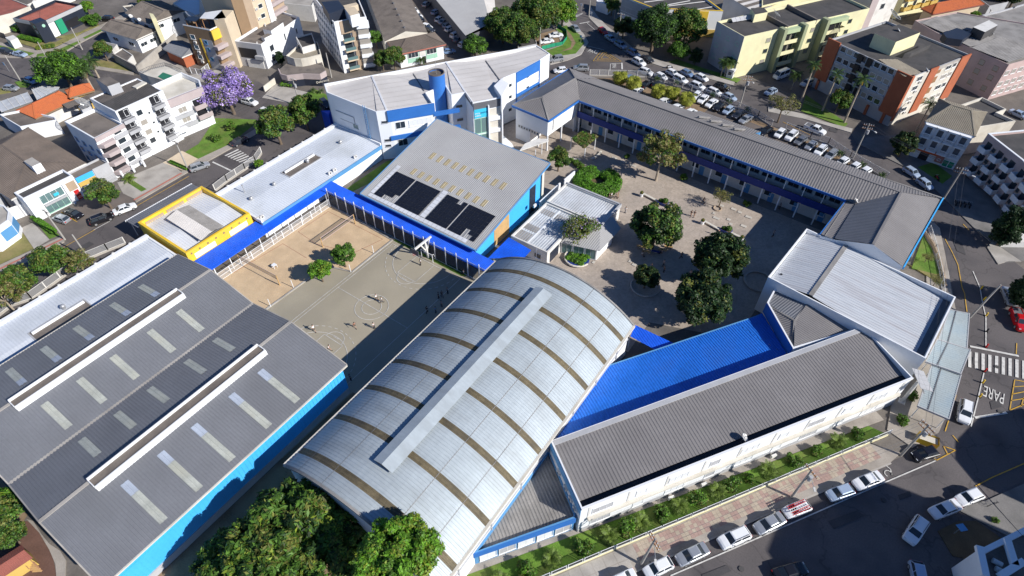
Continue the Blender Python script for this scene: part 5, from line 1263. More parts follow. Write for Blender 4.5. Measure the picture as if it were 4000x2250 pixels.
# -- corner shop with red roof, top left
r = flat_building('dark_corner_shop','dark grey corner shop with red tiled roof inside a pale parapet, top left','shop',rect4(PL('0,0 92,195 405,215 840,50 555,0',5.2)),5.2,'navy_black','concrete_dark',.9,.35)
q = inset(ccw(pts_of(r)),.6); hip_roof(r,q,4.6,1.4,'tile_red',.35,.05,0,0 if (Vector(q[1]) - Vector(q[0])).length > (Vector(q[2]) - Vector(q[1])).length else 1)
A,B = E(r,0,0,650,130,5); wb(r,'parapet_band','grey_wall',A,B,.0,1.0,4.2,5.25,.12); wb(r,'white_panel','white',A,B,.06,.28,.1,4.1,.14); wb(r,'green_door','green',A,B,.3,.46,.1,4.15,.2); wb(r,'shop_window','black',A,B,.5,.8,.6,2.8,.1)
A2,B2 = E(r,0,0,250,205,5); wb(r,'parapet_band','grey_wall',A2,B2,0,.8,4.2,5.25,.12)
c_ = B2 if (B2 - A).length < .2 or (B2 - B).length < .2 else A2
pyl = PL('0,0 305,225 370,212 440,215 400,250',6); blk(r,'corner_pylon','navy_black',rect4([(c_.x - 1.8,c_.y - 1.8),(c_.x + 1.5,c_.y - 1.8),(c_.x + 1.5,c_.y + 1.5),(c_.x - 1.8,c_.y + 1.5)]),0,6.0)
mb = MB(); mb.tube((c_.x + .2,c_.y - 1.8,4.8),(c_.x + .2,c_.y - 1.86,4.8),.45,.45,14); mb.tube((c_.x + 1.5,c_.y + .2,4.8),(c_.x + 1.56,c_.y + .2,4.8),.45,.45,14); mb.build('round_emblem',[M['green_pale']],r)
for k in range(3):
 mb = MB(); mb.box(c_.x - .8,c_.y - 1.84,3.5 - k * .4,c_.x + .9 - k * .2,c_.y - 1.8,3.65 - k * .4); mb.build('lettering_line',[M['white_old']],r)
for s,m,lb,z in (('0,0 -200,-60 0,-60 300,60 120,130 0,160 -300,250','offwhite','pale beige house with reddish roof, cut by the top left corner',5),):
 t = flat_building('beige_house',lb,'house',PL(s,z),z,m,'tile_red',.4,.2)
mb = MB(); a,b = PL('0,0 -20,190 330,20',2.4); mb.bar((*a,1.2),(*b,1.2),.3,2.4); tag(mb.build('boundary_wall',[M['white_old']]),'long pale wall behind the dark corner shop','wall')
blk0 = place('gate_house','small grey gate house and wall left of the dark corner shop','gate house',P(0,0,130,400,0)); blk(blk0,'wall','white_old',PL('0,0 60,390 140,365 185,395 110,425',2.2),0,2.6); a,b = PL('0,0 -100,345 70,395',0); mb = MB(); mb.bar((*a,.9),(*b,.9),.2,1.8); mb.build('side_wall',[M['navy_black']],blk0)
# -- grey roofed white house
r = place('grey_roofed_house','white two-part house with dark grey roofs at the upper left','house',P(0,0,1350,300,0))
for s,z,h in (('0,0 1055,295 1360,405 1555,305 1240,195',4.4,1.6),('0,0 1290,130 1500,250 1815,112 1640,0',6.2,1.8)):
 q = rect4(PL(s,z)); lng = (Vector(q[1]) - Vector(q[0])).length > (Vector(q[2]) - Vector(q[1])).length
 mb = MB(); mb.prism(inset(q,.5),0,z - .05,0,False); mb.build('wall',[M['white']],r); hip_roof(r,q,z,h,'fibro',.4,.05,.2,0 if lng else 1,.04)
 for k in range(4):
  A,B = Vector(inset(q,.5)[k]),Vector(inset(q,.5)[(k + 1) % 4]); wins(r,A,B,[1.6] if z < 5 else [3.8],2,2.2,1.1,'frame','wood' if False else 'glass')
blk(r,'chimney','yellow_pale',PL('0,0 1500,130 1540,140 1570,185 1525,190',8.6),0,8.6)
mb = MB()
cw = PL('0,0 1130,535 1370,665 1590,470 1755,335',2.6)
for a,b in chain(cw): mb.bar((*a,1.3),(*b,1.3),.3,2.6)
tag(mb.build('concrete_wall',[M['concrete']]),'stained concrete yard wall of the grey-roofed house','wall')
t = flat_building('garage','low white garage with flat roof inside the stained concrete wall','garage',PL('0,0 1140,545 1230,490 1340,560 1280,630',2.2),2.4,'white_old','slab',.3,.2)
t = flat_building('shed','small low shed with grey sheet roof beside the grey-roofed house','shed',PL('0,0 960,470 1040,420 1180,450 1130,510',2.4),2.5,'white_old','fibro_grey',.2,.15)
t = place('blue_roofed_house','small brick house with blue-grey roof in the shade below the brown tower','house',P(0,0,1800,560,0)); q = rect4(PL('0,0 1690,490 1830,590 1960,500 1860,390',3.4)); mb = MB(); mb.prism(inset(q,.3),0,3.3,0,False); mb.build('wall',[M['brick']],t); hip_roof(t,q,3.4,1.2,'roof_shed',.4,.05,.2,0,.04)
t = flat_building('white_warehouse','long white metal roofed building behind the mesh dish, top edge','warehouse',PL('0,0 1740,30 1900,-60 2010,-40 2010,140 1900,170 1830,90',5),5.0,'white_old','roof_white',.3,.2)
# -- brown tower with roof terrace, beige block and tall brown tower
r = flat_building('brown_apartments','brown and yellow apartment tower with planted roof terrace and mauve balconies','apartment building',PL('0,0 1842,258 2115,312 2282,232 2070,150',11.2),11.2,'brown','slab',.9,.25)
A,B = E(r,0,0,1980,285,11.2); n_ = fnorm(A,B);
if True:
 for z in (2.2,5.0,7.8): window(r,A.lerp(B,.22),n_,z,1.6,1.3,'frame','glass_blue'); part_ac(r,A,B,.25,z - 1.0)
 wb(r,'yellow_stripe','yellow',A,B,.47,.52,.2,8.4,.12); wb(r,'grey_bay','grey_wall',A,B,.54,.92,0,8.4,.06);
 for z in (2.4,5.2,7.2): window(r,A.lerp(B,.68) + n_ * .07,n_,z,1.0,1.0,'fascia','glass_blue')
A,B = E(r,0,0,2200,270,11.2)
wb(r,'yellow_band','yellow',A,B,-.02,1.0,8.7,11.2,.5); wb(r,'white_pier','white',A,B,.88,1.02,4.0,11.3,.8)
for z in (1.0,3.7,6.3): wb(r,'balcony_opening','brown',A,B,.02,.9,z + .95,z + 2.4,.05); wb(r,'balcony','mauve',A,B,-.12,.8,z,z + 1.0,1.5);
for s,z,m in (('0,0 2010,182 2060,125 2230,100 2275,180 2180,192',13.6,'roof_white'),('0,0 1850,200 1905,162 2015,178 1965,218',12.9,'solar')):
 q = ccw(PL(s,z)); mb = MB(); mb.prism(q,z - .1,z,0,None,True); mb.build('terrace_roof',[M[m]],r)
 for p_ in inset(q,.3): mb = MB(); mb.box(p_[0] - .09,p_[1] - .09,10.3,p_[0] + .09,p_[1] + .09,z - .1); mb.build('terrace_post',[M['wood']],r)
q = PL('0,0 2080,300 2100,170',11.2)
mb = MB()
for a,b in chain(PL('0,0 1842,258 2115,312 2282,232',11.2)): mb.bar((*a,11.45),(*b,11.45),.06,.3)
mb.build('railing',[M['white']],r)
r = place('beige_block','blank beige wall block between the brown apartments and the tall brown tower','apartment building',P(0,0,2390,300,0))
a,b = Vector(P(0,0,2345,452,6.6)[:2]),Vector(P(0,0,2430,358,6.6)[:2]); back_ = Vector((-(b - a).y,(b - a).x)).normalized() * 3
q = [a,b,b + back_,a + back_]; mb = MB(); mb.prism([tuple(x) for x in q],0,13.6); mb.build('wall',[M['beige']],r)
r = place('tall_brown_tower','tall brown and beige apartment tower cut off by the top of the photo','apartment building',P(0,0,2500,200,0))
c0_,c1_ = Vector(P(0,0,2436,352,6.6)[:2]),Vector(P(1,0,185,205,6.6)[:2])
u = (c1_ - c0_); nb = Vector((-u.y,u.x)).normalized() * 14
q = [tuple(c0_),tuple(c1_),tuple(c1_ + nb),tuple(c0_ + nb)]
mb = MB(); mb.prism(q,0,27); mb.build('wall',[M['beige']],r)
wb(r,'brown_panel','brown',c0_,c1_,0,.3,0,27,.1); wb(r,'brown_panel','brown_pale',c0_,c1_,.3,.52,0,27,.08); wb(r,'white_pier','white',c0_,c1_,.88,1.03,0,27,.4)
for z in (8.5,11.2,13.9,16.6,19.3): window(r,c0_.lerp(c1_,.72),fnorm(c0_,c1_),z,1.5,1.2,'frame','glass'); part_ac(r,c0_,c1_,.58,z)
d0 = c1_ + nb * .02; d1 = Vector(P(1,0,300,95,6.6)[:2])
q = [tuple(c1_ + nb * .12),tuple(d1),tuple(d1 + nb * .7),tuple(c1_ + nb * .8)]; mb = MB(); mb.prism(q,0,27); mb.build('balcony_bay',[M['brown_pale']],r)
for z in (7,9.7,12.4,15.1,17.8): wb(r,'balcony','mauve',Vector(q[0]),Vector(q[1]),.05,.95,z,z + 1.0,1.2)
p = P(0,0,1905,120,9); dish(p.x,p.y,6.0,1.8,60,'large mesh satellite dish beside the roof terrace')
# -- white modern house, curved dark shop
r = flat_building('white_modern_house','bright white cubic modern house with brown flat roof','house',PL('0,0 2352,412 | 1,0 50,448 435,172 250,112',7.0),7.0,'white','slab',.6,.25)
A,B = E(r,1,0,240,310,7); n_ = fnorm(A,B)
for t,z,w_,h in ((.2,3.6,1.7,1.6),(.2,.8,2.2,1.4),(.55,3.9,.6,1.8),(.85,3.4,.6,1.4)): window(r,A.lerp(B,t),n_,z,w_,h,'grey_wall','glass')
A2,B2 = E(r,0,0,2480,430,7); wb(r,'shade_grey_face','grey_wall',A2,B2,0,1,0,7.02,.1); wb(r,'dark_recess','black',A2,B2,.1,.75,2.6,5.4,.12); wb(r,'ledge','grey_wall',A2,B2,.7,1.02,2.8,3.8,.9); wb(r,'gate','white_old',A2,B2,.3,.9,0,2.2,.3)  # grey over the whole side wall paints its shade onto the white
blk(r,'stair_box','white',PL('1,0 68,292 150,310 272,225 190,205',8.6),6,8.6,'slab'); blk(r,'stair_box','white',PL('1,0 50,365 85,385 165,345 125,330',7.6),6,7.6,'slab')
for q_,lb in (((1,0,15,425),'nearest air conditioner on the brown flat roof of the white modern house'),((1,0,95,240),'second air conditioner along the parapet of the white modern house'),((1,0,140,205),'third air conditioner along the parapet of the white modern house'),((1,0,205,165),'furthest air conditioner on the parapet of the white modern house')):
 p = P(*q_,7.0); ac_unit(p.x,p.y,6.42,2.5,lb)
r = place('curved_dark_shop','low shop with wavy mauve band and dark shaded front below the white modern house','shop',P(1,0,480,700,0))
lp = Vector(P(1,0,215,880,0)[:2]); rp_ = Vector(P(1,0,735,830,0)[:2])
fr = [Vector(p_) for p_ in PL('1,0 225,690 250,745 310,760 380,752 470,742 560,745 640,748 700,712',3.4)]
bk = PL('1,0 640,560 500,540 330,600',3.4)
mb = MB(); mb.prism([tuple(p_) for p_ in fr] + bk,0,3.0,0,1); mb.build('wall',[M['navy_black'],M['slab']],r)
mb = MB()
for a,b in chain(fr): mb.bar((*a,2.7),(*b,2.7),.25,1.5)
mb.build('wavy_band',[M['mauve']],r)
up = PL('1,0 300,560 380,590 450,592 520,580 655,545 620,420 480,400',5.2); q = ccw(up); mb = MB(); mb.prism(q,0,4.6,0,False); mb.ring(q,inset(q,.25),4.6,5.2,0); mb.build('upper_wall',[M['offwhite']],r); mb = MB(); mb.flat(inset(q,.2),4.65); mb.build('upper_roof',[M['tile_tan']],r)
text('Dellarocca',.8,(fr[-2].x + .3,fr[-2].y + .2,1.2),(math.pi / 2,0,math.atan2((fr[-1] - fr[-3]).y,(fr[-1] - fr[-3]).x)),'offwhite',r)
A,B = Vector(fr[-1]),Vector(fr[0])
# -- tall beige and white apartments
C6 = ccw([(-130.4,104.5),(-128.6,108.5),(-125.9,112.0),(-137.5,120.5),(-150,114.5)])
r = flat_building('tall_white_apartments','tall white and beige apartment building with rounded corner balconies','apartment building',C6,14.0,'white','slab_dark',.6,.25)
A,B = Vector((-130.4,104.5)),Vector((-128.6,108.5)); wb(r,'white_strip','white',A,B,0,.3,0,14.2,.3)
for z in (.8,3.4,6.0,8.6): wb(r,'balcony','beige',A,B,.3,1.0,z,z + .35,1.6); wb(r,'balcony_glass','glass_pale',A,B,.32,.98,z + .36,z + 1.2,.06,1.5); wb(r,'balcony_door','glass',A,B,.4,.9,z + .4,z + 2.2,.05)
wb(r,'beige_wall','brown_pale',A,B,.3,1.0,10.6,13.9,.4)
A,B = Vector((-128.6,108.5)),Vector((-125.9,112.0)); wb(r,'beige_pillar','brown_pale',A,B,0,.2,0,14.3,.5); wb(r,'beige_wall','beige',A,B,.2,.3,0,13,.3)
for z in (.9,3.6,6.3,9.0): wb(r,'balcony','white',A,B,.32,1.05,z,z + .9,1.3); wb(r,'balcony_glass','curtain',A,B,.34,1.0,z + .92,z + 2.3,.05,.9)
wb(r,'roof_balcony','white',A,B,.3,1.06,11.6,13.2,1.4)
A,B = Vector((-150,114.5)),Vector((-130.4,104.5)); wins(r,A,B,[1.2,3.8,6.4,9.0,11.4],10,.9,1.0,'grey_wall','glass_blue')
blk(r,'roof_room','white',PL('1,0 900,135 1000,120 1050,190 960,215',14.6),13,16.0,'beige'); blk(r,'roof_tank','navy_black',PL('1,0 660,30 830,15 895,95 735,150',15.5),13,15.8)
blk(r,'roof_parapet','beige',PL('1,0 880,70 1010,40 1030,60 900,100',14.6),13.2,15.0)
# -- brown warehouse with green and white office, grey car park shed
r = place('brown_warehouse','long low warehouse with weathered brown fibre cement roof, top centre','warehouse',(-150,140,0))
a,b = Vector(P(1,0,1295,415,4.6)[:2]),Vector(P(1,0,1725,325,4.6)[:2]); dd = Vector((-.79,.61)); q = [a,b,b + dd * 75,a + dd * 75]
mb = MB(); mb.prism([tuple(x) for x in q],0,4.5,0,False); g_ = (q[0] + q[1]) / 2; mb.poly([(*q[0],4.5),(*q[1],4.5),(*g_,6.15)]); mb.build('wall',[M['offwhite']],r)
m0,m1 = (q[0] + q[1]) / 2,(q[3] + q[2]) / 2
sheet(r,'roof',[(*q[0],4.6),(*m0,6.2),(*m1,6.2),(*q[3],4.6)],(*(m0 - q[0]),1.6),'fibro',.8,.06); sheet(r,'roof',[(*m0,6.2),(*q[1],4.6),(*q[2],4.6),(*m1,6.2)],(*(q[1] - m0),-1.6),'fibro',.8,.06)
for k in range(16): x_ = m0.lerp(m1,(k + .5) / 16); mb = MB(); mb.box(x_.x - .25,x_.y - .25,6.1,x_.x + .25,x_.y + .25,6.55); mb.build('ridge_vent',[M['grey_dark']],r)
r = place('green_white_office','white office with pale green panels and red-edged dark tiled roof','office',P(1,0,1650,560,0))
q = rect4(PL('1,0 1320,425 1432,545 1905,445 1800,325',4.4)); lng = (Vector(q[1]) - Vector(q[0])).length > (Vector(q[2]) - Vector(q[1])).length
wq = inset(q,.6); mb = MB(); mb.prism(wq,0,4.3,0,False); mb.build('wall',[M['white']],r); hip_roof(r,q,4.4,1.9,'tile_dark',.35,.06,.1,0 if lng else 1,None,'red_strip')
k = min(range(4),key=lambda i: ((Vector(wq[i]) + Vector(wq[(i + 1) % 4])) / 2 - Vector(P(1,0,1670,560,3)[:2])).length); A,B = Vector(wq[k]),Vector(wq[(k + 1) % 4])
for t in (.3,.72): wb(r,'green_panel','green_pale',A,B,t - .13,t + .13,.9,4.0,.06); window(r,A.lerp(B,t) + fnorm(A,B) * .07,fnorm(A,B),2.3,3.0,1.4,'frame','glass')
wb(r,'sign_board','white_old',A,B,.44,.58,2.3,3.8,.12); wb(r,'door','black',A,B,.5,.58,0,2.0,.08)
r = place('car_park_shed','big shed with pale grey sloping metal roof beside the shaded car park','shed',(-120,150,0))
q = [Vector(p_) for p_ in PL('1,0 1815,5 2112,372 2420,245',4.6)] + [Vector(P(2,0,60,55,4.6)[:2])]
e_ = (q[0] - q[1]).normalized() * 22; q[0] = q[0] + e_; q[3] = q[3] + e_
m0,m1 = q[1].lerp(q[2],.8),q[0].lerp(q[3],.8)
mb = MB(); mb.prism([tuple(x) for x in inset(ccw([tuple(x) for x in q]),.4)],0,4.4,0,False); mb.build('wall',[M['grey_dark']],r)
sheet(r,'roof',[(*q[0],4.5),(*q[1],4.5),(*m0,5.6),(*m1,5.6)],(*(q[1] - m0),-.2),'roof_solar',.6,.06); sheet(r,'roof',[(*m1,5.6),(*m0,5.6),(*q[2],4.9),(*q[3],4.9)],(*(q[1] - m0),-.2),'roof_cream',.6,.06)
t = flat_building('long_low_shed','dark low shed roof behind the wedge lawn under the trees','shed',PL('2,0 60,410 230,370 250,440 60,480',2.6),2.6,'grey_wall','slab_dark',.2,.15)
# -- top centre: grey and yellow depot
r = flat_building('depot','long flat dark-roofed depot with white and yellow walls, partly behind the big dark tree','warehouse',PL('2,0 1110,-40 1428,85 2125,112 1960,-10 1700,-150',7.8),7.8,'white','slab_dark',.5,.25,capm='yellow')
for k in range(4):
 a,b = PL(('2,0 1330,20 1570,-10','2,0 1430,72 1790,5','2,0 1560,60 1960,10','2,0 1850,95 2020,65')[k],7.4); mb = MB(); mb.bar((*a,7.36),(*b,7.36),.4,.06); mb.build('roof_strip',[M['white_old']],r)
A,B = E(r,2,0,1780,100,7.8);
for t in (.3,.66): wb(r,'yellow_pier','yellow',A,B,t,t + .14,2.2,7.6,.15)
wb(r,'ochre_base','ochre',A,B,0,1,0,2.2,.2)
A,B = E(r,2,0,1270,30,7.8); wb(r,'blue_strip','grey_wall',A,B,0,1,3.0,7.4,.08); wins(r,A,B,[3.6],6,2.2,1.6,'frame','glass_pale')
t = flat_building('yellow_kiosk','small white and orange kiosk at the top of the street','kiosk',PL('2,0 860,-30 1000,30 970,55 850,10',3),3,'white','roof_white',.2,.15); A,B = E(t,2,0,940,50,3); wb(t,'orange_band','ochre',A,B,0,1,.6,1.8,.06)
r = place('striped_roof_hall','hall with white and brown striped metal roof at the top edge','warehouse',P(2,0,2400,60,0))
q = [Vector(p_) for p_ in PL('2,0 2130,-60 2430,115 | 3,0 300,-20 | 2,0 2600,-160',7.5)]
mb = MB(); mb.prism(inset(ccw([tuple(x) for x in q]),.3),0,7.4,0,False); mb.build('wall',[M['grey_wall']],r)
for k in range(9):
 a0,a1,b0_,b1_ = q[0].lerp(q[1],k / 9),q[0].lerp(q[1],(k + 1) / 9),q[3].lerp(q[2],k / 9),q[3].lerp(q[2],(k + 1) / 9); sheet(r,'roof_strip',[(*a0,7.5),(*a1,7.5),(*b1_,7.5),(*b0_,7.5)],(*(b0_ - a0),0),'roof_cream' if k % 2 else 'fibro',.6,.05)
A,B = q[1],q[2]; A,B = (A,B) if fnorm(A,B).y < 0 else (B,A); wb(r,'beige_front','yellow_pale',A,B,0,1,0,7.3,.3)
# -- yellow apartments
Y = [Vector(v) for v in ((-49.9,169.1),(-40.3,163.9),(-17.8,202.4),(-28,208.5))]
r = flat_building('yellow_apartments','pale yellow three-storey apartment building with green fins and dark roofs','apartment building',[tuple(v) for v in Y],11.5,'yellow_pale','slab_dark',.7,.25)
A,B = Y[1],Y[2]; n_ = fnorm(A,B)
for t in (.26,.42,.60): wb(r,'green_fin','olive_wall',A,B,t,t + .025,0,12.0,2.2)
for t0,t1 in ((.285,.42),(.625,.80)):
 wb(r,'green_band','lime_wall',A,B,t0,t1,10.2,11.3,1.4)
 for z in (1.4,4.4,7.4): balcony(r,A,B,t0,t1,z,1.4,'yellow_pale',None,.95); wb(r,'balcony_opening','black',A,B,t0 + .01,t1 - .01,z + .05,z + 2.3,.04); wins(r,A,B,[z + .3],2,1.5,1.9,'olive_wall','curtain','',t0,t1)
for z in (2.4,5.4,8.4):
 for t in (.2,.47,.55,.86): window(r,A.lerp(B,t),n_,z,1.5,1.2,'olive_wall',random.choice(['glass','curtain']));
A2,B2 = Y[0],Y[1]; wb(r,'shade_grey_end','grey_wall',A2,B2,0,1.0,0,11.52,.05)  # end wall turned from the sun, its shade painted in as grey
wins(r,A2,B2,[2.0,5.2,8.4],3,1.3,1.1,'green_pale','glass')
mb = MB()
for t in (.33,.56): mb.bar((*Y[0].lerp(Y[3],t),11.2),(*Y[1].lerp(Y[2],t),11.2),.5,1.2)
mb.build('roof_wall',[M['slab']],r)
blk(r,'stair_head','yellow_pale',PL('2,0 2440,165 2400,100 2530,95 2570,140',12.5),10.8,13.0,'slab_dark')
for k in range(5):
 p = P(2,0,2230 + k * 42,195 - k * 7,12); mb = MB(); mb.obox((p.x,p.y,11.2),(1.1,1.8,0),(-.9,.55,.7),(0,0,.06)); mb.build('solar_heater',[M['grey_wall']],r)
p = P(3,0,80,150,12); dish(p.x,p.y,11.0,1.3,40,'mesh satellite dish on the dark roof of the yellow apartments')
t = flat_building('beige_hall','beige industrial hall behind the yellow apartments, top edge','warehouse',PL('3,0 -60,60 330,-30 560,-60 400,-200 -60,-100',8),8.0,'yellow_pale','slab_dark',.4,.25);
# -- towers at the top right
r = place('grey_white_tower','white and grey apartment tower with a mauve edge, cut by the top right border','apartment building',P(3,0,1150,150,0))
a,b = Vector(P(3,0,985,290,2)[:2]),Vector(P(3,0,1330,270,2)[:2])
a,b = Vector((-19.5,217.5)),Vector((-13.5,229)); nb = Vector((-(b - a).y,(b - a).x)).normalized() * 11; q = [tuple(a),tuple(b),tuple(b + nb),tuple(a + nb)]
mb = MB(); mb.prism(q,0,24); mb.build('wall',[M['white_old']],r); wb(r,'mauve_strip','mauve',a,b,0,.24,0,24,.3)
for z in (5,8,11,14,17): window(r,a.lerp(b,.5),fnorm(a,b),z,1.8,1.6,'grey_wall','glass')
wb(r,'white_panel','grey_wall',Vector(q[3]),Vector(q[0]),0,1,0,24.1,.06)
r = place('ochre_tower','ochre yellow apartment tower covered in small balconies, top right','apartment building',P(3,0,1450,100,0))
a = Vector((-12,231.5)); b = Vector((-4,246)); nb = Vector((-(b - a).y,(b - a).x)).normalized() * 11; q = [tuple(a),tuple(b),tuple(b + nb),tuple(a + nb)]
mb = MB(); mb.prism(q,0,22); mb.build('wall',[M['yellow_pale']],r)
for z in (3,6,9,12,15):
 for t in (.02,.27,.52,.77): balcony(r,a,b,t,t + .2,z,1.2,'ochre'); window(r,a.lerp(b,t + .1),fnorm(a,b),z + .2,1.6,1.8,'frame','glass')
r = place('orange_roofed_house','house with weathered orange tile roof in the top right corner','house',P(3,0,1850,60,0))
q = rect4(PL('3,0 1615,105 1660,150 2110,40 2040,-40',4.5)); mb = MB(); mb.prism(inset(q,.4),0,4.4,0,False); mb.build('wall',[M['beige']],r); hip_roof(r,q,4.5,2.0,'tile_orange',.35,.06,.2,0 if (Vector(q[1]) - Vector(q[0])).length > (Vector(q[2]) - Vector(q[1])).length else 1,.15,'tile_red')
t = flat_building('grey_flat_building','grey roofed building with glazed side in the upper right corner','building',PL('3,0 2150,150 2330,110 2600,30 2900,150 2700,330 2420,260',7),7.0,'grey_wall','fibro_grey',.5,.25); A,B = E(t,3,0,2450,280,6); wins(t,A,B,[1.5,4],5,1.6,1.6)
# -- red brick apartments
R_ = [Vector(v) for v in ((-21.2,171.5),(0.1,161.9),(9.4,182.6),(-11.8,192.2))]
r = flat_building('brick_apartments','four-storey apartment building with orange-red brick panels and grey window bands','apartment building',[tuple(v) for v in R_],12.85,'grey_wall','slab_dark',.5,.25)
A,B = R_[0],R_[1]; n_ = fnorm(A,B)
wb(r,'brick_panel','brick',A,B,-.005,.15,2.8,13.3,.35); wb(r,'brick_panel','brick',A,B,.84,1.0,2.6,13.1,.3)
for z in (3.2,5.8,8.4,11.0):
 wb(r,'ledge','grey_wall',A,B,.16,.83,z - .3,z + .35,.3)
 for i in range(8): t = .2 + i * .083; window(r,A.lerp(B,t),n_,z + .4,1.5,1.3,'frame' if i not in (3,4) else 'grey_dark','glass' if i in (3,4) else random.choice(['curtain','glass']))
 for t in (.42,.53): wb(r,'dark_bay','black',A,B,t - .03,t + .03,z - .2,z + 1.9,.34)
for t in (.05,.3,.5,.7,.9): wb(r,'brick_pier','brick',A,B,t,t + .03,0,2.6,.3)
A,B = R_[1],R_[2]; n_ = fnorm(A,B); wb(r,'pale_wall','offwhite',A,B,0,1,0,12.86,.04)
for t0,t1 in ((-.01,.03),(.3,.44),(.84,1.01)): wb(r,'brick_panel','brick',A,B,t0,t1,1.6,13.1,.3)
for z in (3.0,5.8,8.6,11.0):
 for t,w_ in ((.16,2.0),(.66,2.2),(.77,1.4)): window(r,A.lerp(B,t) + n_ * .05,n_,z,w_,1.2,'frame',random.choice(['curtain','glass']))
 wb(r,'dark_bay','wood',A,B,.45,.53,z - .1,z + 1.5,.08); part_ac(r,A,B,.2,z - .8)
wb(r,'pale_band','concrete',A,B,.45,.83,11.9,12.9,.1)
blk(r,'stair_tower','yellow_pale',rect4(PL('3,0 1060,332 1290,420 1540,325 1325,250',15.8)),12,15.8,'slab_dark')
k_ = rect4(PL('3,0 1060,332 1290,420 1540,325 1325,250',15.8));
sheet(r,'tile_roof',[(*p_,12.75) for p_ in PL('3,0 1110,590 1380,765 1560,730 1300,590',12.9)],(1,2,0),'tile_tan',.4,.06)
blk(r,'roof_wall','slab_dark',PL('3,0 1370,545 1440,540 1640,450 1600,440',13.4),12.4,13.5)
p = P(3,0,1600,705,13); dish(p.x,p.y,12.4,.6,20,'small white dish on the front edge of the brick apartments')
# -- pink apartments
r = flat_building('pink_apartments','dusty pink apartment building with pale grey ribbed roof, right edge','apartment building',PL('3,0 1480,205 1700,330 2425,650 2900,520 3000,300 1900,120',9.7),9.7,'pink','fibro_grey',.3,.2)
A,B = E(r,3,0,2060,490,9.7); wins(r,A,B,[1.6,4.6,7.0],5,1.4,1.3,'brown_pale','curtain','',.05,.98); A,B = E(r,3,0,2650,590,9.7); wins(r,A,B,[1.2,3.6,6.6],7,1.6,1.3,'frame','curtain')
for k in range(3):
 q = PL(('3,0 1540,225 1700,160 2060,290 1760,320','3,0 1760,340 2060,300 2300,400 2040,470','3,0 2040,480 2330,370 2800,500 2430,630')[k],9.9); sheet(r,'roof',[(*p_,9.75 + .1 * k) for p_ in q],(*(Vector(q[1]) - Vector(q[0])),0),'fibro_grey',.5,.06)
blk(r,'roof_room','slab_dark',PL('3,0 2060,280 2180,330 2310,260 2220,210',12),9.2,12.2,'white_old')
blk(r,'curved_tank_room','navy_black',PL('3,0 1760,330 1800,380 1960,400 2060,330 1900,280',11),9.2,11)
# -- balconied shop house, pink balcony block
r = place('balcony_house','white three-storey house with eight arched balconies above an orange shop sign','house',(10,155,0))
A,B = Vector(P(3,0,1590,1240,8.5)[:2]),Vector(P(3,0,2062,1385,8.5)[:2]); bk_ = Vector((-(B - A).y,(B - A).x)).normalized()
q = [tuple(A),tuple(B),tuple(B + bk_ * 13),tuple(A + bk_ * 13)]; mb = MB(); mb.prism(q,0,8.4); mb.build('wall',[M['white']],r); n_ = fnorm(A,B)
hip_roof(r,[tuple(A + bk_ * 1),tuple(B + bk_ * 1),tuple(B + bk_ * 13.5),tuple(A + bk_ * 13.5)],8.5,2.2,'tile_tan',.35,.06,.3,0,.3,'white')
L_ = (B - A).length
for j,z in enumerate((3.1,5.8)):
 for i in range(4):
  t0,t1 = .02 + i * .245,.02 + i * .245 + .225; w_ = (t1 - t0) * L_; mb = MB()
  wall_box(mb,A,B,t0,t0 + .02,z,z + 2.6,.5); wall_box(mb,A,B,t1 - .02,t1,z,z + 2.6,.5); wall_box(mb,A,B,t0,t1,z + 2.35,z + 2.7,.5); wall_box(mb,A,B,t0,t1,z - .25,z,.9)
  for s_ in (0,1):
   tt = t0 + .02 if not s_ else t1 - .045; wall_box(mb,A,B,tt,tt + .025,z + 2.1,z + 2.36,.48)
  mb.build('arched_bay',[M['white']],r); mb = MB(); wall_box(mb,A,B,t0 + .02,t1 - .02,z + .85,z + .95,.08,0,.8)
  for k in range(14): tt = t0 + .025 + (t1 - t0 - .05) * k / 13; wall_box(mb,A,B,tt,tt + .007,z,z + .85,.06,0,.8)
  mb.build('balustrade',[M['white']],r); wb(r,'bay_door','grey_dark',A,B,t0 + .05,t1 - .06,z,z + 2.1,.03)
wb(r,'orange_sign','orange_sign',A,B,.02,.62,2.3,3.0,.6); s0 = wb(r,'orange_sign','red_strip',A,B,.55,.72,1.0,2.6,.62)
rz_ = math.atan2((B - A).y,(B - A).x)
for t,z,s_ in ((.06,2.4,.5),(.63,1.4,.9)): q_ = A.lerp(B,t) + n_ * .64; text('CI',s_,(q_.x,q_.y,z),(math.pi / 2,0,rz_),'white',r)
for t0,m in ((.74,'green'),(.86,'green')): wb(r,'shop_poster',m,A,B,t0,t0 + .1,.4,1.8,.1)
wb(r,'shop_window','black',A,B,.2,.4,0,2.1,.05)
r = place('side_yard_building','low flat roofs and pale parapets behind the balconied house','building',(16,166,0)); q = PL('3,0 1880,1080 2150,985 2395,1105 2300,1140 2490,1225 2100,1290',7.0); q = ccw(q); mb = MB(); mb.prism(q,0,6.4,0,False); mb.ring(q,inset(q,.25),6.4,7.2,0); mb.build('wall',[M['offwhite']],r); mb = MB(); mb.flat(inset(q,.2),6.5); mb.build('roof',[M['slab_dark']],r)
c17 = [Vector(v) for v in ((18.3,150.8),(25.2,143.6),(31,134.5),(46,143),(34,166))]
r = flat_building('pink_balcony_block','dusty pink apartment block with rows of white-fronted balconies, right edge','apartment building',[tuple(v) for v in c17],10.0,'pink','slab_dark',.5,.3,capm='white')
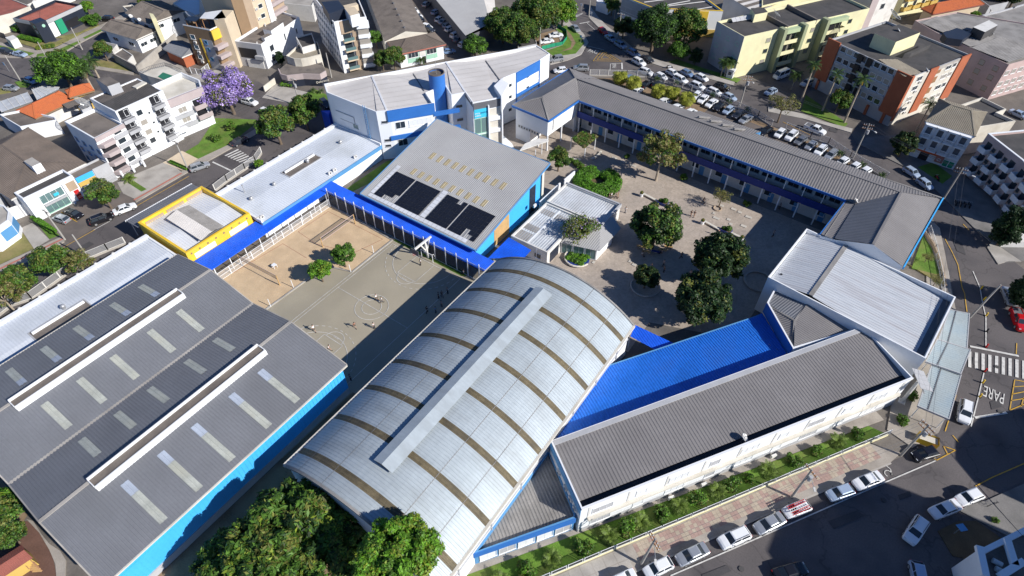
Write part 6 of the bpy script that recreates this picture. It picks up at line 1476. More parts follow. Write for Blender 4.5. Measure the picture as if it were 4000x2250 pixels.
for A,B in ((c17[0],c17[1]),(c17[1],c17[2])):
 n_ = fnorm(A,B)
 if n_.x > 0: A,B = B,A; n_ = fnorm(A,B)
 for z in (1.2,4.0,6.8):
  for t in (.08,.42,.76): balcony(r,A,B,t,t + .2,z,1.3,'white'); wb(r,'balcony_door','glass',A,B,t + .03,t + .17,z,z + 2.0,.05)
  for t in (.34,.68): window(r,A.lerp(B,t),n_,z + .7,1.0,1.0,'brown_pale','glass'); part_ac(r,A,B,t,z - .3)
mb = MB(); mb.prism([(28,127),(34,131),(33,133.5),(26.5,130.5)],0,1.6); tag(mb.build('entry_ramp_wall',[M['white_old']]),'white low entrance wall below the pink balcony block','wall')
# -- lower right corner and off-frame neighbours that shade the street
r = place('corner_house','blue-grey house with white beams and parapets at the lower right corner','house',(36,54,0))
q = [(32,49),(29.9,54.6),(34.4,61.3),(46,58),(46,46)]; q = ccw(q); mb = MB(); mb.prism(q,0,5.0,0,False); mb.ring(q,inset(q,.6),5.0,6.0,0); mb.build('wall',[M['white']],r); mb = MB(); mb.flat(inset(q,.4),5.05); mb.build('roof',[M['slab']],r)
for s in ('3,3 2120,1150 2185,1449','3,3 2400,1080 2480,1340','3,3 2569,1300 2330,1449'):
 a,b = PL(s,6.1); mb = MB(); mb.bar((*a,6.0),(*b,6.0),.8,.5); mb.build('beam',[M['white']],r)
for i,y in enumerate((1320,1400)): p = P(3,3,2290 + i * 30,y,5.2); mb = MB(); mb.tube((p.x - .5,p.y,5.4),(p.x + .5,p.y,5.4),.32,.32,12); mb.build('water_tank',[M['white_old']],r)
r = flat_building('corner_tower','tall apartment tower standing outside the lower right corner of the view','apartment building',[(55,48),(54.9,53.2),(64,66.6),(69.1,67.5),(80,60),(66,40)],30,'offwhite','slab',.8,.3)
wins(r,(64,66.6),(54.9,53.2),[2 + 3 * k for k in range(9)],4,1.4,1.4)
r = flat_building('side_street_flats','block of flats standing beyond the right border of the view','apartment building',[(53.2,71.7),(50.4,74.1),(50,77.2),(52.3,83.9),(57.4,89.4),(68,90),(66,72)],15,'offwhite','slab',.8,.3)
wins(r,(57.4,89.4),(52.3,83.9),[2 + 3 * k for k in range(4)],4,1.4,1.4)
r = place('playhouse','small wooden playhouse with red ribbed roof and plank stairs, lower left corner','playhouse',P(0,3,130,1330,0))
q = [Vector(p_) for p_ in PL('0,3 -200,1390 215,1125 320,1262 -100,1540',2.4)]; mb = MB(); mb.prism(inset(ccw([tuple(x) for x in q]),.25),0,2.1,0,False); mb.build('wall',[M['ochre']],r)
m0,m1 = q[0].lerp(q[3],.5),q[1].lerp(q[2],.5)
sheet(r,'roof',[(*q[0],2.2),(*q[1],2.2),(*m1,2.8),(*m0,2.8)],(*(m0 - q[0]),.6),'tile_red',.22,.04); sheet(r,'roof',[(*m0,2.8),(*m1,2.8),(*q[2],2.2),(*q[3],2.2)],(*(q[3] - m0),-.6),'tile_red',.22,.04)
s0_,s1_ = Vector(P(0,3,270,1290,1.4)),Vector(P(0,3,375,1400,.2));
for k in range(7): q_ = s0_.lerp(s1_,k / 6); sd = Vector((.75,.6,0)) * 1.0; mb = MB(); mb.bar(q_ - sd * .6,q_ + sd * .6,.22,.05); mb.build('stair_plank',[M['wood_pale']],r)
mb = MB()
for sg in (-1,1):
 for dz in (0,.8): mb.bar(s0_ + Vector((.45,.36,0)) * sg + Vector((0,0,dz)),s1_ + Vector((.45,.36,0)) * sg + Vector((0,0,dz)),.08,.1)
mb.build('stair_rail',[M['wood']],r)
# ================================================================ VEHICLES
KINDS = {  # length, half width, height, belt, bonnet z, stations of the lower body (x, z top), glasshouse bottom x0 x3, roof x1 x2
 'hatch': dict(L=3.9,w=.84,h=1.50,belt=.98,hood=.90,tail=.98,g=(-1.85,-1.35,.45,1.05),nose=1.1),
 'sedan': dict(L=4.5,w=.87,h=1.46,belt=.96,hood=.90,tail=.98,g=(-1.55,-.85,.5,1.2),nose=1.2),
 'suv': dict(L=4.45,w=.91,h=1.68,belt=1.08,hood=1.04,tail=1.08,g=(-2.08,-1.7,.5,1.15),nose=1.2),
 'wagon': dict(L=4.4,w=.86,h=1.52,belt=.98,hood=.9,tail=.98,g=(-2.1,-1.75,.5,1.15),nose=1.15),
 'pickup': dict(L=5.2,w=.93,h=1.75,belt=1.12,hood=1.08,tail=1.05,g=(-.85,-.5,.75,1.4),nose=1.45),
 'van': dict(L=5.0,w=.96,h=2.25,belt=1.2,hood=1.25,tail=1.2,g=(-2.42,-2.3,1.5,2.05),nose=2.05),
}
def car_proto(kind):
 k = KINDS[kind]; L,w,h,belt = k['L'] / 2,k['w'],k['h'],k['belt']; x0,x1,x2,x3 = k['g']; P_ = {}
 st = [(-L,.42,k['tail'] - .14,.86),(-L + .12,.3,k['tail'] - .02,.95),(x0 + .05,.24,belt,1.0),(0,.22,belt,1.0),(x3 - .1,.24,belt - .01,1.0),(x3 + .25,.25,k['hood'] + .01,.99),(L - .35,.26,k['hood'] - .06,.95),(L - .1,.3,k['hood'] - .17,.87),(L,.38,.68,.78)]
 mb = MB(); rings = []
 for x,zb,zt,f in st:
  a = w * f; m_ = (zb + zt) / 2
  rings.append([(x,-a * .9,zb),(x,-a,zb + .12),(x,-a * 1.0,m_ + .08),(x,-a * .96,zt - .06),(x,-a * .86,zt),(x,0,zt + .02),(x,a * .86,zt),(x,a * .96,zt - .06),(x,a,m_ + .08),(x,a,zb + .12),(x,a * .9,zb)])
 for r0,r1 in zip(rings[:-1],rings[1:]):
  for i in range(len(r0)):
   j = (i + 1) % len(r0); mb.poly([r0[i],r1[i],r1[j],r0[j]][::-1])
 mb.poly(rings[0][::-1]); mb.poly(rings[-1])
 wb_,wt = w * .88,w * .74
 B = [(x0,wb_),(x3,wb_)]
 low = [(x0,-wb_,belt - .02),(x3,-wb_ * .94,belt - .04),(x3,wb_ * .94,belt - .04),(x0,wb_,belt - .02)]
 top = [(x1,-wt,h - .06),(x2,-wt,h - .05),(x2,wt,h - .05),(x1,wt,h - .06)]
 for i in range(4): j = (i + 1) % 4; mb.poly([low[i],low[j],top[j],top[i]])
 c1,c2 = (x1 + .12,h),(x2 - .15,h)
 rt = [(c1[0],-wt * .8,h),(c2[0],-wt * .8,h),(c2[0],wt * .8,h),(c1[0],wt * .8,h)]
 for i in range(4): j = (i + 1) % 4; mb.poly([top[i],top[j],rt[j],rt[i]])
 mb.poly(rt)
 if kind == 'pickup':
  mb.box(-L + .08,-w * .9,belt - .02,x0 - .05,-w * .82,belt + .1); mb.box(-L + .08,w * .82,belt - .02,x0 - .05,w * .9,belt + .1); mb.box(-L + .02,-w * .9,belt - .02,-L + .1,w * .9,belt + .1)
 o = mb.build('body',[PAINT['white']]); me = o.data; bpy.data.objects.remove(o)
 for p in me.polygons: p.use_smooth = True
 me.set_sharp_from_angle(angle=rad(32)); P_['body'] = me
 def glass(q,n,off=.012):
  a,b,c,d = [Vector(v) for v in q]; nn = (b - a).cross(d - a).normalized(); nn = nn if nn.dot(Vector(n)) > 0 else -nn
  f = .09; ce = (a + b + c + d) / 4; q2 = [v.lerp(ce,f) + nn * off for v in (a,b,c,d)]; m2 = MB(); m2.poly(q2); q3 = [v - nn * .03 for v in q2]
  for i in range(4): j = (i + 1) % 4; m2.poly([q2[i],q2[j],q3[j],q3[i]])
  return m2
 P_['windshield'] = meshonly(glass([low[1],low[2],top[2],top[1]],(1,0,.5)),'windshield',[M['glass']])
 P_['rear_window'] = meshonly(glass([low[3],low[0],top[0],top[3]],(-1,0,.5)),'rear_window',[M['glass']])
 for s,nm in ((-1,'l'),(1,'r')):
  a,b,c,d = (x0 + .12,s * wb_,belt - .02),(x3 - .15,s * wb_ * .95,belt - .03),(x2 - .02,s * wt,h - .05),(x1 + .04,s * wt,h - .06)
  for q,nn in ((.0,.52),(.54,1.0)):
   lo_a,lo_b = Vector(a).lerp(Vector(b),q),Vector(a).lerp(Vector(b),nn); up_a,up_b = Vector(d).lerp(Vector(c),q),Vector(d).lerp(Vector(c),nn)
   P_['side_window' + nm + str(q)] = meshonly(glass([lo_a,lo_b,up_b,up_a],(0,s,.3)),'side_window',[M['glass']])
 if kind == 'pickup':
  m2 = MB(); m2.box(-L + .12,-w * .8,belt + .012,x0 - .08,w * .8,belt + .03); P_['cargo_bed'] = meshonly(m2,'cargo_bed',[M['grey_dark']])
 if kind in ('suv','wagon'):
  for s in (-1,1): m2 = MB(); m2.bar((x1 + .1,s * wt * .92,h + .04),(x2 - .1,s * wt * .92,h + .04),.05,.05); P_['roof_rail%d' % s] = meshonly(m2,'roof_rail',[M['grey_dark']])
 r = .33 if kind not in ('suv','pickup','van') else .37
 m2 = MB(); m2.tube((0,-.1,0),(0,.1,0),r,r,14,0); m2.tube((0,-.108,0),(0,.108,0),r * .62,r * .62,10,1); P_['wheel'] = meshonly(m2,'wheel',[M['rubber'],M['metal']])
 for s in (-1,1):
  m2 = MB(); m2.obox((L - .3,s * w * .6 - .16,k['hood'] - .27),(.24,0,-.04),(0,.32,0),(0,0,.15)); P_['headlight%d' % s] = meshonly(m2,'headlight',[M['glass_lamp']])
  m2 = MB(); m2.box(-L - .015,s * w * .72 - .12,k['tail'] - .34,-L + .12,s * w * .72 + .12,k['tail'] - .12); P_['tail_light%d' % s] = meshonly(m2,'tail_light',[M['red']])
  m2 = MB(); m2.box(x3 - .42,s * (w + .02) - .0 if s > 0 else -w - .18,belt,x3 - .3,s * (w + .02) + .16 if s > 0 else -w - .02,belt + .13); P_['mirror%d' % s] = meshonly(m2,'mirror',[M['grey_dark']])
 P_['_r'] = r; return P_
M['glass_lamp'] = glassmat('glass_lamp',(.6,.62,.65),.1)
_protos = {}
def car(kind,colour,spot,label,group='parked cars'):
 """spot: 'c,r rear front' in photo positions, resting on the road"""
 if kind not in _protos: _protos[kind] = car_proto(kind)
 P_ = _protos[kind]; k = KINDS[kind]
 tk = spot.split(); c,r = map(int,tk[0].split(',')); (x1,y1),(x2,y2) = [tuple(map(float,t.split(','))) for t in tk[1:3]]
 a,b = P(c,r,x1,y1,.6),P(c,r,x2,y2,.6); m = (a + b) / 2; rz = math.atan2(b.y - a.y,b.x - a.x)
 t = thing({'suv': 'suv','pickup': 'pickup_truck','van': 'minibus'}.get(kind,'car'),label,{'pickup': 'pickup truck','van': 'minibus'}.get(kind,'car'),(m.x,m.y,.07),group,rz)
 for nm,me in P_.items():
  if nm in ('_r','wheel'): continue
  base = me.name.split('.')[0]; o = link(base,me,t)
  if nm == 'body': o.material_slots[0].link = 'OBJECT'; o.material_slots[0].material = PAINT[colour]
 L = k['L'] / 2
 for sx in (-L * .6,L * .64):
  for s in (-1,1): link('wheel',P_['wheel'],t,(sx,s * (k['w'] - .09),P_['_r']))
 return t
street = 'cars parked along the lower street'; lot = 'cars parked behind the classroom wing'; far = 'cars on the streets around the school'; park = 'cars in the shaded car park at the top'
for a in (
('hatch','white','2,3 1590,1310 1340,1430','white hatchback by the leaning utility pole on the lower street',street),
('sedan','white','2,3 1200,1449 960,1560','white car whose roof just shows at the bottom edge of the photo',street),
('sedan','silver','2,3 1940,1170 1670,1300','silver grey sedan between two white cars on the lower street',street),
('suv','white','2,3 2360,1010 2090,1130','white boxy suv parked on the pavement edge behind the silver grey sedan',street),
('sedan','silver','3,3 140,860 -120,990','pale silver coupe-shaped sedan just behind the car carrying red ladders',street),
('hatch','white','3,3 415,730 155,830','white hatchback carrying red ladders on its roof',street),
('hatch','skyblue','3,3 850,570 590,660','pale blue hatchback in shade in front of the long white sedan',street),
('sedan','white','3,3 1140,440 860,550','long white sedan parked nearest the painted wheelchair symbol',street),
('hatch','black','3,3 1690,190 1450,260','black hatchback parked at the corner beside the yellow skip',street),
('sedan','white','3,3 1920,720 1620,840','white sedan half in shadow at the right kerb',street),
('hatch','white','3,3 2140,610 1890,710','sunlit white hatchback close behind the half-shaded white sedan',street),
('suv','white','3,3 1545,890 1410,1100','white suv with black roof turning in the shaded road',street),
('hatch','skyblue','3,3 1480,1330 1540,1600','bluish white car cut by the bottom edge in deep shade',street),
('sedan','black','3,3 80,1449 360,1370','black sedan in deep shade at the bottom edge',street),
('suv','white','3,2 1990,1140 1960,1370','white suv stopped beside the nearest pale blue entrance canopy',far),
('sedan','silver','3,2 2385,0 2460,180','silver sedan on the right-hand street above the red truck',far),
('pickup','red','3,2 2480,230 2560,430','bright red pickup truck at the right edge of the photo',far),
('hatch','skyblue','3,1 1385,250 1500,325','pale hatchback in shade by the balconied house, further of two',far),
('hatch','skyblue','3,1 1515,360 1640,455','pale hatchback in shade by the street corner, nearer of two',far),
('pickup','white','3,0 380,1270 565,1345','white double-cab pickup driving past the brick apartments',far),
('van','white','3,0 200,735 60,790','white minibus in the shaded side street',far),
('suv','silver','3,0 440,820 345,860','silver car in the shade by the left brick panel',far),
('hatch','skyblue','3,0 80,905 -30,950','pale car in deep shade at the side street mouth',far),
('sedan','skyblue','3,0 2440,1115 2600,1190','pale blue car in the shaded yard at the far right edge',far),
('hatch','white','2,0 545,15 585,45','white car nearest the top edge on the main road',far),
('hatch','white','2,0 600,55 645,95','second white car from the top edge on the main road',far),
('sedan','silver','2,0 610,260 670,320','silver car standing beside the wedge-shaped lawn',far),
('hatch','red','2,0 880,290 950,340','bright red car on the road at the top of the junction',far),
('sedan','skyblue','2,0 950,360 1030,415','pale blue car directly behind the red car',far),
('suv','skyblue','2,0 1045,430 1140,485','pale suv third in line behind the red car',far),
('suv','blue','2,0 1175,515 1270,565','blue suv under the shade of the big dark tree',far),
('sedan','dark','2,0 1310,570 1410,620','dark car in the tree shade behind the blue suv',far),
('suv','white','2,0 1220,600 1335,660','white suv driving through the junction in the sun',far),
('suv','white','2,0 1285,705 1410,755','white suv at the head of the roadside row, by the lot gate',far),
('hatch','white','2,0 1445,745 1555,800','white hatchback second in the roadside row by the fence',far),
('suv','white','2,0 1635,775 1760,840','white suv third in the roadside row by the fence',far),
('hatch','white','2,0 1560,710 1670,765','white hatchback on the far side of the road, beside the motorcycle',far),
('hatch','blue','2,0 1705,710 1820,770','blue and white hatchback on the far side of the road',far),
('hatch','white','2,0 1850,755 1970,815','off-white hatchback by the guard booth on the far side of the road',far),
('suv','white','2,0 1800,845 1930,900','white suv fourth in the roadside row by the fence',far),
('wagon','white','2,0 1970,900 2105,960','white wagon fifth in the roadside row by the fence',far),
('hatch','skyblue','2,0 2130,950 2250,1010','pale blue car last in the roadside row, next to the utility pole',far),
('suv','black','2,0 2040,860 2180,905','black suv in shade near the guard booth kerb',far),
('suv','silver','2,0 500,590 390,605','silver suv emerging beside the tall white school building',far),
('hatch','white','2,0 535,705 440,715','white hatchback between the white school building and the hip roof',far),
('suv','silver','2,0 755,690 635,685','silver suv stopped behind the hip-roofed block',far),
('sedan','white','2,0 400,360 480,352','white car under the trees next to the green fence, further one',far),
('sedan','white','2,0 290,425 405,408','white car under the trees next to the green fence, nearer one',far),
('hatch','blue','2,0 1150,800 1230,780','bluish car half hidden by the first yellow-green palm in the lot',lot),
('sedan','black','2,0 1300,880 1400,820','black sedan in the lot between the palm clumps',lot),
('hatch','dark','2,0 1430,870 1510,835','dark hatchback beside the black sedan in the lot',lot),
('hatch','white','2,0 1240,935 1290,900','white car mostly hidden by the second palm and the wing roof',lot),
('suv','white','2,0 1500,1045 1580,1010','white car showing its windscreen above the wing roof',lot),
('hatch','white','2,0 1630,1095 1700,1070','white car half hidden by the wing roof, third along',lot),
('hatch','white','2,0 1765,1145 1825,1120','white car roof just above the edge of the wing roof',lot),
('hatch','white','2,0 1890,930 1820,1000','first white car of the slanted row in the lot, beside a palm',lot),
('sedan','white','2,0 1960,960 1880,1040','second white car of the slanted row in the lot',lot),
('sedan','white','2,0 2050,1010 1960,1075','third white car of the slanted row, left of the black one',lot),
('sedan','black','2,0 2120,1040 2040,1110','black car in the slanted row of the lot',lot),
('hatch','skyblue','2,0 2225,1075 2125,1150','pale blue car in the slanted row, right of the black one',lot),
('hatch','dark','2,0 2315,1125 2225,1190','dark grey car in the slanted row of the lot',lot),
('sedan','silver','2,0 2405,1170 2295,1235','silver car in the slanted row below the dark grey one',lot),
('sedan','black','2,0 2600,1290 2500,1350','black car in the shade by the bare tree',lot),
('hatch','white','3,0 160,1305 75,1385','white car nearest the bare tree in the lower lot row',lot),
('suv','white','3,0 280,1325 180,1420','white suv second in the lower lot row',lot),
('hatch','grey','3,0 370,1390 280,1449','grey hatchback third in the lower lot row',lot),
('hatch','silver','3,1 465,-10 390,55','silver hatchback fourth in the lower lot row',lot),
('suv','white','3,1 575,25 475,120','white suv at the middle of the lower lot row',lot),
('wagon','silver','3,1 680,75 585,155','silver wagon beside the small palm in the lower lot row',lot),
('hatch','white','3,1 790,155 700,215','white car with black roof bars in the lower lot row',lot),
('hatch','white','3,1 900,215 825,265','white car last but one in the lower lot row',lot),
('hatch','white','3,1 1000,265 930,305','last white car at the end of the lower lot row',lot),
('hatch','white','1,0 1560,90 1625,125','white car at the top of the car park in the sun',park),
('hatch','white','1,0 1600,145 1655,170','second white car against the brown warehouse',park),
('hatch','black','1,0 1630,185 1670,205','black car against the brown warehouse',park),
('hatch','white','1,0 1690,260 1750,280','white and green car by the office end of the car park',park),
('hatch','dark','1,0 1720,290 1770,310','dark car by the office end of the car park',park),
('hatch','silver','1,0 1695,60 1735,30','silver car topmost in the row along the grey shed',park),
('hatch','skyblue','1,0 1765,145 1860,100','pale car second in the row along the grey shed',park),
('hatch','white','1,0 1815,215 1880,175','white car third in the row along the grey shed',park),
('sedan','silver','1,0 1850,240 1940,200','silver sedan fourth in the row along the grey shed',park),
('hatch','silver','1,0 1890,275 1970,240','silver hatchback fifth in the row along the grey shed',park),
('hatch','white','1,0 1910,310 2000,275','white hatchback sixth in the row along the grey shed',park),
('suv','white','1,0 1970,375 2060,335','white suv seventh in the row along the grey shed',park),
('sedan','grey','1,0 2005,415 2080,375','grey sedan eighth in the row along the grey shed',park),
('suv','white','1,0 2060,465 2140,430','white suv last in the row, beside the green trees',park),
('sedan','blue','1,0 1895,525 1970,515','blue car in front of the green and white office',park),
('suv','white','1,0 30,1105 190,1175','white suv at the side street mouth by the orange-paved forecourt',far),
('suv','white','0,0 2440,1010 2590,1050','white suv beneath the purple tree',far),
('suv','dark','1,0 665,1020 730,1080','dark suv in shadow behind the white school building',far),
('wagon','silver','0,1 1920,260 2095,200','silver wagon parked by the forecourt of the white apartments',far),
('sedan','white','0,1 1150,695 1360,615','white sedan with sunroof parked under the round street tree',far),
('suv','black','0,1 915,800 1130,720','black suv parked behind the white sedan',far),
('sedan','black','0,1 660,670 830,740','black sedan parked nose-out beside the white shop',far),
('hatch','silver','0,1 690,780 545,735','silver hatchback with tinted glass by the driveway hedge',far),
('sedan','dark','0,1 2340,10 2480,-60','dark car in shade beside the crosswalk, left of the trees',far),
('suv','dark','0,0 5,515 130,535','dark suv by the lawn strip at the far left crossing',far),
('sedan','skyblue','0,0 140,535 265,560','blue-grey sedan by the lawn strip at the far left crossing',far),
('suv','black','0,0 1120,195 1030,190','black car outside the grey-roofed white house',far),
('hatch','skyblue','0,0 260,795 370,835','pale blue car under the broad tree at the left',far),
('hatch','silver','0,0 45,885 185,895','silver hatchback on the dry grass at the left edge',far),
('sedan','grey','0,0 10,265 110,250','grey car behind the hedge left of the dark corner shop',far),
): car(*a)
p0 = P(3,3,300,760,1.6)
ld = thing('ladder','red and white ladders strapped to a white hatchback roof','ladder',(p0.x,p0.y,1.62),None,math.atan2(U.y,U.x))
for i,m in ((0,'red'),(1,'frame'),(2,'red')):
 mb = MB()
 for s in (-.17,.17): mb.bar((-1.4,-.5 + i * .45 + s,.05),(1.5,-.5 + i * .45 + s,.12),.06,.08)
 for k in range(9): mb.bar((-1.3 + k * .33,-.67 + i * .45,.08),(-1.3 + k * .33,-.33 + i * .45,.08),.05,.05)
 mb.build('ladder_section',[M[m]],ld)
def motorcycle(c,r,x,y,label,rz=0.0,m='black'):
 p = P(c,r,x,y); t = thing('motorcycle',label,'motorcycle',(p.x,p.y,.06),'parked motorcycles',rz)
 for sx in (-.65,.65): mb = MB(); mb.tube((sx,-.06,.3),(sx,.06,.3),.3,.3,12); mb.build('wheel',[M['rubber']],t)
 mb = MB(); mb.bar((-.5,0,.62),(.25,0,.7),.26,.28); mb.bar((.2,0,.75),(.62,0,.35),.12,.12); mb.build('frame',[M['metal_dark'] if m == 'black' else M[m]],t)
 mb = MB(); mb.bar((-.75,0,.82),(-.05,0,.8),.28,.12); mb.build('seat',[M['black']],t)
 mb = MB(); mb.bar((.4,-.35,1.0),(.4,.35,1.0),.06,.06); mb.bar((.4,0,.7),(.4,0,1.0),.08,.08,0,(1,0,0)); mb.build('handlebar',[M['metal']],t)
motorcycle(2,0,1582,690,'white motorcycle standing beside a white hatchback on the road',.6,'white')
motorcycle(3,1,1690,360,'motorcycle by the hedge of the balconied house',2.2,'red')
for k in range(4): motorcycle(3,1,1880 + k * 45,610 + k * 8,('first','second','third','fourth')[k] + ' motorcycle in the shaded row by the pink balcony block',1.8)
# ================================================================ TREES AND PLANTS
def leaf_cloud(cl,n_leaf,size,mats,mi_of,seed=0,flat=.45,stretch=1.6,inner=.35):
 """cl: list of (centre, radius); leaves as small folded quads"""
 g = np.random.default_rng(seed); V,F,MI = [],[],[]
 C_ = np.array([c for c,r in cl]); R_ = np.array([r for c,r in cl]); k = g.choice(len(cl),n_leaf,p=R_ ** 2 / (R_ ** 2).sum())
 d = g.normal(size=(n_leaf,3)); d /= np.linalg.norm(d,axis=1)[:,None]
 rr = R_[k] * (inner + (1 - inner) * g.random(n_leaf) ** .5)
 pos = C_[k] + d * rr[:,None] * np.array([1,1,.8])
 nrm = d * .7 + np.array([0,0,flat]) + g.normal(size=(n_leaf,3)) * .45; nrm /= np.linalg.norm(nrm,axis=1)[:,None]
 t = np.cross(nrm,g.normal(size=(n_leaf,3))); t /= np.linalg.norm(t,axis=1)[:,None]; b = np.cross(nrm,t)
 s = size * (.6 + .8 * g.random(n_leaf))[:,None]
 v = np.stack([pos - t * s * stretch * .5,pos + b * s * .45 - nrm * s * .1,pos + t * s * stretch * .5,pos - b * s * .45 - nrm * s * .1],1).reshape(-1,3)
 mi = np.array(mi_of(k,len(cl),g,pos),dtype=np.int32)
 me = bpy.data.meshes.new('crown'); n = n_leaf
 me.vertices.add(4 * n); me.vertices.foreach_set('co',v.ravel()); me.loops.add(4 * n); me.loops.foreach_set('vertex_index',np.arange(4 * n,dtype=np.int32))
 me.polygons.add(n); me.polygons.foreach_set('loop_start',np.arange(0,4 * n,4,dtype=np.int32)); me.polygons.foreach_set('loop_total',np.full(n,4,dtype=np.int32))
 for m in mats: me.materials.append(M[m])
 me.polygons.foreach_set('material_index',mi); me.update(calc_edges=True); return me
def pick(*w_,jt=.25):
 w_ = np.array(w_) / sum(w_)
 def f(k,n,g,pos):
  base = g.choice(len(w_),n,p=w_)          # tone of each clump
  out = base[k]; jit = g.random(len(k)) < jt; out[jit] = g.choice(len(w_),jit.sum(),p=w_); return out
 return f
def crown_clumps(rx,ry,rz,zc,n,cr,seed,shell=.55,low=-.5):
 g = np.random.default_rng(seed); out = []
 while len(out) < n:
  d = g.normal(size=3); d /= np.linalg.norm(d)
  if d[2] < low: continue
  q = shell + (1 - shell) * g.random(); out.append((np.array([d[0] * rx * q,d[1] * ry * q,zc + d[2] * rz * q]),cr * (.65 + .7 * g.random())))
 return out
def trunk_mesh(h,r,br,seed,spread,m='bark',nb=6,zc=None):
 g = random.Random(seed); mb = MB(); top = Vector((g.uniform(-.2,.2),g.uniform(-.2,.2),h)); mid = Vector((g.uniform(-.1,.1),g.uniform(-.1,.1),h * .5))
 mb.tube((0,0,-.1),mid,r * 1.25,r,8); mb.tube(mid,top,r,r * .75,8)
 for i in range(nb):
  a = 2 * math.pi * i / nb + g.uniform(-.4,.4); l = spread * g.uniform(.6,1); e = top + Vector((math.cos(a) * l,math.sin(a) * l,br * g.uniform(.35,.9)))
  k = top.lerp(e,.5) + Vector((0,0,.12 * l)); mb.tube(top,k,r * .55,r * .35,6); mb.tube(k,e,r * .35,r * .12,6)
  for j in range(2): q = k + Vector((g.uniform(-1,1),g.uniform(-1,1),g.uniform(.2,1))) * l * .45; mb.tube(k,q,r * .25,r * .07,5)
 return meshonly(mb,'trunk',[M[m]])
SPEC = {}
def spec(k,rx,rz,zc,n,cr,leaves,size,mats,wts,th=None,tr=.2,shell=.55,low=-.5,m='bark',nb=6,flat=.45,stretch=1.6,spread=None):
 SPEC[k] = dict(rx=rx,rz=rz,zc=zc,n=n,cr=cr,leaves=leaves,size=size,mats=mats,wts=wts,th=th or zc - rz * .6,tr=tr,shell=shell,low=low,m=m,nb=nb,flat=flat,stretch=stretch,spread=spread or rx * .8)
spec('street',3.0,2.3,4.2,60,.85,9000,.26,['leaf_mid','leaf_dark','leaf_olive'],(.5,.25,.25))
spec('round',2.0,1.9,3.2,46,.6,7000,.22,['leaf_mid','leaf_dark','leaf_bright'],(.6,.25,.15),tr=.13)
spec('lime',2.0,1.8,2.9,46,.6,7000,.2,['leaf_bright','leaf_mid','leaf_lime'],(.6,.25,.15),tr=.13)
spec('mango',4.0,3.6,4.8,80,.9,15000,.3,['leaf_dark','leaf_mid','leaf_olive','leaf_deep'],(.4,.3,.15,.15),tr=.3)
spec('deep',3.9,3.6,4.6,85,.9,15000,.28,['leaf_deep','leaf_dark','leaf_olive'],(.5,.38,.12),tr=.3)
spec('sparse',3.4,2.6,4.4,46,.75,3800,.22,['leaf_olive','leaf_tan','leaf_mid'],(.4,.4,.2),tr=.16,shell=.35,nb=9,m='bark_pale')
spec('bare',3.2,2.4,4.0,40,.7,1700,.16,['leaf_olive','leaf_tan'],(.5,.5),tr=.16,shell=.3,nb=12)
spec('jacaranda',4.2,2.7,5.4,64,1.0,13000,.22,['jacaranda','jacaranda_pale','leaf_olive'],(.55,.28,.17),tr=.22,shell=.5)
spec('lilac',3.2,2.3,4.0,50,.8,3600,.2,['leaf_olive','leaf_mid','lilac_leaf'],(.5,.28,.22),tr=.16,shell=.3)
spec('broad',5.5,2.7,4.8,90,1.25,15000,.32,['leaf_mid','leaf_bright','leaf_dark'],(.5,.2,.3),tr=.3)
spec('big',6.0,4.6,6.4,120,1.4,22000,.34,['leaf_mid','leaf_olive','leaf_dark'],(.4,.3,.3),tr=.35)
spec('bigdark',6.5,5.0,7.2,120,1.5,22000,.34,['leaf_deep','leaf_dark','leaf_mid'],(.45,.35,.2),tr=.4)
spec('acid',4.6,4.0,5.0,90,1.1,16000,.3,['leaf_bright','leaf_lime','leaf_mid'],(.55,.25,.2),tr=.3)
spec('near',5.2,3.8,6.0,150,.8,26000,.27,['leaf_mid','leaf_dark','leaf_olive','leaf_lime'],(.55,.2,.17,.08),tr=.35,flat=.6,stretch=2.4,shell=.6)
spec('nearlime',3.6,2.8,4.6,110,.75,24000,.22,['leaf_bright','leaf_mid','leaf_lime'],(.6,.25,.15),tr=.25,flat=.6,stretch=1.8)
spec('talllime',4.3,2.3,13.2,120,.75,26000,.22,['leaf_bright','leaf_lime','leaf_mid'],(.6,.2,.2),th=10.8,tr=.28,flat=.6,stretch=1.8)
spec('shrub',.75,.6,.62,22,.3,1500,.13,['leaf_mid','leaf_bright','leaf_olive'],(.5,.25,.25),th=.3,tr=.05,low=-1)
spec('conifer',2.4,3.4,3.8,80,.7,12000,.2,['leaf_deep','leaf_dark'],(.6,.4),tr=.2,low=-.9)
_tm = {}
def tree_meshes(k,var=0):
 if (k,var) not in _tm:
  s = SPEC[k]; cl = crown_clumps(s['rx'],s['rx'] * (.85 + .1 * var),s['rz'],s['zc'],s['n'],s['cr'],11 + var * 7 + len(k),s['shell'],s['low'])
  _tm[k,var] = (trunk_mesh(s['th'],s['tr'],s['rz'],3 + var,s['spread'],s['m'],s['nb']),leaf_cloud(cl,s['leaves'],s['size'],s['mats'],pick(*s['wts'],jt=.5),5 + var,s['flat'],s['stretch']))
 return _tm[k,var]
def tree(k,c,r,x,y,z,label,sc_=1.0,group='street trees',name='tree',cat='tree',var=0,sz=None,base=.05):
 """x, y: where the crown centre shows; z: height of that centre above ground"""
 p = P(c,r,x,y,z); t = thing(name,label,cat,(p.x,p.y,base),group,random.uniform(0,6.28)); s = sc_ if isinstance(sc_,tuple) else (sc_,sc_,sz or sc_)
 t.scale = s; tm,cm = tree_meshes(k,var); link('trunk',tm,t); link('crown',cm,t); return t
tree('round',1,1,870,1110,3.3,'small dense dark green tree on the edge of the sand court',1.0,'pair of small trees by the sand court')
tree('lime',1,1,640,1275,2.9,'small bright green tree by the court corner, nearer the shed',1.0,'pair of small trees by the sand court')
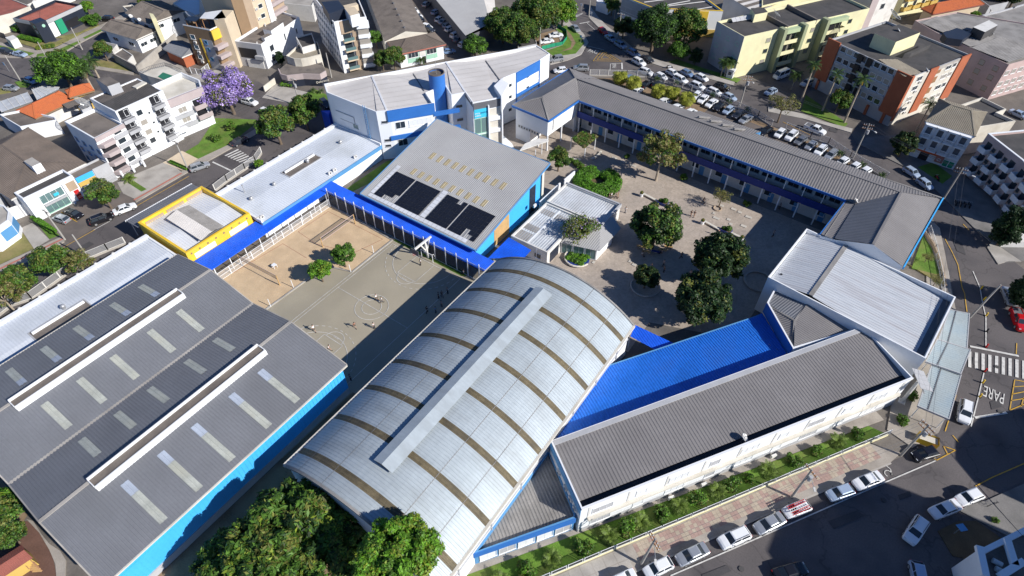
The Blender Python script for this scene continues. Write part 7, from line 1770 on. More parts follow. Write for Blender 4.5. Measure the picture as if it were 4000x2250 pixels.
tree('mango',2,1,1450,850,5.0,'large glossy green tree in the middle of the courtyard',1.15,'big courtyard trees')
tree('deep',2,1,2090,1170,4.8,'very dark round tree nearest the east block in the courtyard',1.18,'big courtyard trees')
tree('deep',2,2,1900,130,4.8,'very dark round tree nearest the blue metal roof',1.22,'big courtyard trees',var=1)
tree('deep',2,1,1340,1400,1.3,'low dark bush in a round planter in the tree shade',.6,'courtyard planting')
tree('lilac',2,1,690,880,3.8,'thin lilac-flowered tree leaning over the canteen roof',1.15,'courtyard planting')
tree('sparse',2,1,1480,210,4.2,'sparse yellowish tree in front of the blue gallery',1.6,'courtyard planting')
tree('bare',2,1,2110,540,2.6,'small nearly bare tree in a round tree pit',.72,'courtyard planting')
tree('street',2,1,470,170,2.8,'green tree between the solar hall and the curved benches',.85,'courtyard planting')
tree('street',0,1,1040,510,3.6,'round dark green street tree in front of the orange panel',1.0)
tree('street',0,1,540,1200,3.4,'bushy olive green tree on the left pavement, above the crosswalk',1.0,var=1)
tree('sparse',0,1,800,1220,3.0,'thin yellowish tree overhanging the left fence',.8)
tree('street',0,1,180,1400,3.4,'bushy tree at the left edge beside the white block',1.0)
tree('sparse',0,2,60,130,3.0,'yellow-green shrubby tree at the left edge of the street',1.0,var=1)
tree('street',1,0,490,1170,3.8,'olive green street tree, right of two before the white building',1.25,var=1)
tree('street',1,0,210,1310,3.8,'olive green street tree, left of two before the white building',1.4)
tree('lime',1,1,30,210,1.2,'small yellow-green bush by the white parapet',.5)
tree('jacaranda',0,0,2290,960,5.2,'purple flowering jacaranda beside the white apartments',(1.6,1.6,1.35))
tree('broad',0,0,640,730,4.4,'broad bright green tree by the left crossing',1.15)
tree('street',0,0,590,600,4.4,'dark green tree behind the broad bright green one',1.0)
tree('big',2,0,230,150,6.8,'large green tree between car park and junction, with thin upper branches',1.15)
tree('big',2,0,60,330,5.0,'green tree at the lower side of the tree group by the car park',.9,var=1)
tree('big',1,0,2480,230,6.0,'tall green tree in front of the pale grey shed',.9,var=1)
tree('acid',2,0,510,110,5.0,'vivid yellow-green tree beside the main road',.95)
tree('broad',1,0,2200,450,3.6,'bright green tree at the end of the car park row',.72)
tree('street',1,0,1390,600,3.2,'dark green tree before the green and white office',1.0)
tree('street',1,0,1270,620,2.6,'dark bushy tree beside the tall white apartments',.8,var=1)
tree('round',1,0,1195,350,4.0,'small bright tree between tall apartments and brown warehouse',1.0)
tree('bigdark',2,0,1440,290,7.0,'huge very dark tree by the junction',1.05)
tree('big',2,0,1760,250,6.6,'tall feathery green tree in front of the yellow depot',.95)
tree('broad',2,0,1690,480,3.4,'bright lower tree beneath the huge dark tree',.6)
tree('conifer',2,0,1850,580,2.2,'dark clipped conifer by the yellow apartments',.7)
tree('bare',3,0,150,1080,4.2,'bare grey tree by the lot fence',1.25)
tree('street',3,0,720,1030,3.2,'dark tree in front of the brick apartments',.9)
tree('deep',3,1,1360,30,2.8,'dark round tree before the balconied house',.75,'street trees')
tree('conifer',3,1,2420,870,4.0,'large dark rounded tree on the right edge of the street',1.25)
tree('bare',3,1,1610,1140,1.6,'small bare bush on the corner lawn',.4)
tree('bare',3,1,1690,1390,1.2,'dry bush at the edge of the corner lawn',.4,var=1)
tree('conifer',3,2,2600,60,3.4,'dark tree at the right edge above the red pickup',1.1)
tree('near',1,3,420,960,6.5,'big tree with clustered leaves in front of the arched hall',1.15,'trees at the bottom of the photo')
tree('near',1,3,150,1280,6.2,'big leafy tree at the bottom edge, left of the group',1.1,'trees at the bottom of the photo',var=1)
tree('near',1,3,850,900,6.0,'feathery green tree touching the arched roof',.85,'trees at the bottom of the photo',var=1)
tree('near',1,3,600,1430,6.0,'dark tree at the bottom edge in the middle of the group',1.0,'trees at the bottom of the photo')
tree('near',0,3,2330,1300,5.0,'leafy tree at the bottom edge beside the blue wall',.85,'trees at the bottom of the photo')
tree('talllime',1,3,1440,1210,13.2,'bright green tree overhanging the front corner of the arched roof',1.0,'trees at the bottom of the photo')
tree('street',0,3,60,900,2.4,'bushy tree left of the shed above the playhouse',.95,'trees at the bottom of the photo')
tree('nearlime',0,3,-30,780,2.4,'bright green bush cut by the left edge',.7,'trees at the bottom of the photo')
tree('street',0,3,120,1060,1.8,'low shrubby tree beside the playhouse',.6,'trees at the bottom of the photo',var=1)
def frond(mb,base,az,el,ln,droop,wd,mi,nseg=7):
 d = Vector((math.cos(az),math.sin(az),0)); p = Vector(base); e = el; sd = Vector((-d.y,d.x,0)); step = ln / nseg
 for i in range(nseg):
  q = p + (d * math.cos(e) + Vector((0,0,math.sin(e)))) * step; w_ = wd * math.sin(math.pi * (i + .8) / (nseg + .6)); up = Vector((0,0,-.35 * w_))
  for s in (-1,1):
   for h in (0,.5): a = p.lerp(q,h); b = p.lerp(q,h + .3); mb.poly([a,b,b + sd * s * w_ + up + (q - p) * .5,a + sd * s * w_ * .9 + up + (q - p) * .4],mi)
  mb.bar(p,q,.03,.03,mi); p = q; e -= droop
def palm_meshes(key,th,tr,nf,ln,droop,wd,mats,el0=1.2,el1=-.4,dry=0,seed=1,fruit=False,m='bark_pale'):
 def make():
  g = random.Random(seed); mb = MB(); a = Vector((0,0,th))
  if th > .3: mb.tube((0,0,-.1),(0,0,th * .5),tr * 1.3,tr,10); mb.tube((0,0,th * .5),a,tr,tr * .8,10)
  else: mb.tube((0,0,-.1),(0,0,max(th,.15)),tr,tr,8)
  tm = meshonly(mb,'trunk',[M[m]]); mb = MB()
  for i in range(nf):
   f = i / nf; frond(mb,a,i * 2.4 + g.uniform(-.2,.2),el0 + (el1 - el0) * f,ln * g.uniform(.8,1.05),droop * g.uniform(.8,1.2),wd,0 if f < .8 or not dry else 1)
  cm = meshonly(mb,'crown',[M[x] for x in mats]); fm = None
  if fruit:
   mb = MB()
   for i in range(9): q = Vector((g.uniform(-.3,.3),g.uniform(-.3,.3),th - .5 - g.uniform(0,.9))); mb.tube(a - Vector((0,0,.3)),q,.05,.16,6)
   fm = meshonly(mb,'fruit_bunch',[M['yellow']])
  return tm,cm,fm
 return piece(('palm',key),make)
def palm(key,c,r,x,y,label,group='palms',sc_=1.0,base=.05,args=None):
 tm,cm,fm = palm_meshes(key,*PALM[key][0],**PALM[key][1]); p = P(c,r,x,y,base); t = thing('palm_tree',label,'palm',(p.x,p.y,base),group,random.uniform(0,6.28)); t.scale = (sc_,) * 3
 link('trunk',tm,t); link('crown',cm,t)
 if fm: link('fruit_bunch',fm,t)
 return t
PALM = {'royal': ((11.5,.22,16,2.9,.22,.55,['palm','frond_dry']),dict(fruit=True)),'coconut': ((6.2,.26,22,3.4,.2,.6,['palm','frond_dry']),dict(dry=1,el1=-1.0)),
  'garden': ((.35,.12,20,1.15,.2,.3,['palm_lime','frond_dry']),dict(el0=1.35,el1=.1)),'small': ((.8,.1,14,1.2,.22,.25,['palm','palm_yellow']),dict(el0=1.3,el1=0)),
  'golden': ((1.5,.2,44,1.7,.36,.6,['palm_yellow','palm_lime']),dict(el0=1.45,el1=-.5)),'clump': ((4.2,.12,22,2.4,.24,.5,['palm','palm_yellow']),dict(dry=1,el1=-.3)),'tall': ((7.6,.2,18,2.6,.22,.5,['palm','palm_yellow']),dict(dry=1))}
for x,y,lb in ((935,900,'larger of two feathery palms, with dry hanging fronds, behind the broad tree'),(1000,790,'slimmer palm right of the one with dry hanging fronds')): palm('coconut',0,0,x,y,lb,'palms by the left crossing',1.0 if x < 950 else .85)
for x,y,lb in ((765,1235,'tallest royal palm with yellow fruit, in front of the brick apartments'),(545,1120,'middle royal palm with yellow fruit by the brick apartments'),(330,1020,'royal palm with yellow fruit, left of three by the brick apartments')): palm('royal',3,0,x,y,lb,'royal palms by the brick apartments',1.0 if x > 700 else .86)
palm('clump',3,0,235,900,'shaggy palm in the shade behind the minibus','palms',1.0)
palm('tall',3,0,1490,1320,'broad palm between brick apartments and balconied house','palms',.95)
for i,(x,y) in enumerate(((2100,770),(2135,775),(2165,765))): palm('clump',2,0,x,y,('left','middle','right')[i] + ' stem of the palm clump beside the guard booth','palm clump by the guard booth',1.0)
for i,(x,y,lb) in enumerate(((1080,860,'golden fan palm furthest left in the lot'),(1210,915,'golden fan palm second from the left in the lot'),(1460,1000,'golden fan palm left in the front group of three'),(1600,1020,'golden fan palm middle of the front group of three'),(1740,1080,'golden fan palm right in the front group of three'))): palm('golden',2,0,x,y,lb,'golden fan palms in the lot',1.75)
for c,r,x,y,lb in ((2,0,1455,820,'small palm behind the black sedan in the lot'),(2,0,1645,860,'small palm near the roadside fence'),(2,0,2005,985,'small palm between the roadside row and the lot row'),(2,0,2175,1050,'small palm above the pale blue car in the lot'),(2,0,2365,1130,'small palm at the end of the slanted row'),(3,1,720,125,'small palm beside the silver wagon'),(3,1,930,240,'small palm beside the last white cars'),(3,1,1130,350,'small palm at the end of the lot fence')): palm('small',c,r,x,y,lb,'small palms along the lot fence',1.05)
for c,r,x,y,lb,s in ((2,0,1030,190,'slender palm by the road, left of two',.9),(2,0,1185,230,'slender palm by the road near the white building, right of two',.9)): palm('clump',c,r,x,y,lb,'slender palms by the depot',s)
palm('small',1,0,580,930,'fan plant on the lawn before the dark shop, left one','lawn plants',.9); palm('small',1,0,660,940,'fan plant on the lawn before the dark shop, right one','lawn plants',.9)
palm('small',1,0,1660,650,'palm in front of the white and green office','palms',1.6)
palm('garden',0,1,1310,370,'round palm on the forecourt of the white apartments','palms',1.5); palm('garden',0,1,50,940,'palm shrub on the left lawn beside the curved glass shop','palms',2.0)
palm('tall',3,2,1400,815,'dark palm squeezed between the white hall and the street block','palms',.55)
for i,s in enumerate((-16.5,-9.4,-1.2,3.6,9.6,15.5,24.0,36.5)):
 q = D(s,-1.7); t = thing('palm_tree',('first','second','third','fourth','fifth','sixth','seventh','eighth')[i] + ' little palm of the street garden, counted from the bottom left','palm',(q[0],q[1],.14),'little palms in the street garden',i * 1.3); tm,cm,_ = palm_meshes('garden',*PALM['garden'][0],**PALM['garden'][1]); link('trunk',tm,t); link('crown',cm,t); t.scale = (1.4,) * 3
for i,s in enumerate((-13.0,-5.0,1.4,6.6,12.4,18.0,20.8,28.5,32.4,40.0)):
 q = D(s,-1.6); t = thing('shrub',('first','second','third','fourth','fifth','sixth','seventh','eighth','ninth','tenth')[i] + ' clipped round shrub of the street garden, counted from the bottom left','shrub',(q[0],q[1],.14),'clipped shrubs in the street garden',i); tm,cm = tree_meshes('shrub',i % 2); link('stem',tm,t); link('foliage',cm,t); k = (1.6,1.5,1.65,1.45,1.6,1.45,1.0,1.3,1.1,1.2)[i]; t.scale = (k,k,k)
def hedge_run(pts,wd,h,label,name='hedge',mats=('leaf_hedge','leaf_mid','leaf_bright'),wts=(.6,.25,.15),dens=260,z0=.1,size=.16,group=None):
 cl = []
 for a,b in zip(pts[:-1],pts[1:]):
  a,b = Vector(a),Vector(b); n = max(2,int((b - a).length / (wd * .4)))
  for i in range(n + 1):
   q = a.lerp(b,i / n)
   for s in (-.25,.25): d = (b - a).normalized(); cl.append((np.array([q.x - d.y * wd * s,q.y + d.x * wd * s,z0 + h * .55]),max(wd * .38,h * .4)))
 o = np.mean([c for c,r in cl],axis=0); cl = [(c - np.array([o[0],o[1],0]),r) for c,r in cl]
 me = leaf_cloud(cl,int(dens * len(cl)),size,list(mats),pick(*wts),3); t = thing(name,label,'hedge',(o[0],o[1],0),group); link('foliage',me,t)
 mb = MB(); c0 = Vector((o[0],o[1]))
 for a,b in zip(pts[:-1],pts[1:]): a,b = Vector(a) - c0,Vector(b) - c0; mb.bar((*a,z0 + h * .4),(*b,z0 + h * .4),wd * .6,h * .7)
 mb.build('branches',[M['leaf_deep']],t); return t
ctr = P(2,1,860,390,.5); ring = [(ctr.x + 3.5 * math.cos(a),ctr.y + 3.5 * math.sin(a)) for a in [2.35 + i * 5.4 / 12 for i in range(13)]]
hedge_run(ring,3.2,1.7,'thick ring-shaped hedge with an open middle in the courtyard',dens=420,size=.22)
mb = MB(); mb.tube((ctr.x,ctr.y,0),(ctr.x,ctr.y,.16),3.0,3.0,20); mb.build('planting_soil',[M['hedge_soil']])['kind'] = 'structure'
hedge_run(PL('0,1 355,760 560,905'),.9,1.0,'clipped hedge along the concrete driveway at the left')
hedge_run(PL('0,0 220,390 410,435'),1.6,1.2,'long rounded hedge beside the dark corner shop')
hedge_run(PL('0,0 390,500 540,480'),1.6,1.0,'yellowish rounded bushes at the lawn corner by the crossing',mats=('leaf_lime','leaf_olive','leaf_mid'),wts=(.4,.4,.2))
hedge_run(PL('0,0 770,250 920,220 960,270'),2.0,2.4,'tall hedge along the front of the dark corner shop')
hedge_run(PL('1,0 270,865 360,870'),1.4,1.0,'low bright hedge in front of the dark shop sign',mats=('leaf_bright','leaf_lime','leaf_mid'))
hedge_run(PL('0,1 1720,190 1890,265'),.7,.6,'row of clipped balls beside the steps of the white apartments',dens=120)
hedge_run(PL('0,0 110,260 190,330'),1.6,2.0,'dark hedge at the left end of the dark corner shop')
for k,(c,r,x,y,s,lb) in enumerate(((0,0,2330,1290,1.6,'dark shrub under the purple tree on the lawn'),(0,0,2180,1400,1.5,'shrub by the lawn edge below the white apartments'),(2,1,640,200,1.0,'small round shrub in the raised bed, middle one'),(2,1,595,165,.8,'small round shrub in the raised bed, far one'),(2,1,690,230,1.1,'yellowish shrub in the raised bed, near one'),(2,1,1158,130,.8,'small round tree-like shrub at the gallery edge'),(2,1,1725,345,1.1,'dark shrub by the gallery column in the shade'),(2,1,2365,605,1.0,'shrub at the shaded edge of the courtyard'),(3,2,1440,1100,1.1,'green shrub beneath the grey panel board'),(3,2,1345,1340,1.1,'round shrub at the end of the street garden'),(3,3,2285,890,.6,'small clipped bush by the bicycle shadow'))):
 p = P(c,r,x,y,.4); t = thing('shrub',lb,'shrub',(p.x,p.y,.1),'shrubs',k); tm,cm = tree_meshes('shrub',k % 2); link('stem',tm,t); link('foliage',cm,t); t.scale = (s,) * 3
# ================================================================ PEOPLE, YARD FURNITURE, POLES, FENCES
def body_mesh(J,Ed,R_,name):
 me = bpy.data.meshes.new(name); me.from_pydata(J,Ed,[]); o = bpy.data.objects.new(name,me); col.objects.link(o)
 md = o.modifiers.new('skin','SKIN'); md.use_smooth_shade = True
 for i,v in enumerate(me.skin_vertices[0].data): v.radius = R_[i] if isinstance(R_[i],tuple) else (R_[i],R_[i]); v.use_root = (i == 0)
 sb = o.modifiers.new('sub','SUBSURF'); sb.levels = 1
 dg = bpy.context.evaluated_depsgraph_get(); out = bpy.data.meshes.new_from_object(o.evaluated_get(dg)); out.name = name
 bpy.data.objects.remove(o); return out
def figure(pose):
 """skeleton in metres, facing +X: pelvis, chest, neck, head, arms, legs"""
 st,sw,lean,sit = dict(stand=(.04,.05,0,0),walk=(.3,.28,.05,0),run=(.5,.42,.16,0),sit=(.05,.2,.05,1))[pose]
 hz = .46 if sit else .86; k = hz + .28
 J = [(0,0,hz),(lean * .5,0,hz + .22),(lean,0,hz + .46),(lean * 1.15,0,hz + .56),(lean * 1.3 + .02,0,hz + .67),(lean * 1.3 + .03,0,hz + .78)]
 Ed = [(0,1),(1,2),(2,3),(3,4),(4,5)]; R_ = [(.13,.1),(.13,.1),(.15,.1),.055,.09,.075]
 for s in (-1,1):
  f = s * sw; n = len(J); sh = (lean,s * .19,hz + .47); el = (lean - f * .4 - .03,s * .24,hz + .2); ha = (lean - f + .06,s * .23,hz - .0 + abs(f) * .25); fi = (ha[0] + .05,ha[1],ha[2] - .08)
  J += [sh,el,ha,fi]; Ed += [(2,n),(n,n + 1),(n + 1,n + 2),(n + 2,n + 3)]; R_ += [.06,.043,.032,.035]
  n = len(J); hp = (0,s * .09,hz - .04)
  if sit: kn,an,to = (.42,s * .11,.46),(.42,s * .11,.08),(.58,s * .11,.03)
  else: kn,an,to = (f * .45 + .03,s * .1,hz * .52),(f * (.9 if f > 0 else 1.1) - .02,s * .1,.08 + (.12 if f < -.25 else 0)),(f * (.9 if f > 0 else 1.1) + .13,s * .11,.03 + (.06 if f < -.25 else 0))
  J += [hp,kn,an,to]; Ed += [(0,n),(n,n + 1),(n + 1,n + 2),(n + 2,n + 3)]; R_ += [.085,.06,.042,.04]
 return body_mesh(J,Ed,R_,'body'),J
FIG = {}
def fig(pose):
 if pose not in FIG:
  b,J = figure(pose); hz,st = J[0][2],{}
  V = [J[1],J[2],J[6],J[7],J[14],J[15]]
  s_ = body_mesh([(J[0][0],0,J[0][2] + .06),J[1],(J[2][0],0,J[2][2] + .01),J[6],tuple(Vector(J[6]).lerp(Vector(J[7]),.8)),J[14],tuple(Vector(J[14]).lerp(Vector(J[15]),.8))],[(0,1),(1,2),(2,3),(3,4),(2,5),(5,6)],[(.155,.12),(.155,.125),(.17,.12),.08,.062,.08,.062],'shirt')
  tr = lambda f,nm: body_mesh([(J[0][0],0,J[0][2] + .05),J[0],J[10],tuple(Vector(J[10]).lerp(Vector(J[11]),min(1,f))),*([tuple(Vector(J[11]).lerp(Vector(J[12]),f - 1))] if f > 1 else []),J[18],tuple(Vector(J[18]).lerp(Vector(J[19]),min(1,f))),*([tuple(Vector(J[19]).lerp(Vector(J[20]),f - 1))] if f > 1 else [])],
   [(0,1),(1,2),(2,3)] + ([(3,4),(1,5),(5,6),(6,7)] if f > 1 else [(1,4),(4,5)]),[(.15,.12),(.15,.12),.105,.08] + ([.06,.105,.08,.06] if f > 1 else [.105,.08]),nm)
  h = MB(); c = Vector(J[5]) + Vector((-.02,0,.0)); h.dome(c - Vector((0,0,.05)),.1,.13,10); hm = meshonly(h,'hair',[M['hair']])
  fc = MB()
  for s in (-1,1): fc.box(J[4][0] + .085,s * .035 - .014,J[4][2] + .04,J[4][0] + .1,s * .035 + .014,J[4][2] + .06)
  fc.box(J[4][0] + .085,-.025,J[4][2] - .03,J[4][0] + .098,.025,J[4][2] - .018); fm = meshonly(fc,'face',[M['hair']])
  sh = MB()
  for i in (12,20): a,t = Vector(J[i]),Vector(J[i + 1]); sh.bar((a.x - .06,a.y,max(.05,t.z + .01)),(t.x + .05,t.y,max(.05,t.z + .01)),.1,.1)
  sm = meshonly(sh,'shoes',[M['rubber']])
  b.materials.append(M['skin']); FIG[pose] = (b,s_,tr(.75,'shorts'),tr(1.9,'trousers'),hm,fm,sm)
 return FIG[pose]
def person(c,r,x,y,face,pose,shirt,legs,label,group,long_=True,s=.97,z=.05):
 b,sh,so,tr,h,fm,sm = fig(pose); p = P(c,r,x,y,z); t = thing('person',label,'person',(p.x,p.y,z),group,rad(face)); t.scale = (s,) * 3
 link('body',b,t)
 for nm,me,m in (('shirt',sh,shirt),('trousers' if long_ else 'shorts',tr if long_ else so,legs)):
  o = link(nm,me,t)
  if not me.materials: me.materials.append(M['white'])
  o.material_slots[0].link = 'OBJECT'; o.material_slots[0].material = M[m]
 link('hair',h,t); link('face',fm,t); link('shoes',sm,t); return t
pc,py_ = 'players on the sports court','people in the courtyard'
for a in (
(1,2,1218,125,200,'walk','white','black','player in white shirt inside the centre circle, left of two',pc,False),(1,2,1268,150,40,'walk','white','grey_dark','player in white shirt beside the centre circle, right of two',pc,True),
(1,2,998,400,-30,'run','tile_red','black','running player in dark red shirt near the free throw circle',pc,False),(1,2,1190,408,10,'stand','white','navy_black','player in white top and dark trousers on the shadow edge',pc,True),
(1,2,590,440,160,'run','white','black','player in white shirt running near the shed corner',pc,False),(1,2,738,632,20,'run','white','tile_red','player in white shirt kicking close to the shed roof edge',pc,False),
(1,2,955,930,90,'stand','grey_dark','black','dark figure in the shade between shed and arched hall',pc,True),(1,2,1722,250,90,'walk','black','black','dark-clothed player alone in the court shade',pc,True),
(1,2,1808,250,60,'stand','fascia','navy_black','player in blue shirt in the shade close to the hall gutter',pc,True),(1,2,1868,190,120,'stand','mauve','navy_black','player in lilac shirt in the shade by the hall gutter',pc,True),
(1,2,1838,105,30,'stand','black','black','leftmost of three dark figures in the shade at the hall',pc,True),(1,2,1874,95,150,'walk','black','navy_black','middle of three dark figures in the shade at the hall',pc,True),(1,2,1928,55,80,'stand','mauve','black','rightmost of three figures in the shade at the hall',pc,True),
(1,1,1658,1218,250,'stand','white','navy_black','person in white shirt standing near the white goal',pc,True),(1,1,2092,1312,200,'sit','white','navy_black','person in white shirt sitting on the kerb by the last net post',pc,True),
(2,1,1078,472,100,'stand','grey_wall','navy_black','person with a grey shirt beside the ring-shaped hedge',py_,True),(2,1,1062,468,60,'stand','black','black','dark-clothed person leaning close to the ring-shaped hedge',py_,True),
(2,1,976,550,20,'stand','black','navy_black','person in black, leftmost of the four below the hedge',py_,True),(2,1,998,548,180,'stand','white','grey_dark','person in white, second of the four below the hedge',py_,True),(2,1,1043,550,0,'walk','navy_black','black','person in dark clothes, third of the four below the hedge',py_,True),(2,1,1066,542,190,'stand','brown','skin','person in brown top, rightmost of the four below the hedge',py_,False),
(2,1,1140,694,100,'stand','white','grey_wall','person in white by the corner of the canteen roof',py_,True),(2,1,1922,598,160,'walk','black','black','person in black by the nearly bare tree',py_,True),
(2,1,1797,730,90,'walk','black','skin','person in black top, left of two crossing the courtyard',py_,False),(2,1,1830,735,90,'walk','navy_black','skin','person in dark top, right of two crossing the courtyard',py_,False),(2,1,2068,920,120,'stand','navy_black','black','person in dark clothes by the purple planter benches',py_,True),
(2,1,1410,1265,200,'run','black','navy_black','person in black striding below the big courtyard tree',py_,True),(2,1,1520,1228,60,'walk','mauve','black','person with a pale bag at the edge of the tree shade',py_,True),(2,1,1525,1290,60,'stand','black','black','dark figure just inside the tree shade',py_,True),
(2,1,1698,1150,30,'walk','black','black','dark figure in the middle of the tree shade',py_,True),(2,1,1305,1125,0,'sit','white','grey_dark','person in white sitting at the bench under the big tree',py_,True),(2,1,1505,1110,180,'sit','pink','black','person in pink top sitting at the bench under the big tree',py_,True),
(2,1,1790,1330,90,'stand','mauve','fascia','person in pale clothes in shade, left of two by the dark trees',py_,True),(2,1,1860,1310,60,'stand','fascia','navy_black','person in blue in shade, right of two by the dark trees',py_,True),
(2,0,895,1310,90,'stand','black','black','person in black standing under the gallery',py_,True),(3,1,45,930,60,'walk','mauve','navy_black','person in lilac in the deep shade near the white hall',py_,True),(3,1,110,655,90,'stand','mauve','black','person under the gallery near the east block',py_,True),
): person(*a)
for pa,pb,lb in (((675,1040),(1000,805),'beach volleyball net nearer the solar hall'),((-145,1215),(240,1422),'beach volleyball net nearer the yellow building')):
 a,b = P(1,1,*pa),P(1,1,*pb); t = place('volleyball_net',lb,'volleyball net',((a + b) / 2).to_tuple(),'volleyball nets on the sand')
 for q in (a,b): mb = MB(); mb.tube((q.x,q.y,0),(q.x,q.y,2.5),.11,.09,8); mb.build('post',[M['wood_pale']],t)
 mb = MB(); mb.poly([(a.x,a.y,1.5),(b.x,b.y,1.5),(b.x,b.y,2.4),(a.x,a.y,2.4)]); mb.build('net',[M['mesh_dark']],t)
 mb = MB(); mb.bar((a.x,a.y,2.42),(b.x,b.y,2.42),.05,.1); mb.bar((a.x,a.y,1.5),(b.x,b.y,1.5),.05,.1); mb.build('net_tape',[M['pink']],t)
for q,lb in (((1,1,955,1292),'white post at the sand corner below the dark green tree'),((1,1,1185,1102),'white post on the right sand edge near the fence'),((1,1,378,1448),'white post at the sand edge beside the bright green tree'),((1,2,150,192),'white post at the sand edge beside the shed')):
 p = P(*q); mb = MB(); mb.tube((0,0,0),(0,0,2.0),.06,.06,8); o = mb.build('court_post',[M['white']]); o.location = (p.x,p.y,0); tag(o,lb,'post','white posts along the sand edge')
b0 = P(1,1,1725,1155); t = place('basketball_hoop','white concrete basketball stand with long arm reaching over the court','basketball hoop',(b0.x,b0.y,0))
bx,by = b0.x,b0.y
mb = MB()
for s in (-.0,): mb.bar((bx,by + .3,0),(bx - .2,by + .1,4.0),.35,.35,0,(1,0,0)); mb.bar((bx - .1,by - .1,2.2),(bx - .3,by - 1.0,4.1),.25,.25,0,(1,0,0)); mb.bar((bx,by + .2,2.2),(bx - .1,by + 1.2,4.1),.25,.25,0,(1,0,0))
mb.build('support',[M['white_old']],t); mb = MB(); mb.bar((bx - .1,by + 1.8,4.3),(bx - .3,by - 2.6,4.2),.3,.35); mb.build('arm',[M['white_old']],t)
mb = MB(); mb.box(bx - 1.2,by - 2.75,3.0,bx + .6,by - 2.65,4.2); mb.build('backboard',[M['grey_dark']],t)
mb = MB(); pts = [(bx - .3 + .23 * math.cos(i * .7),by - 3.0 + .23 * math.sin(i * .7),3.15) for i in range(10)]; mb.path(pts,.03,5); mb.build('rim',[M['red']],t)
def goal(x0,x1,y,d,label):
 t = place('goal',label,'goal',((x0 + x1) / 2,y,0),'small goals'); mb = MB(); mb.path([(x0,y,0),(x0,y,2.0),(x1,y,2.0),(x1,y,0)],.06,6); mb.build('frame',[M['white']],t)
 mb = MB(); mb.path([(x0,y,2),(x0,y + d * .4,1.9),(x0,y + d,0)],.04,5); mb.path([(x1,y,2),(x1,y + d * .4,1.9),(x1,y + d,0)],.04,5); mb.bar((x0,y + d,.05),(x1,y + d,.05),.05,.05); mb.build('back_stay',[M['white']],t)
 mb = MB(); mb.poly([(x0,y,2),(x1,y,2),(x1,y + d,0),(x0,y + d,0)]); mb.build('net',[M['mesh']],t)
goal(-63.2,-60.4,59.9,1.0,'white goal under the basketball arm'); goal(-63.4,-60.4,29.7,-1.0,'white goal beside the shed gable')
p = P(1,1,190,1245); t = place('referee_table','small white table standing on the sand between the nets','table',(p.x,p.y,0)); mb = MB(); mb.box(p.x - .4,p.y - .4,.7,p.x + .4,p.y + .4,.76); mb.build('table_top',[M['white']],t)
for sx in (-1,1):
 for sy in (-1,1): mb = MB(); mb.box(p.x + sx * .33 - .04,p.y + sy * .33 - .04,.05,p.x + sx * .33 + .04,p.y + sy * .33 + .04,.7); mb.build('leg',[M['white']],t)
def fence(name,label,pts,h,step,pm,panel,rails=(.15,1.0),wallh=0,wallm='concrete',post_h=None,pr=.06,group=None,twin=False,net_h=None):
 c0 = pts[0]; t = place(name,label,'fence',(c0[0],c0[1],0),group); ph = post_h or h
 for a,b in zip(pts[:-1],pts[1:]):
  a,b = Vector(a),Vector(b); L = (b - a).length; n = max(1,round(L / step)); d = (b - a) / n; un = d.normalized()
  if wallh: mb = MB(); mb.bar((*a,wallh / 2),(*b,wallh / 2),.22,wallh); mb.build('base_wall',[M[wallm]],t)
  for i in range(n + 1):
   q = a + d * i
   for s in ((-.14,.14) if twin else (0,)): e = q + un * s; mb = MB(); mb.box(e.x - pr,e.y - pr,wallh,e.x + pr,e.y + pr,ph); mb.build('post',[M[pm]],t)
   if i < n:
    k = un * (pr + .14 if twin else pr); p0,p1 = q + k,q + d - k; mb = MB()
    mb.poly([(*p0,wallh + .06),(*p1,wallh + .06),(*p1,net_h or h),(*p0,net_h or h)]); mb.build('panel',[M[panel]],t)
    for f in rails: z = wallh + (h - wallh) * f; mb = MB(); mb.bar((*p0,z),(*p1,z),.05,.06); mb.build('rail',[M[pm]],t)
 return t
fence('net_fence','tall dark net fence with white posts along the blue walkway',[(-89.6,60.95),(-47.4,60.95)],3.9,2.6,'white','net',(.02,.98),post_h=4.4,pr=.07)
fence('bar_fence','white bar fence between sand court and covered walkway',[(-89.3,60.6),(-89.6,31)],1.9,2.4,'white','mesh',(.04,.5,.98),pr=.07)
fence('street_fence','white fence on a low cream wall along the lower street garden',[D(-24,0),D(44.5,0)],1.5,2.25,'white','net',(.03,.97),wallh=.45,wallm='yellow_pale',twin=True,pr=.05)
fence('lot_fence','white mesh fence between the school lot and the road',PL('2,0 780,764 1150,772') + PL('2,0 1360,782 2080,1014 2470,1186 | 3,0 30,1275') ,1.9,2.6,'white_old','mesh',(.03,.97),wallh=.3,pr=.07)
fence('lot_fence','white mesh fence continuing beside the lower lot row',PL('3,0 170,1300 420,1395 | 3,1 600,8 815,150 1185,358'),1.9,2.6,'white_old','mesh',(.03,.97),wallh=.3,pr=.07)
fence('parapet_fence','pale fence along the street in front of the zinc-roofed block',PL('0,1 2170,480 2290,385 2470,265 2576,190 | 1,1 60,100'),1.9,2.6,'white_old','mesh',(.03,.97),wallh=.4,pr=.09)
fence('parapet_fence','pale fence along the street left of the yellow building',PL('0,1 1270,1010 1095,1080 890,1165 | 0,2 330,120 120,190 -60,330'),1.9,2.6,'white_old','mesh',(.03,.97),wallh=.4,pr=.09)
fence('green_fence','low green fence round the car corner of the wedge lawn',PL('2,0 300,500 440,465 510,455 550,400 545,330 455,275'),1.1,1.6,'green','green',(.05,.95),pr=.04)
fence('corner_fence','white mesh fence on the curved kerb of the corner lawn',[(15.5,124.5),(17.5,119),(19.8,111),(21.3,104)],1.4,2.0,'white','mesh',(.05,.95),wallh=.3,pr=.05)
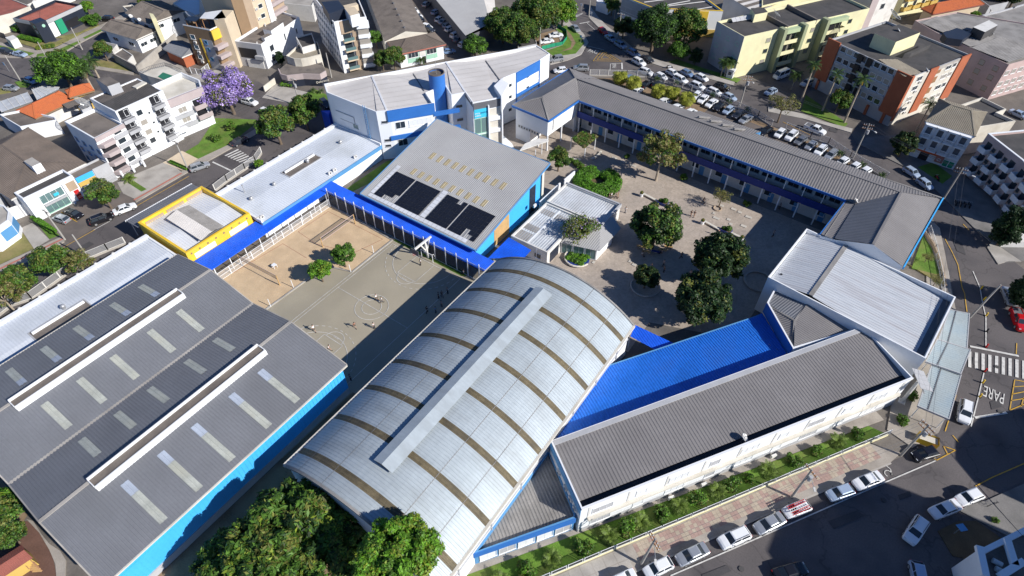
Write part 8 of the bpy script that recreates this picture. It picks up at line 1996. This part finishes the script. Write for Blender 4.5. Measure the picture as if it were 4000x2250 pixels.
mb = MB(); cw = PL('3,1 1570,905 1650,1030 1715,1180 1775,1449')
for a,b in chain(cw): mb.bar((*a,.4),(*b,.4),.3,.8)
tag(mb.build('retaining_wall',[M['brown_pale']]),'curved brown retaining wall of the corner lawn','wall')
for s,lb,h in (('0,0 930,1450 690,560','',0),): pass
a,b = PL('1,0 90,925 200,840'); mb = MB(); mb.bar((*a,.8),(*b,.8),.25,1.6); tag(mb.build('forecourt_wall',[M['offwhite']]),'cream wall between the white modern house drive and the shop forecourt','wall')
fence('gate_fence','white barred gate and fence below the brown apartments',PL('0,0 1930,740 2040,760 2110,700'),1.8,1.8,'white','mesh',(.04,.97),pr=.06)
def bench(pts,label,m='offwhite',z=.42,wd=.5):
 t = place('bench',label,'bench',(pts[0][0],pts[0][1],0),'courtyard benches'); mb = MB()
 for a,b in zip(pts[:-1],pts[1:]): mb.bar((*a,z),(*b,z),wd,.1)
 mb.build('seat',[M[m]],t); mb = MB()
 for a,b in zip(pts[:-1],pts[1:]): q = Vector(a).lerp(Vector(b),.5); d = (Vector(b) - Vector(a)).normalized() * .3; mb.bar((*(q - d),z / 2),(*(q + d),z / 2),wd * .7,z - .1)
 mb.build('pedestal',[M['concrete']],t); return t
def planter(c,r,x,y,label,kind):
 p = P(c,r,x,y)
 if kind == 'pot':
  t = place('flower_pot',label,'plant pot',(p.x,p.y,0),'white pots at the bench ends'); mb = MB(); mb.tube((p.x,p.y,0),(p.x,p.y,.75),.34,.42,12); mb.build('pot',[M['white']],t)
  me = leaf_cloud([(np.array([0,0,1.05]),.38)],260,.15,['flower_red','leaf_mid'],pick(.5,.5),2); o = link('plant',me,t); mb = MB(); mb.tube((p.x,p.y,.7),(p.x,p.y,.76),.33,.33,12); mb.build('soil',[M['hedge_soil']],t)
 else:
  t = place('planter_box',label,'planter',(p.x,p.y,0),'purple planters between the benches'); mb = MB(); mb.box(p.x - 1.1,p.y - .7,0,p.x + 1.1,p.y + .7,.6); mb.build('box',[M['blue_deep']],t); mb = MB(); mb.box(p.x - 1.0,p.y - .6,.601,p.x + 1.0,p.y + .6,.62); mb.build('soil',[M['hedge_soil']],t)
  me = leaf_cloud([(np.array([.4,.1,1.1]),.62),(np.array([-.5,0,.8]),.45),(np.array([.0,.2,.75]),.4)],1100,.17,['leaf_mid','leaf_bright','leaf_dark'],pick(.5,.3,.2),2); link('plant',me,t)
bench(PL('2,1 1320,515 1480,600'),'cream bench left of the upper purple planter'); bench(PL('2,1 1560,625 1635,665'),'cream bench right of the upper purple planter')
bench(PL('2,1 1930,790 2090,880'),'cream bench left of the lower purple planter'); bench(PL('2,1 2160,890 2290,950'),'cream bench right of the lower purple planter')
planter(2,1,1515,605,'purple planter with round bush between the upper benches','box'); planter(2,1,2150,885,'purple planter with bush between the lower benches','box')
for q,lb in (((1300,528),'white pot with red plant at the left end of the upper benches'),((1655,692),'white pot with red plant at the right end of the upper benches'),((1912,806),'white pot with red plant at the left end of the lower benches'),((2305,975),'white pot with red plant at the right end of the lower benches')): planter(2,1,*q,lb,'pot')
def zz(x,y,z=0): return tuple(P(2,0,(150 + x / 5.152) * 2.576,(500 + y / 5.152) * 2.576,z)[:2])
bench([zz(*q) for q in ((320,570),(380,620),(480,655),(615,665))],'curved cream bench left of the shade trellis',z=.4); bench([zz(*q) for q in ((820,650),(920,600),(990,540),(1020,490))],'curved cream bench right of the shade trellis',z=.4)
t = place('shade_trellis','leafy shade trellis on white posts over the curved benches','trellis',(*zz(650,420),0)); tc_ = [Vector(zz(*q,3.4)) for q in ((460,230),(620,110),(925,190),(690,390))]
for q in ((685,585),(885,430),(405,440),(790,300)): p_ = zz(*q); mb = MB(); mb.tube((*p_,0),(*p_,3.4),.1,.1,8); mb.build('post',[M['white']],t)
mb = MB()
for i in range(7): a,b = tc_[0].lerp(tc_[1],i / 6),tc_[3].lerp(tc_[2],i / 6); mb.bar((*a,3.4),(*b,3.4),.08,.12)
mb.build('slat',[M['white']],t); o_ = Vector(t['_org'])
cl = [(np.array([*(tc_[0].lerp(tc_[1],u_).lerp(tc_[3].lerp(tc_[2],u_),v_) - o_.xy),3.6]),.55) for u_ in (0,.2,.4,.6,.8,1) for v_ in (.05,.28,.5,.72,.95)]; link('foliage',leaf_cloud(cl,4200,.2,['leaf_olive','leaf_mid','leaf_tan'],pick(.4,.4,.2),8),t)
p = P(2,1,660,1150,.3); t = place('round_planter','round grassy planter with bench rim under the lilac tree','planter',(p.x,p.y,0)); mb = MB(); mb.tube((p.x,p.y,0),(p.x,p.y,.5),2.3,2.3,24); mb.build('rim_wall',[M['blue_deep']],t)
mb = MB(); mb.path([(p.x + 2.5 * math.cos(a),p.y + 2.5 * math.sin(a),.45) for a in [2.2 + i * .3 for i in range(14)]],.18,6); mb.build('bench_rim',[M['offwhite']],t); me = leaf_cloud([(np.array([x_,y_,.5]),.7) for x_ in (-1.4,-.5,.5,1.4) for y_ in (-1.2,0,1.2)],5000,.17,['leaf_bright','leaf_mid'],pick(.6,.4),4); link('grass_tuft',me,t)['kind'] = 'stuff'
for q,rr,lb in (((2,1,1340,1440),2.6,'round planter ring in the tree shade'),((2,1,2480,1390),2.6,'round pale kerb ring near the white hall')):
 p = P(*q); mb = MB(); mb.path([(p.x + rr * math.cos(a * .3),p.y + rr * math.sin(a * .3),.2) for a in range(22)],.2,6); tag(mb.build('planter_ring',[M['concrete']]),lb,'planter')
p = P(2,1,2065,655); mb = MB(); mb.path([(p.x + .8 * math.cos(a * .45),p.y + .8 * math.sin(a * .45),.15) for a in range(15)],.12,6); tag(mb.build('tree_ring',[M['brown_pale']]),'small brown ring around the nearly bare tree','planter')
for i,q in enumerate(((1290,1050),(1350,1100),(1440,1100),(1510,1080),(1570,1050))): p = P(2,1,*q); bench([(p.x - .8,p.y - .1),(p.x + .8,p.y + .3)],('first','second','third','fourth','fifth')[i] + ' short bench around the big courtyard tree, from the left','wood_pale' if i != 2 else 'blue_deep')
mb = MB()
for x,y in ((1030,145),(1120,185),(1215,220),(2055,750),(2180,765),(2200,810),(2380,740),(2330,830),(2030,700),(2230,660),(2290,690),(2110,625),(1228,1218),(1190,1185),(820,1195)):
 p = P(2,1,x,y); w_ = random.uniform(.25,.7); mb.box(p.x - w_,p.y - .35,.08,p.x + w_,p.y + .35,.125)
o = mb.build('pale_paving_patch',[M['paving_pale']]); o['kind'] = 'structure'
p = P(2,0,2190,780); t = place('guard_booth','small white guard booth on the grass edge of the road','booth',(p.x,p.y,0)); mb = MB(); mb.box(p.x - .9,p.y - .9,0,p.x + .9,p.y + .9,2.5); mb.build('wall',[M['white_old']],t); mb = MB(); mb.box(p.x - 1.1,p.y - 1.1,2.5,p.x + 1.1,p.y + 1.1,2.7); mb.build('roof',[M['roof_white']],t)
for n_ in ((0,-1),(1,0)): window(t,(p.x + n_[0] * .9,p.y + n_[1] * .9),n_,1.0,1.1,1.1)
p = P(3,3,1610,90,.6); t = place('skip','yellow and cream rubbish skip beside the street corner','skip',(p.x,p.y,0)); mb = MB(); q = [(p.x - 1.3,p.y - .9),(p.x + 1.3,p.y - .5),(p.x + 1.1,p.y + .9),(p.x - 1.5,p.y + .5)]; mb.prism(q,.1,1.2,0,False); mb.build('bin',[M['yellow']],t); mb = MB(); mb.flat(inset(ccw(q),.1),.9); mb.build('load',[M['offwhite']],t)
for i,(c,r,x,y,m) in enumerate(((3,2,2190,600,'red'),(3,2,2175,845,'red'),(3,2,2140,15,'yellow'),(3,2,2170,125,'yellow'),(3,2,2190,285,'yellow'),(3,2,2195,445,'black'),(3,2,2155,960,'yellow'),(3,2,2125,1100,'yellow'))):
 p = P(c,r,x,y); t = place('bollard','lane bollard on the white centre line, ' + ('red one before the crosswalk','red one after the crosswalk','yellow one furthest up','yellow one second from the top','yellow one third from the top','black one','yellow one above the lettering','yellow one beside the lettering')[i],'bollard',(p.x,p.y,0),'lane bollards'); mb = MB(); mb.tube((p.x,p.y,.08),(p.x,p.y,.85),.16,.12,8); mb.build('shaft',[M[m]],t); mb = MB(); mb.tube((p.x,p.y,.06),(p.x,p.y,.1),.3,.3,8); mb.build('base',[M['rubber']],t)
p = P(3,3,2240,740,.2); mb = MB()
for s in (-.55,.55):
 mb.path([(s + .33 * math.cos(a * .52),0,.36 + .33 * math.sin(a * .52)) for a in range(13)],.025,5)
t = thing('bicycle','bicycle parked on the sunlit pavement at the right','bicycle',(p.x,p.y,.2),None,.9); mb.build('wheel',[M['rubber']],t)['kind'] = 'stuff'
mb = MB(); mb.path([(-.55,0,.36),(-.15,0,.8),(.4,0,.85),(0,0,.36),(-.55,0,.36)],.025,5); mb.path([(.4,0,.85),(.55,0,.36)],.025,5); mb.path([(.4,-.25,1.0),(.4,0,.9),(.4,.25,1.0)],.025,5); mb.build('frame',[M['metal_dark']],t); mb = MB(); mb.box(-.3,-.07,.85,-.05,.07,.9); mb.build('saddle',[M['black']],t)
p = P(3,3,1945,960,2.2); t = place('street_sign','small blue diamond sign board on a post by the shaded lawn','sign',(p.x,p.y,0)); mb = MB(); mb.tube((p.x,p.y,0),(p.x,p.y,2.2),.05,.05,6); mb.build('post',[M['metal']],t); mb = MB(); mb.obox((p.x - .7,p.y - .1,2.2),(.7,-.6,0),(.7,.7,0),(0,0,.08)); mb.build('board',[M['fascia']],t)
for q,lb,m in (((2,0,1068,330),'white traffic sign on the pole by the road','white'),((2,0,800,130),'white rectangular sign at the top of the main road','white'),((2,0,702,45),'white rectangular sign near the top edge','white'),((2,0,697,365),'blue street name sign on the wedge lawn','fascia'),((0,0,45,640),'blue street name sign at the left crossing','fascia')):
 p = P(*q,2.3); t = place('street_sign',lb,'sign',(p.x,p.y,0),'street signs'); mb = MB(); mb.tube((p.x,p.y,0),(p.x,p.y,2.7),.05,.05,6); mb.build('post',[M['metal']],t); mb = MB(); mb.obox((p.x - .35,p.y - .28,2.0),(.7,.0,0),(0,.05,0),(0,0,.7)); mb.build('board',[M[m]],t)
POLES = {}
def pole(key,c,r,x,y,h,label,arms=1,lamp=0,rz=0.0,transformer=False,lean=(0,0)):
 p = P(c,r,x,y); t = place('utility_pole',label,'utility pole',(p.x,p.y,0),'utility poles along the streets'); top = Vector((p.x + lean[0],p.y + lean[1],h)); mb = MB(); mb.tube((p.x,p.y,0),tuple(top),.19,.12,10); mb.build('pole',[M['pole']],t); d = Vector((math.cos(rz),math.sin(rz),0))
 for k in range(arms):
  z = Vector((0,0,-.4 - .8 * k)); mb = MB(); mb.bar(top + z - d * 1.1,top + z + d * 1.1,.12,.12); mb.build('cross_arm',[M['wood']],t); mb = MB()
  for s in (-.95,-.5,.5,.95): mb.tube(top + z + d * s + Vector((0,0,.06)),top + z + d * s + Vector((0,0,.3)),.06,.04,6)
  mb.build('insulator',[M['white']],t)['kind'] = 'stuff'
 if lamp: e = Vector((math.cos(lamp),math.sin(lamp),0)); mb = MB(); mb.path([tuple(top + Vector((0,0,-1.4))),tuple(top + e * 1.2 + Vector((0,0,-.8))),tuple(top + e * 2.2 + Vector((0,0,-.7)))],.04,6); mb.build('lamp_arm',[M['metal']],t); mb = MB(); mb.bar(top + e * 2.1 + Vector((0,0,-.7)),top + e * 2.7 + Vector((0,0,-.66)),.26,.14); mb.build('lamp_head',[M['white_old']],t)
 if transformer: mb = MB(); mb.tube(top + Vector((.4,0,-2.4)),top + Vector((.4,0,-1.5)),.28,.28,12); mb.build('transformer',[M['grey_wall']],t)
 POLES[key] = (top,d); return t
sd = math.atan2(V_.y,V_.x)
pole('a',2,3,1290,1335,8.6,'leaning concrete pole with double wooden arm beside the white hatchback',2,5.2,sd,lean=(.4,.2)); pole('b',3,3,230,665,8.2,'pole in shade between two lit patches of the lower pavement',1,5.2,sd,True)
pole('c',3,3,1330,240,8.4,'pole with tangled wires at the yellow skip corner',2,0,sd,True); pole('d',3,1,1735,600,9.0,'pole with cross arm and street lamp rising behind the east block',2,6.0,.1)
pole('e',3,1,855,145,9.0,'pole with tangled cross arms at the lower end of the lot',2,5.6,.3,True); pole('f',2,0,2290,1070,8.4,'pole with lamps at the side street corner',2,5.6,.5,True); pole('g',1,0,445,1072,7.8,'pole with tangled cross arm on the shop forecourt',1,0,.2,True)
pole('h',0,1,655,965,7.6,'pole on the left pavement beside the driveway hedge',1,0,.1); pole('i',0,1,1895,262,7.6,'pole by the steps of the white apartments',1,0,.1); pole('j',0,0,212,820,7.4,'pale pole by the parked cars at the left crossing',0,0); pole('k',0,0,505,645,6.4,'thin pole in the middle of the left crossing street',0,0)
pole('l',2,0,772,175,8.0,'pole with yellow band at the top of the main road',0,0); pole('m',2,0,1065,395,7.8,'pole with signs beside the line of parked cars',1,0,.2); pole('n',0,0,830,500,6.5,'thin pole on the lawn strip by the corner shop',0,0); pole('o',1,0,760,780,7.0,'pole between the dark shop and the tall apartments',0,0)
pole('p',2,0,280,480,6.0,'pole at the roof edge of the dark shed under the trees',0,0); pole('q',3,2,2030,300,7.0,'leaning pole beside the furthest entrance canopy',0,0,lean=(1.0,2.2)); pole('r',0,1,890,1150,6.0,'thin lamp post at the left fence',0,0)
def wires(ka,kb,label,offs=(-.95,-.5,.5,.95)):
 (a,da),(b,db) = POLES[ka],POLES[kb]; t = place('power_line',label,'power line',tuple((a + b) / 2),'overhead wires')
 for s in offs:
  p0,p1 = a + da * s,b + db * s; pts = [tuple(p0.lerp(p1,i / 8) + Vector((0,0,-.25 - 2.4 * (i / 8) * (1 - i / 8)))) for i in range(9)]; mb = MB(); mb.path(pts,.018,4); mb.build('wire',[M['metal_dark']],t)
wires('a','b','wires from the leaning pole to the shaded pole'); wires('b','c','wires from the shaded pole to the corner pole'); wires('e','d','wires along the lower lot fence'); wires('f','e','wires along the road past the slanted row'); wires('i','h','wires over the left pavement'); wires('c','d','wires over the entrance canopies',(-.5,.5)); wires('g','i','wires from the shop forecourt to the white apartments',(-.5,.5))
POLES['z'] = (Vector((40,52,9.5)),Vector((.8,-.6,0))); wires('c','z','wires crossing the shaded road towards the lower right',(-.95,-.3,.3,.95))
p = P(2,3,2330,55,6.9); dish(p.x,p.y,6.3,.55,20,'white dish in the gutter of the street block'); p = P(0,0,1315,165,7); dish(p.x,p.y,6.5,.6,20,'small white dish on the grey-roofed white house'); p = P(3,1,890,565,9.4); dish(p.x,p.y,8.7,.55,20,'white dish where the wing roof meets the east block')
p = P(3,0,1240,220,13); dish(p.x,p.y,12.8,1.9,40,'large mesh satellite dish by the brick apartments roof room')
for q,lb in (((2,3,1930,545),'air conditioner standing in the street garden, far one'),((2,3,1600,680),'white air conditioner box in the street garden, near one'),((3,3,60,260),'white air conditioner at the wall of the street block, right part')): p = P(*q,.4); ac_unit(p.x,p.y,.25,sd + 1.57,lb)
p = P(1,3,20,610,.4)
# ---- small things on roofs and the top edge of the view
for c,r,x,y,z,lb in ((3,0,1840,350,9.8,'white dish before the dark curved tank room'),(3,0,2130,370,9.8,'white dish on the pink apartments, left of a pair'),(3,0,2178,364,9.8,'white dish on the pink apartments, right of a pair'),(3,0,2255,340,9.8,'white dish nearest the roof room of the pink apartments'),
(3,0,1310,312,15.8,'white dish on the yellow stair tower of the brick apartments'),(3,0,2235,115,7.2,'white dish on the grey roofs at the top right'),(3,0,2490,65,7.2,'white dish at the far top right corner'),(0,0,1405,205,6.2,'small white dish near the front edge of the grey-roofed house')):
 p = P(c,r,x,y,z); dish(p.x,p.y,z - .4,.6,20,lb)
for c,r,x,y,z,s,k,lb in ((0,0,870,70,3.0,1.0,'lime','yellow-green tree by the parking beyond the dark corner shop'),(0,0,965,190,2.0,.7,'round','dense bush at the pavement corner beyond the tall hedge'),(0,0,1480,20,2.5,.9,'street','dark tree behind the grey-roofed white house'),
(3,0,2080,160,2.4,.8,'lime','bright palm-like bush behind the flat concrete roofs, top right'),(3,0,2350,10,3.0,1.2,'deep','dark tree at the top right corner'),(3,0,2480,-10,3.0,1.2,'deep','second dark tree at the top right corner'),(2,0,1010,60,3.0,.9,'street','tree beside the orange kiosk at the top of the road'),
(0,0,1010,500,1.4,.7,'round','dark bush beside the low shed by the street'),(0,0,1060,560,1.6,.8,'street','green bush at the end of the stained concrete wall'),(1,0,240,580,2.2,.55,'conifer','dark narrow shrub between white modern house and curved shop'),(2,0,1120,330,2.0,.8,'deep','dark undergrowth tree left of the huge dark tree')):
 tree(k,c,r,x,y,z,lb,s,'smaller trees and bushes')
for s,z,wl,rf,nm,lb in (('0,0 320,20 540,-60 700,-120 430,-140',4.0,'white_old','fibro_grey','long_house','low house with grey fibre roof behind the red-roofed shop'),('0,0 1230,60 1290,110 1380,95 1330,45',3.0,'offwhite','slab_dark','hut','small dark-roofed hut by the grey-roofed white house'),
('1,0 160,20 560,60 610,-40 300,-160',5.0,'white_old','concrete','terrace_building','pale flat terrace between the tall brown tower and the tall white apartments'),('1,0 400,370 560,330 600,440 460,480',6.4,'white_old','slab_dark','rear_annex','shaded annex with dark roof behind the curved shop'),
('3,0 2120,-20 2230,60 2420,20 2400,-80',4.0,'grey_wall','slab_dark','low_garage','dark low garage roof in the top right corner'),('1,0 1990,-60 2010,10 2200,-20 2300,-100',4.4,'white_old','roof_cream','small_shed','small pale shed roof at the top behind the car park shed')):
 flat_building(nm,lb,'building',PL(s,z),z,wl,rf,.4,.2)
for o in bpy.data.objects:
 for k_ in ('_org','_pts'):
  if k_ in o: del o[k_]
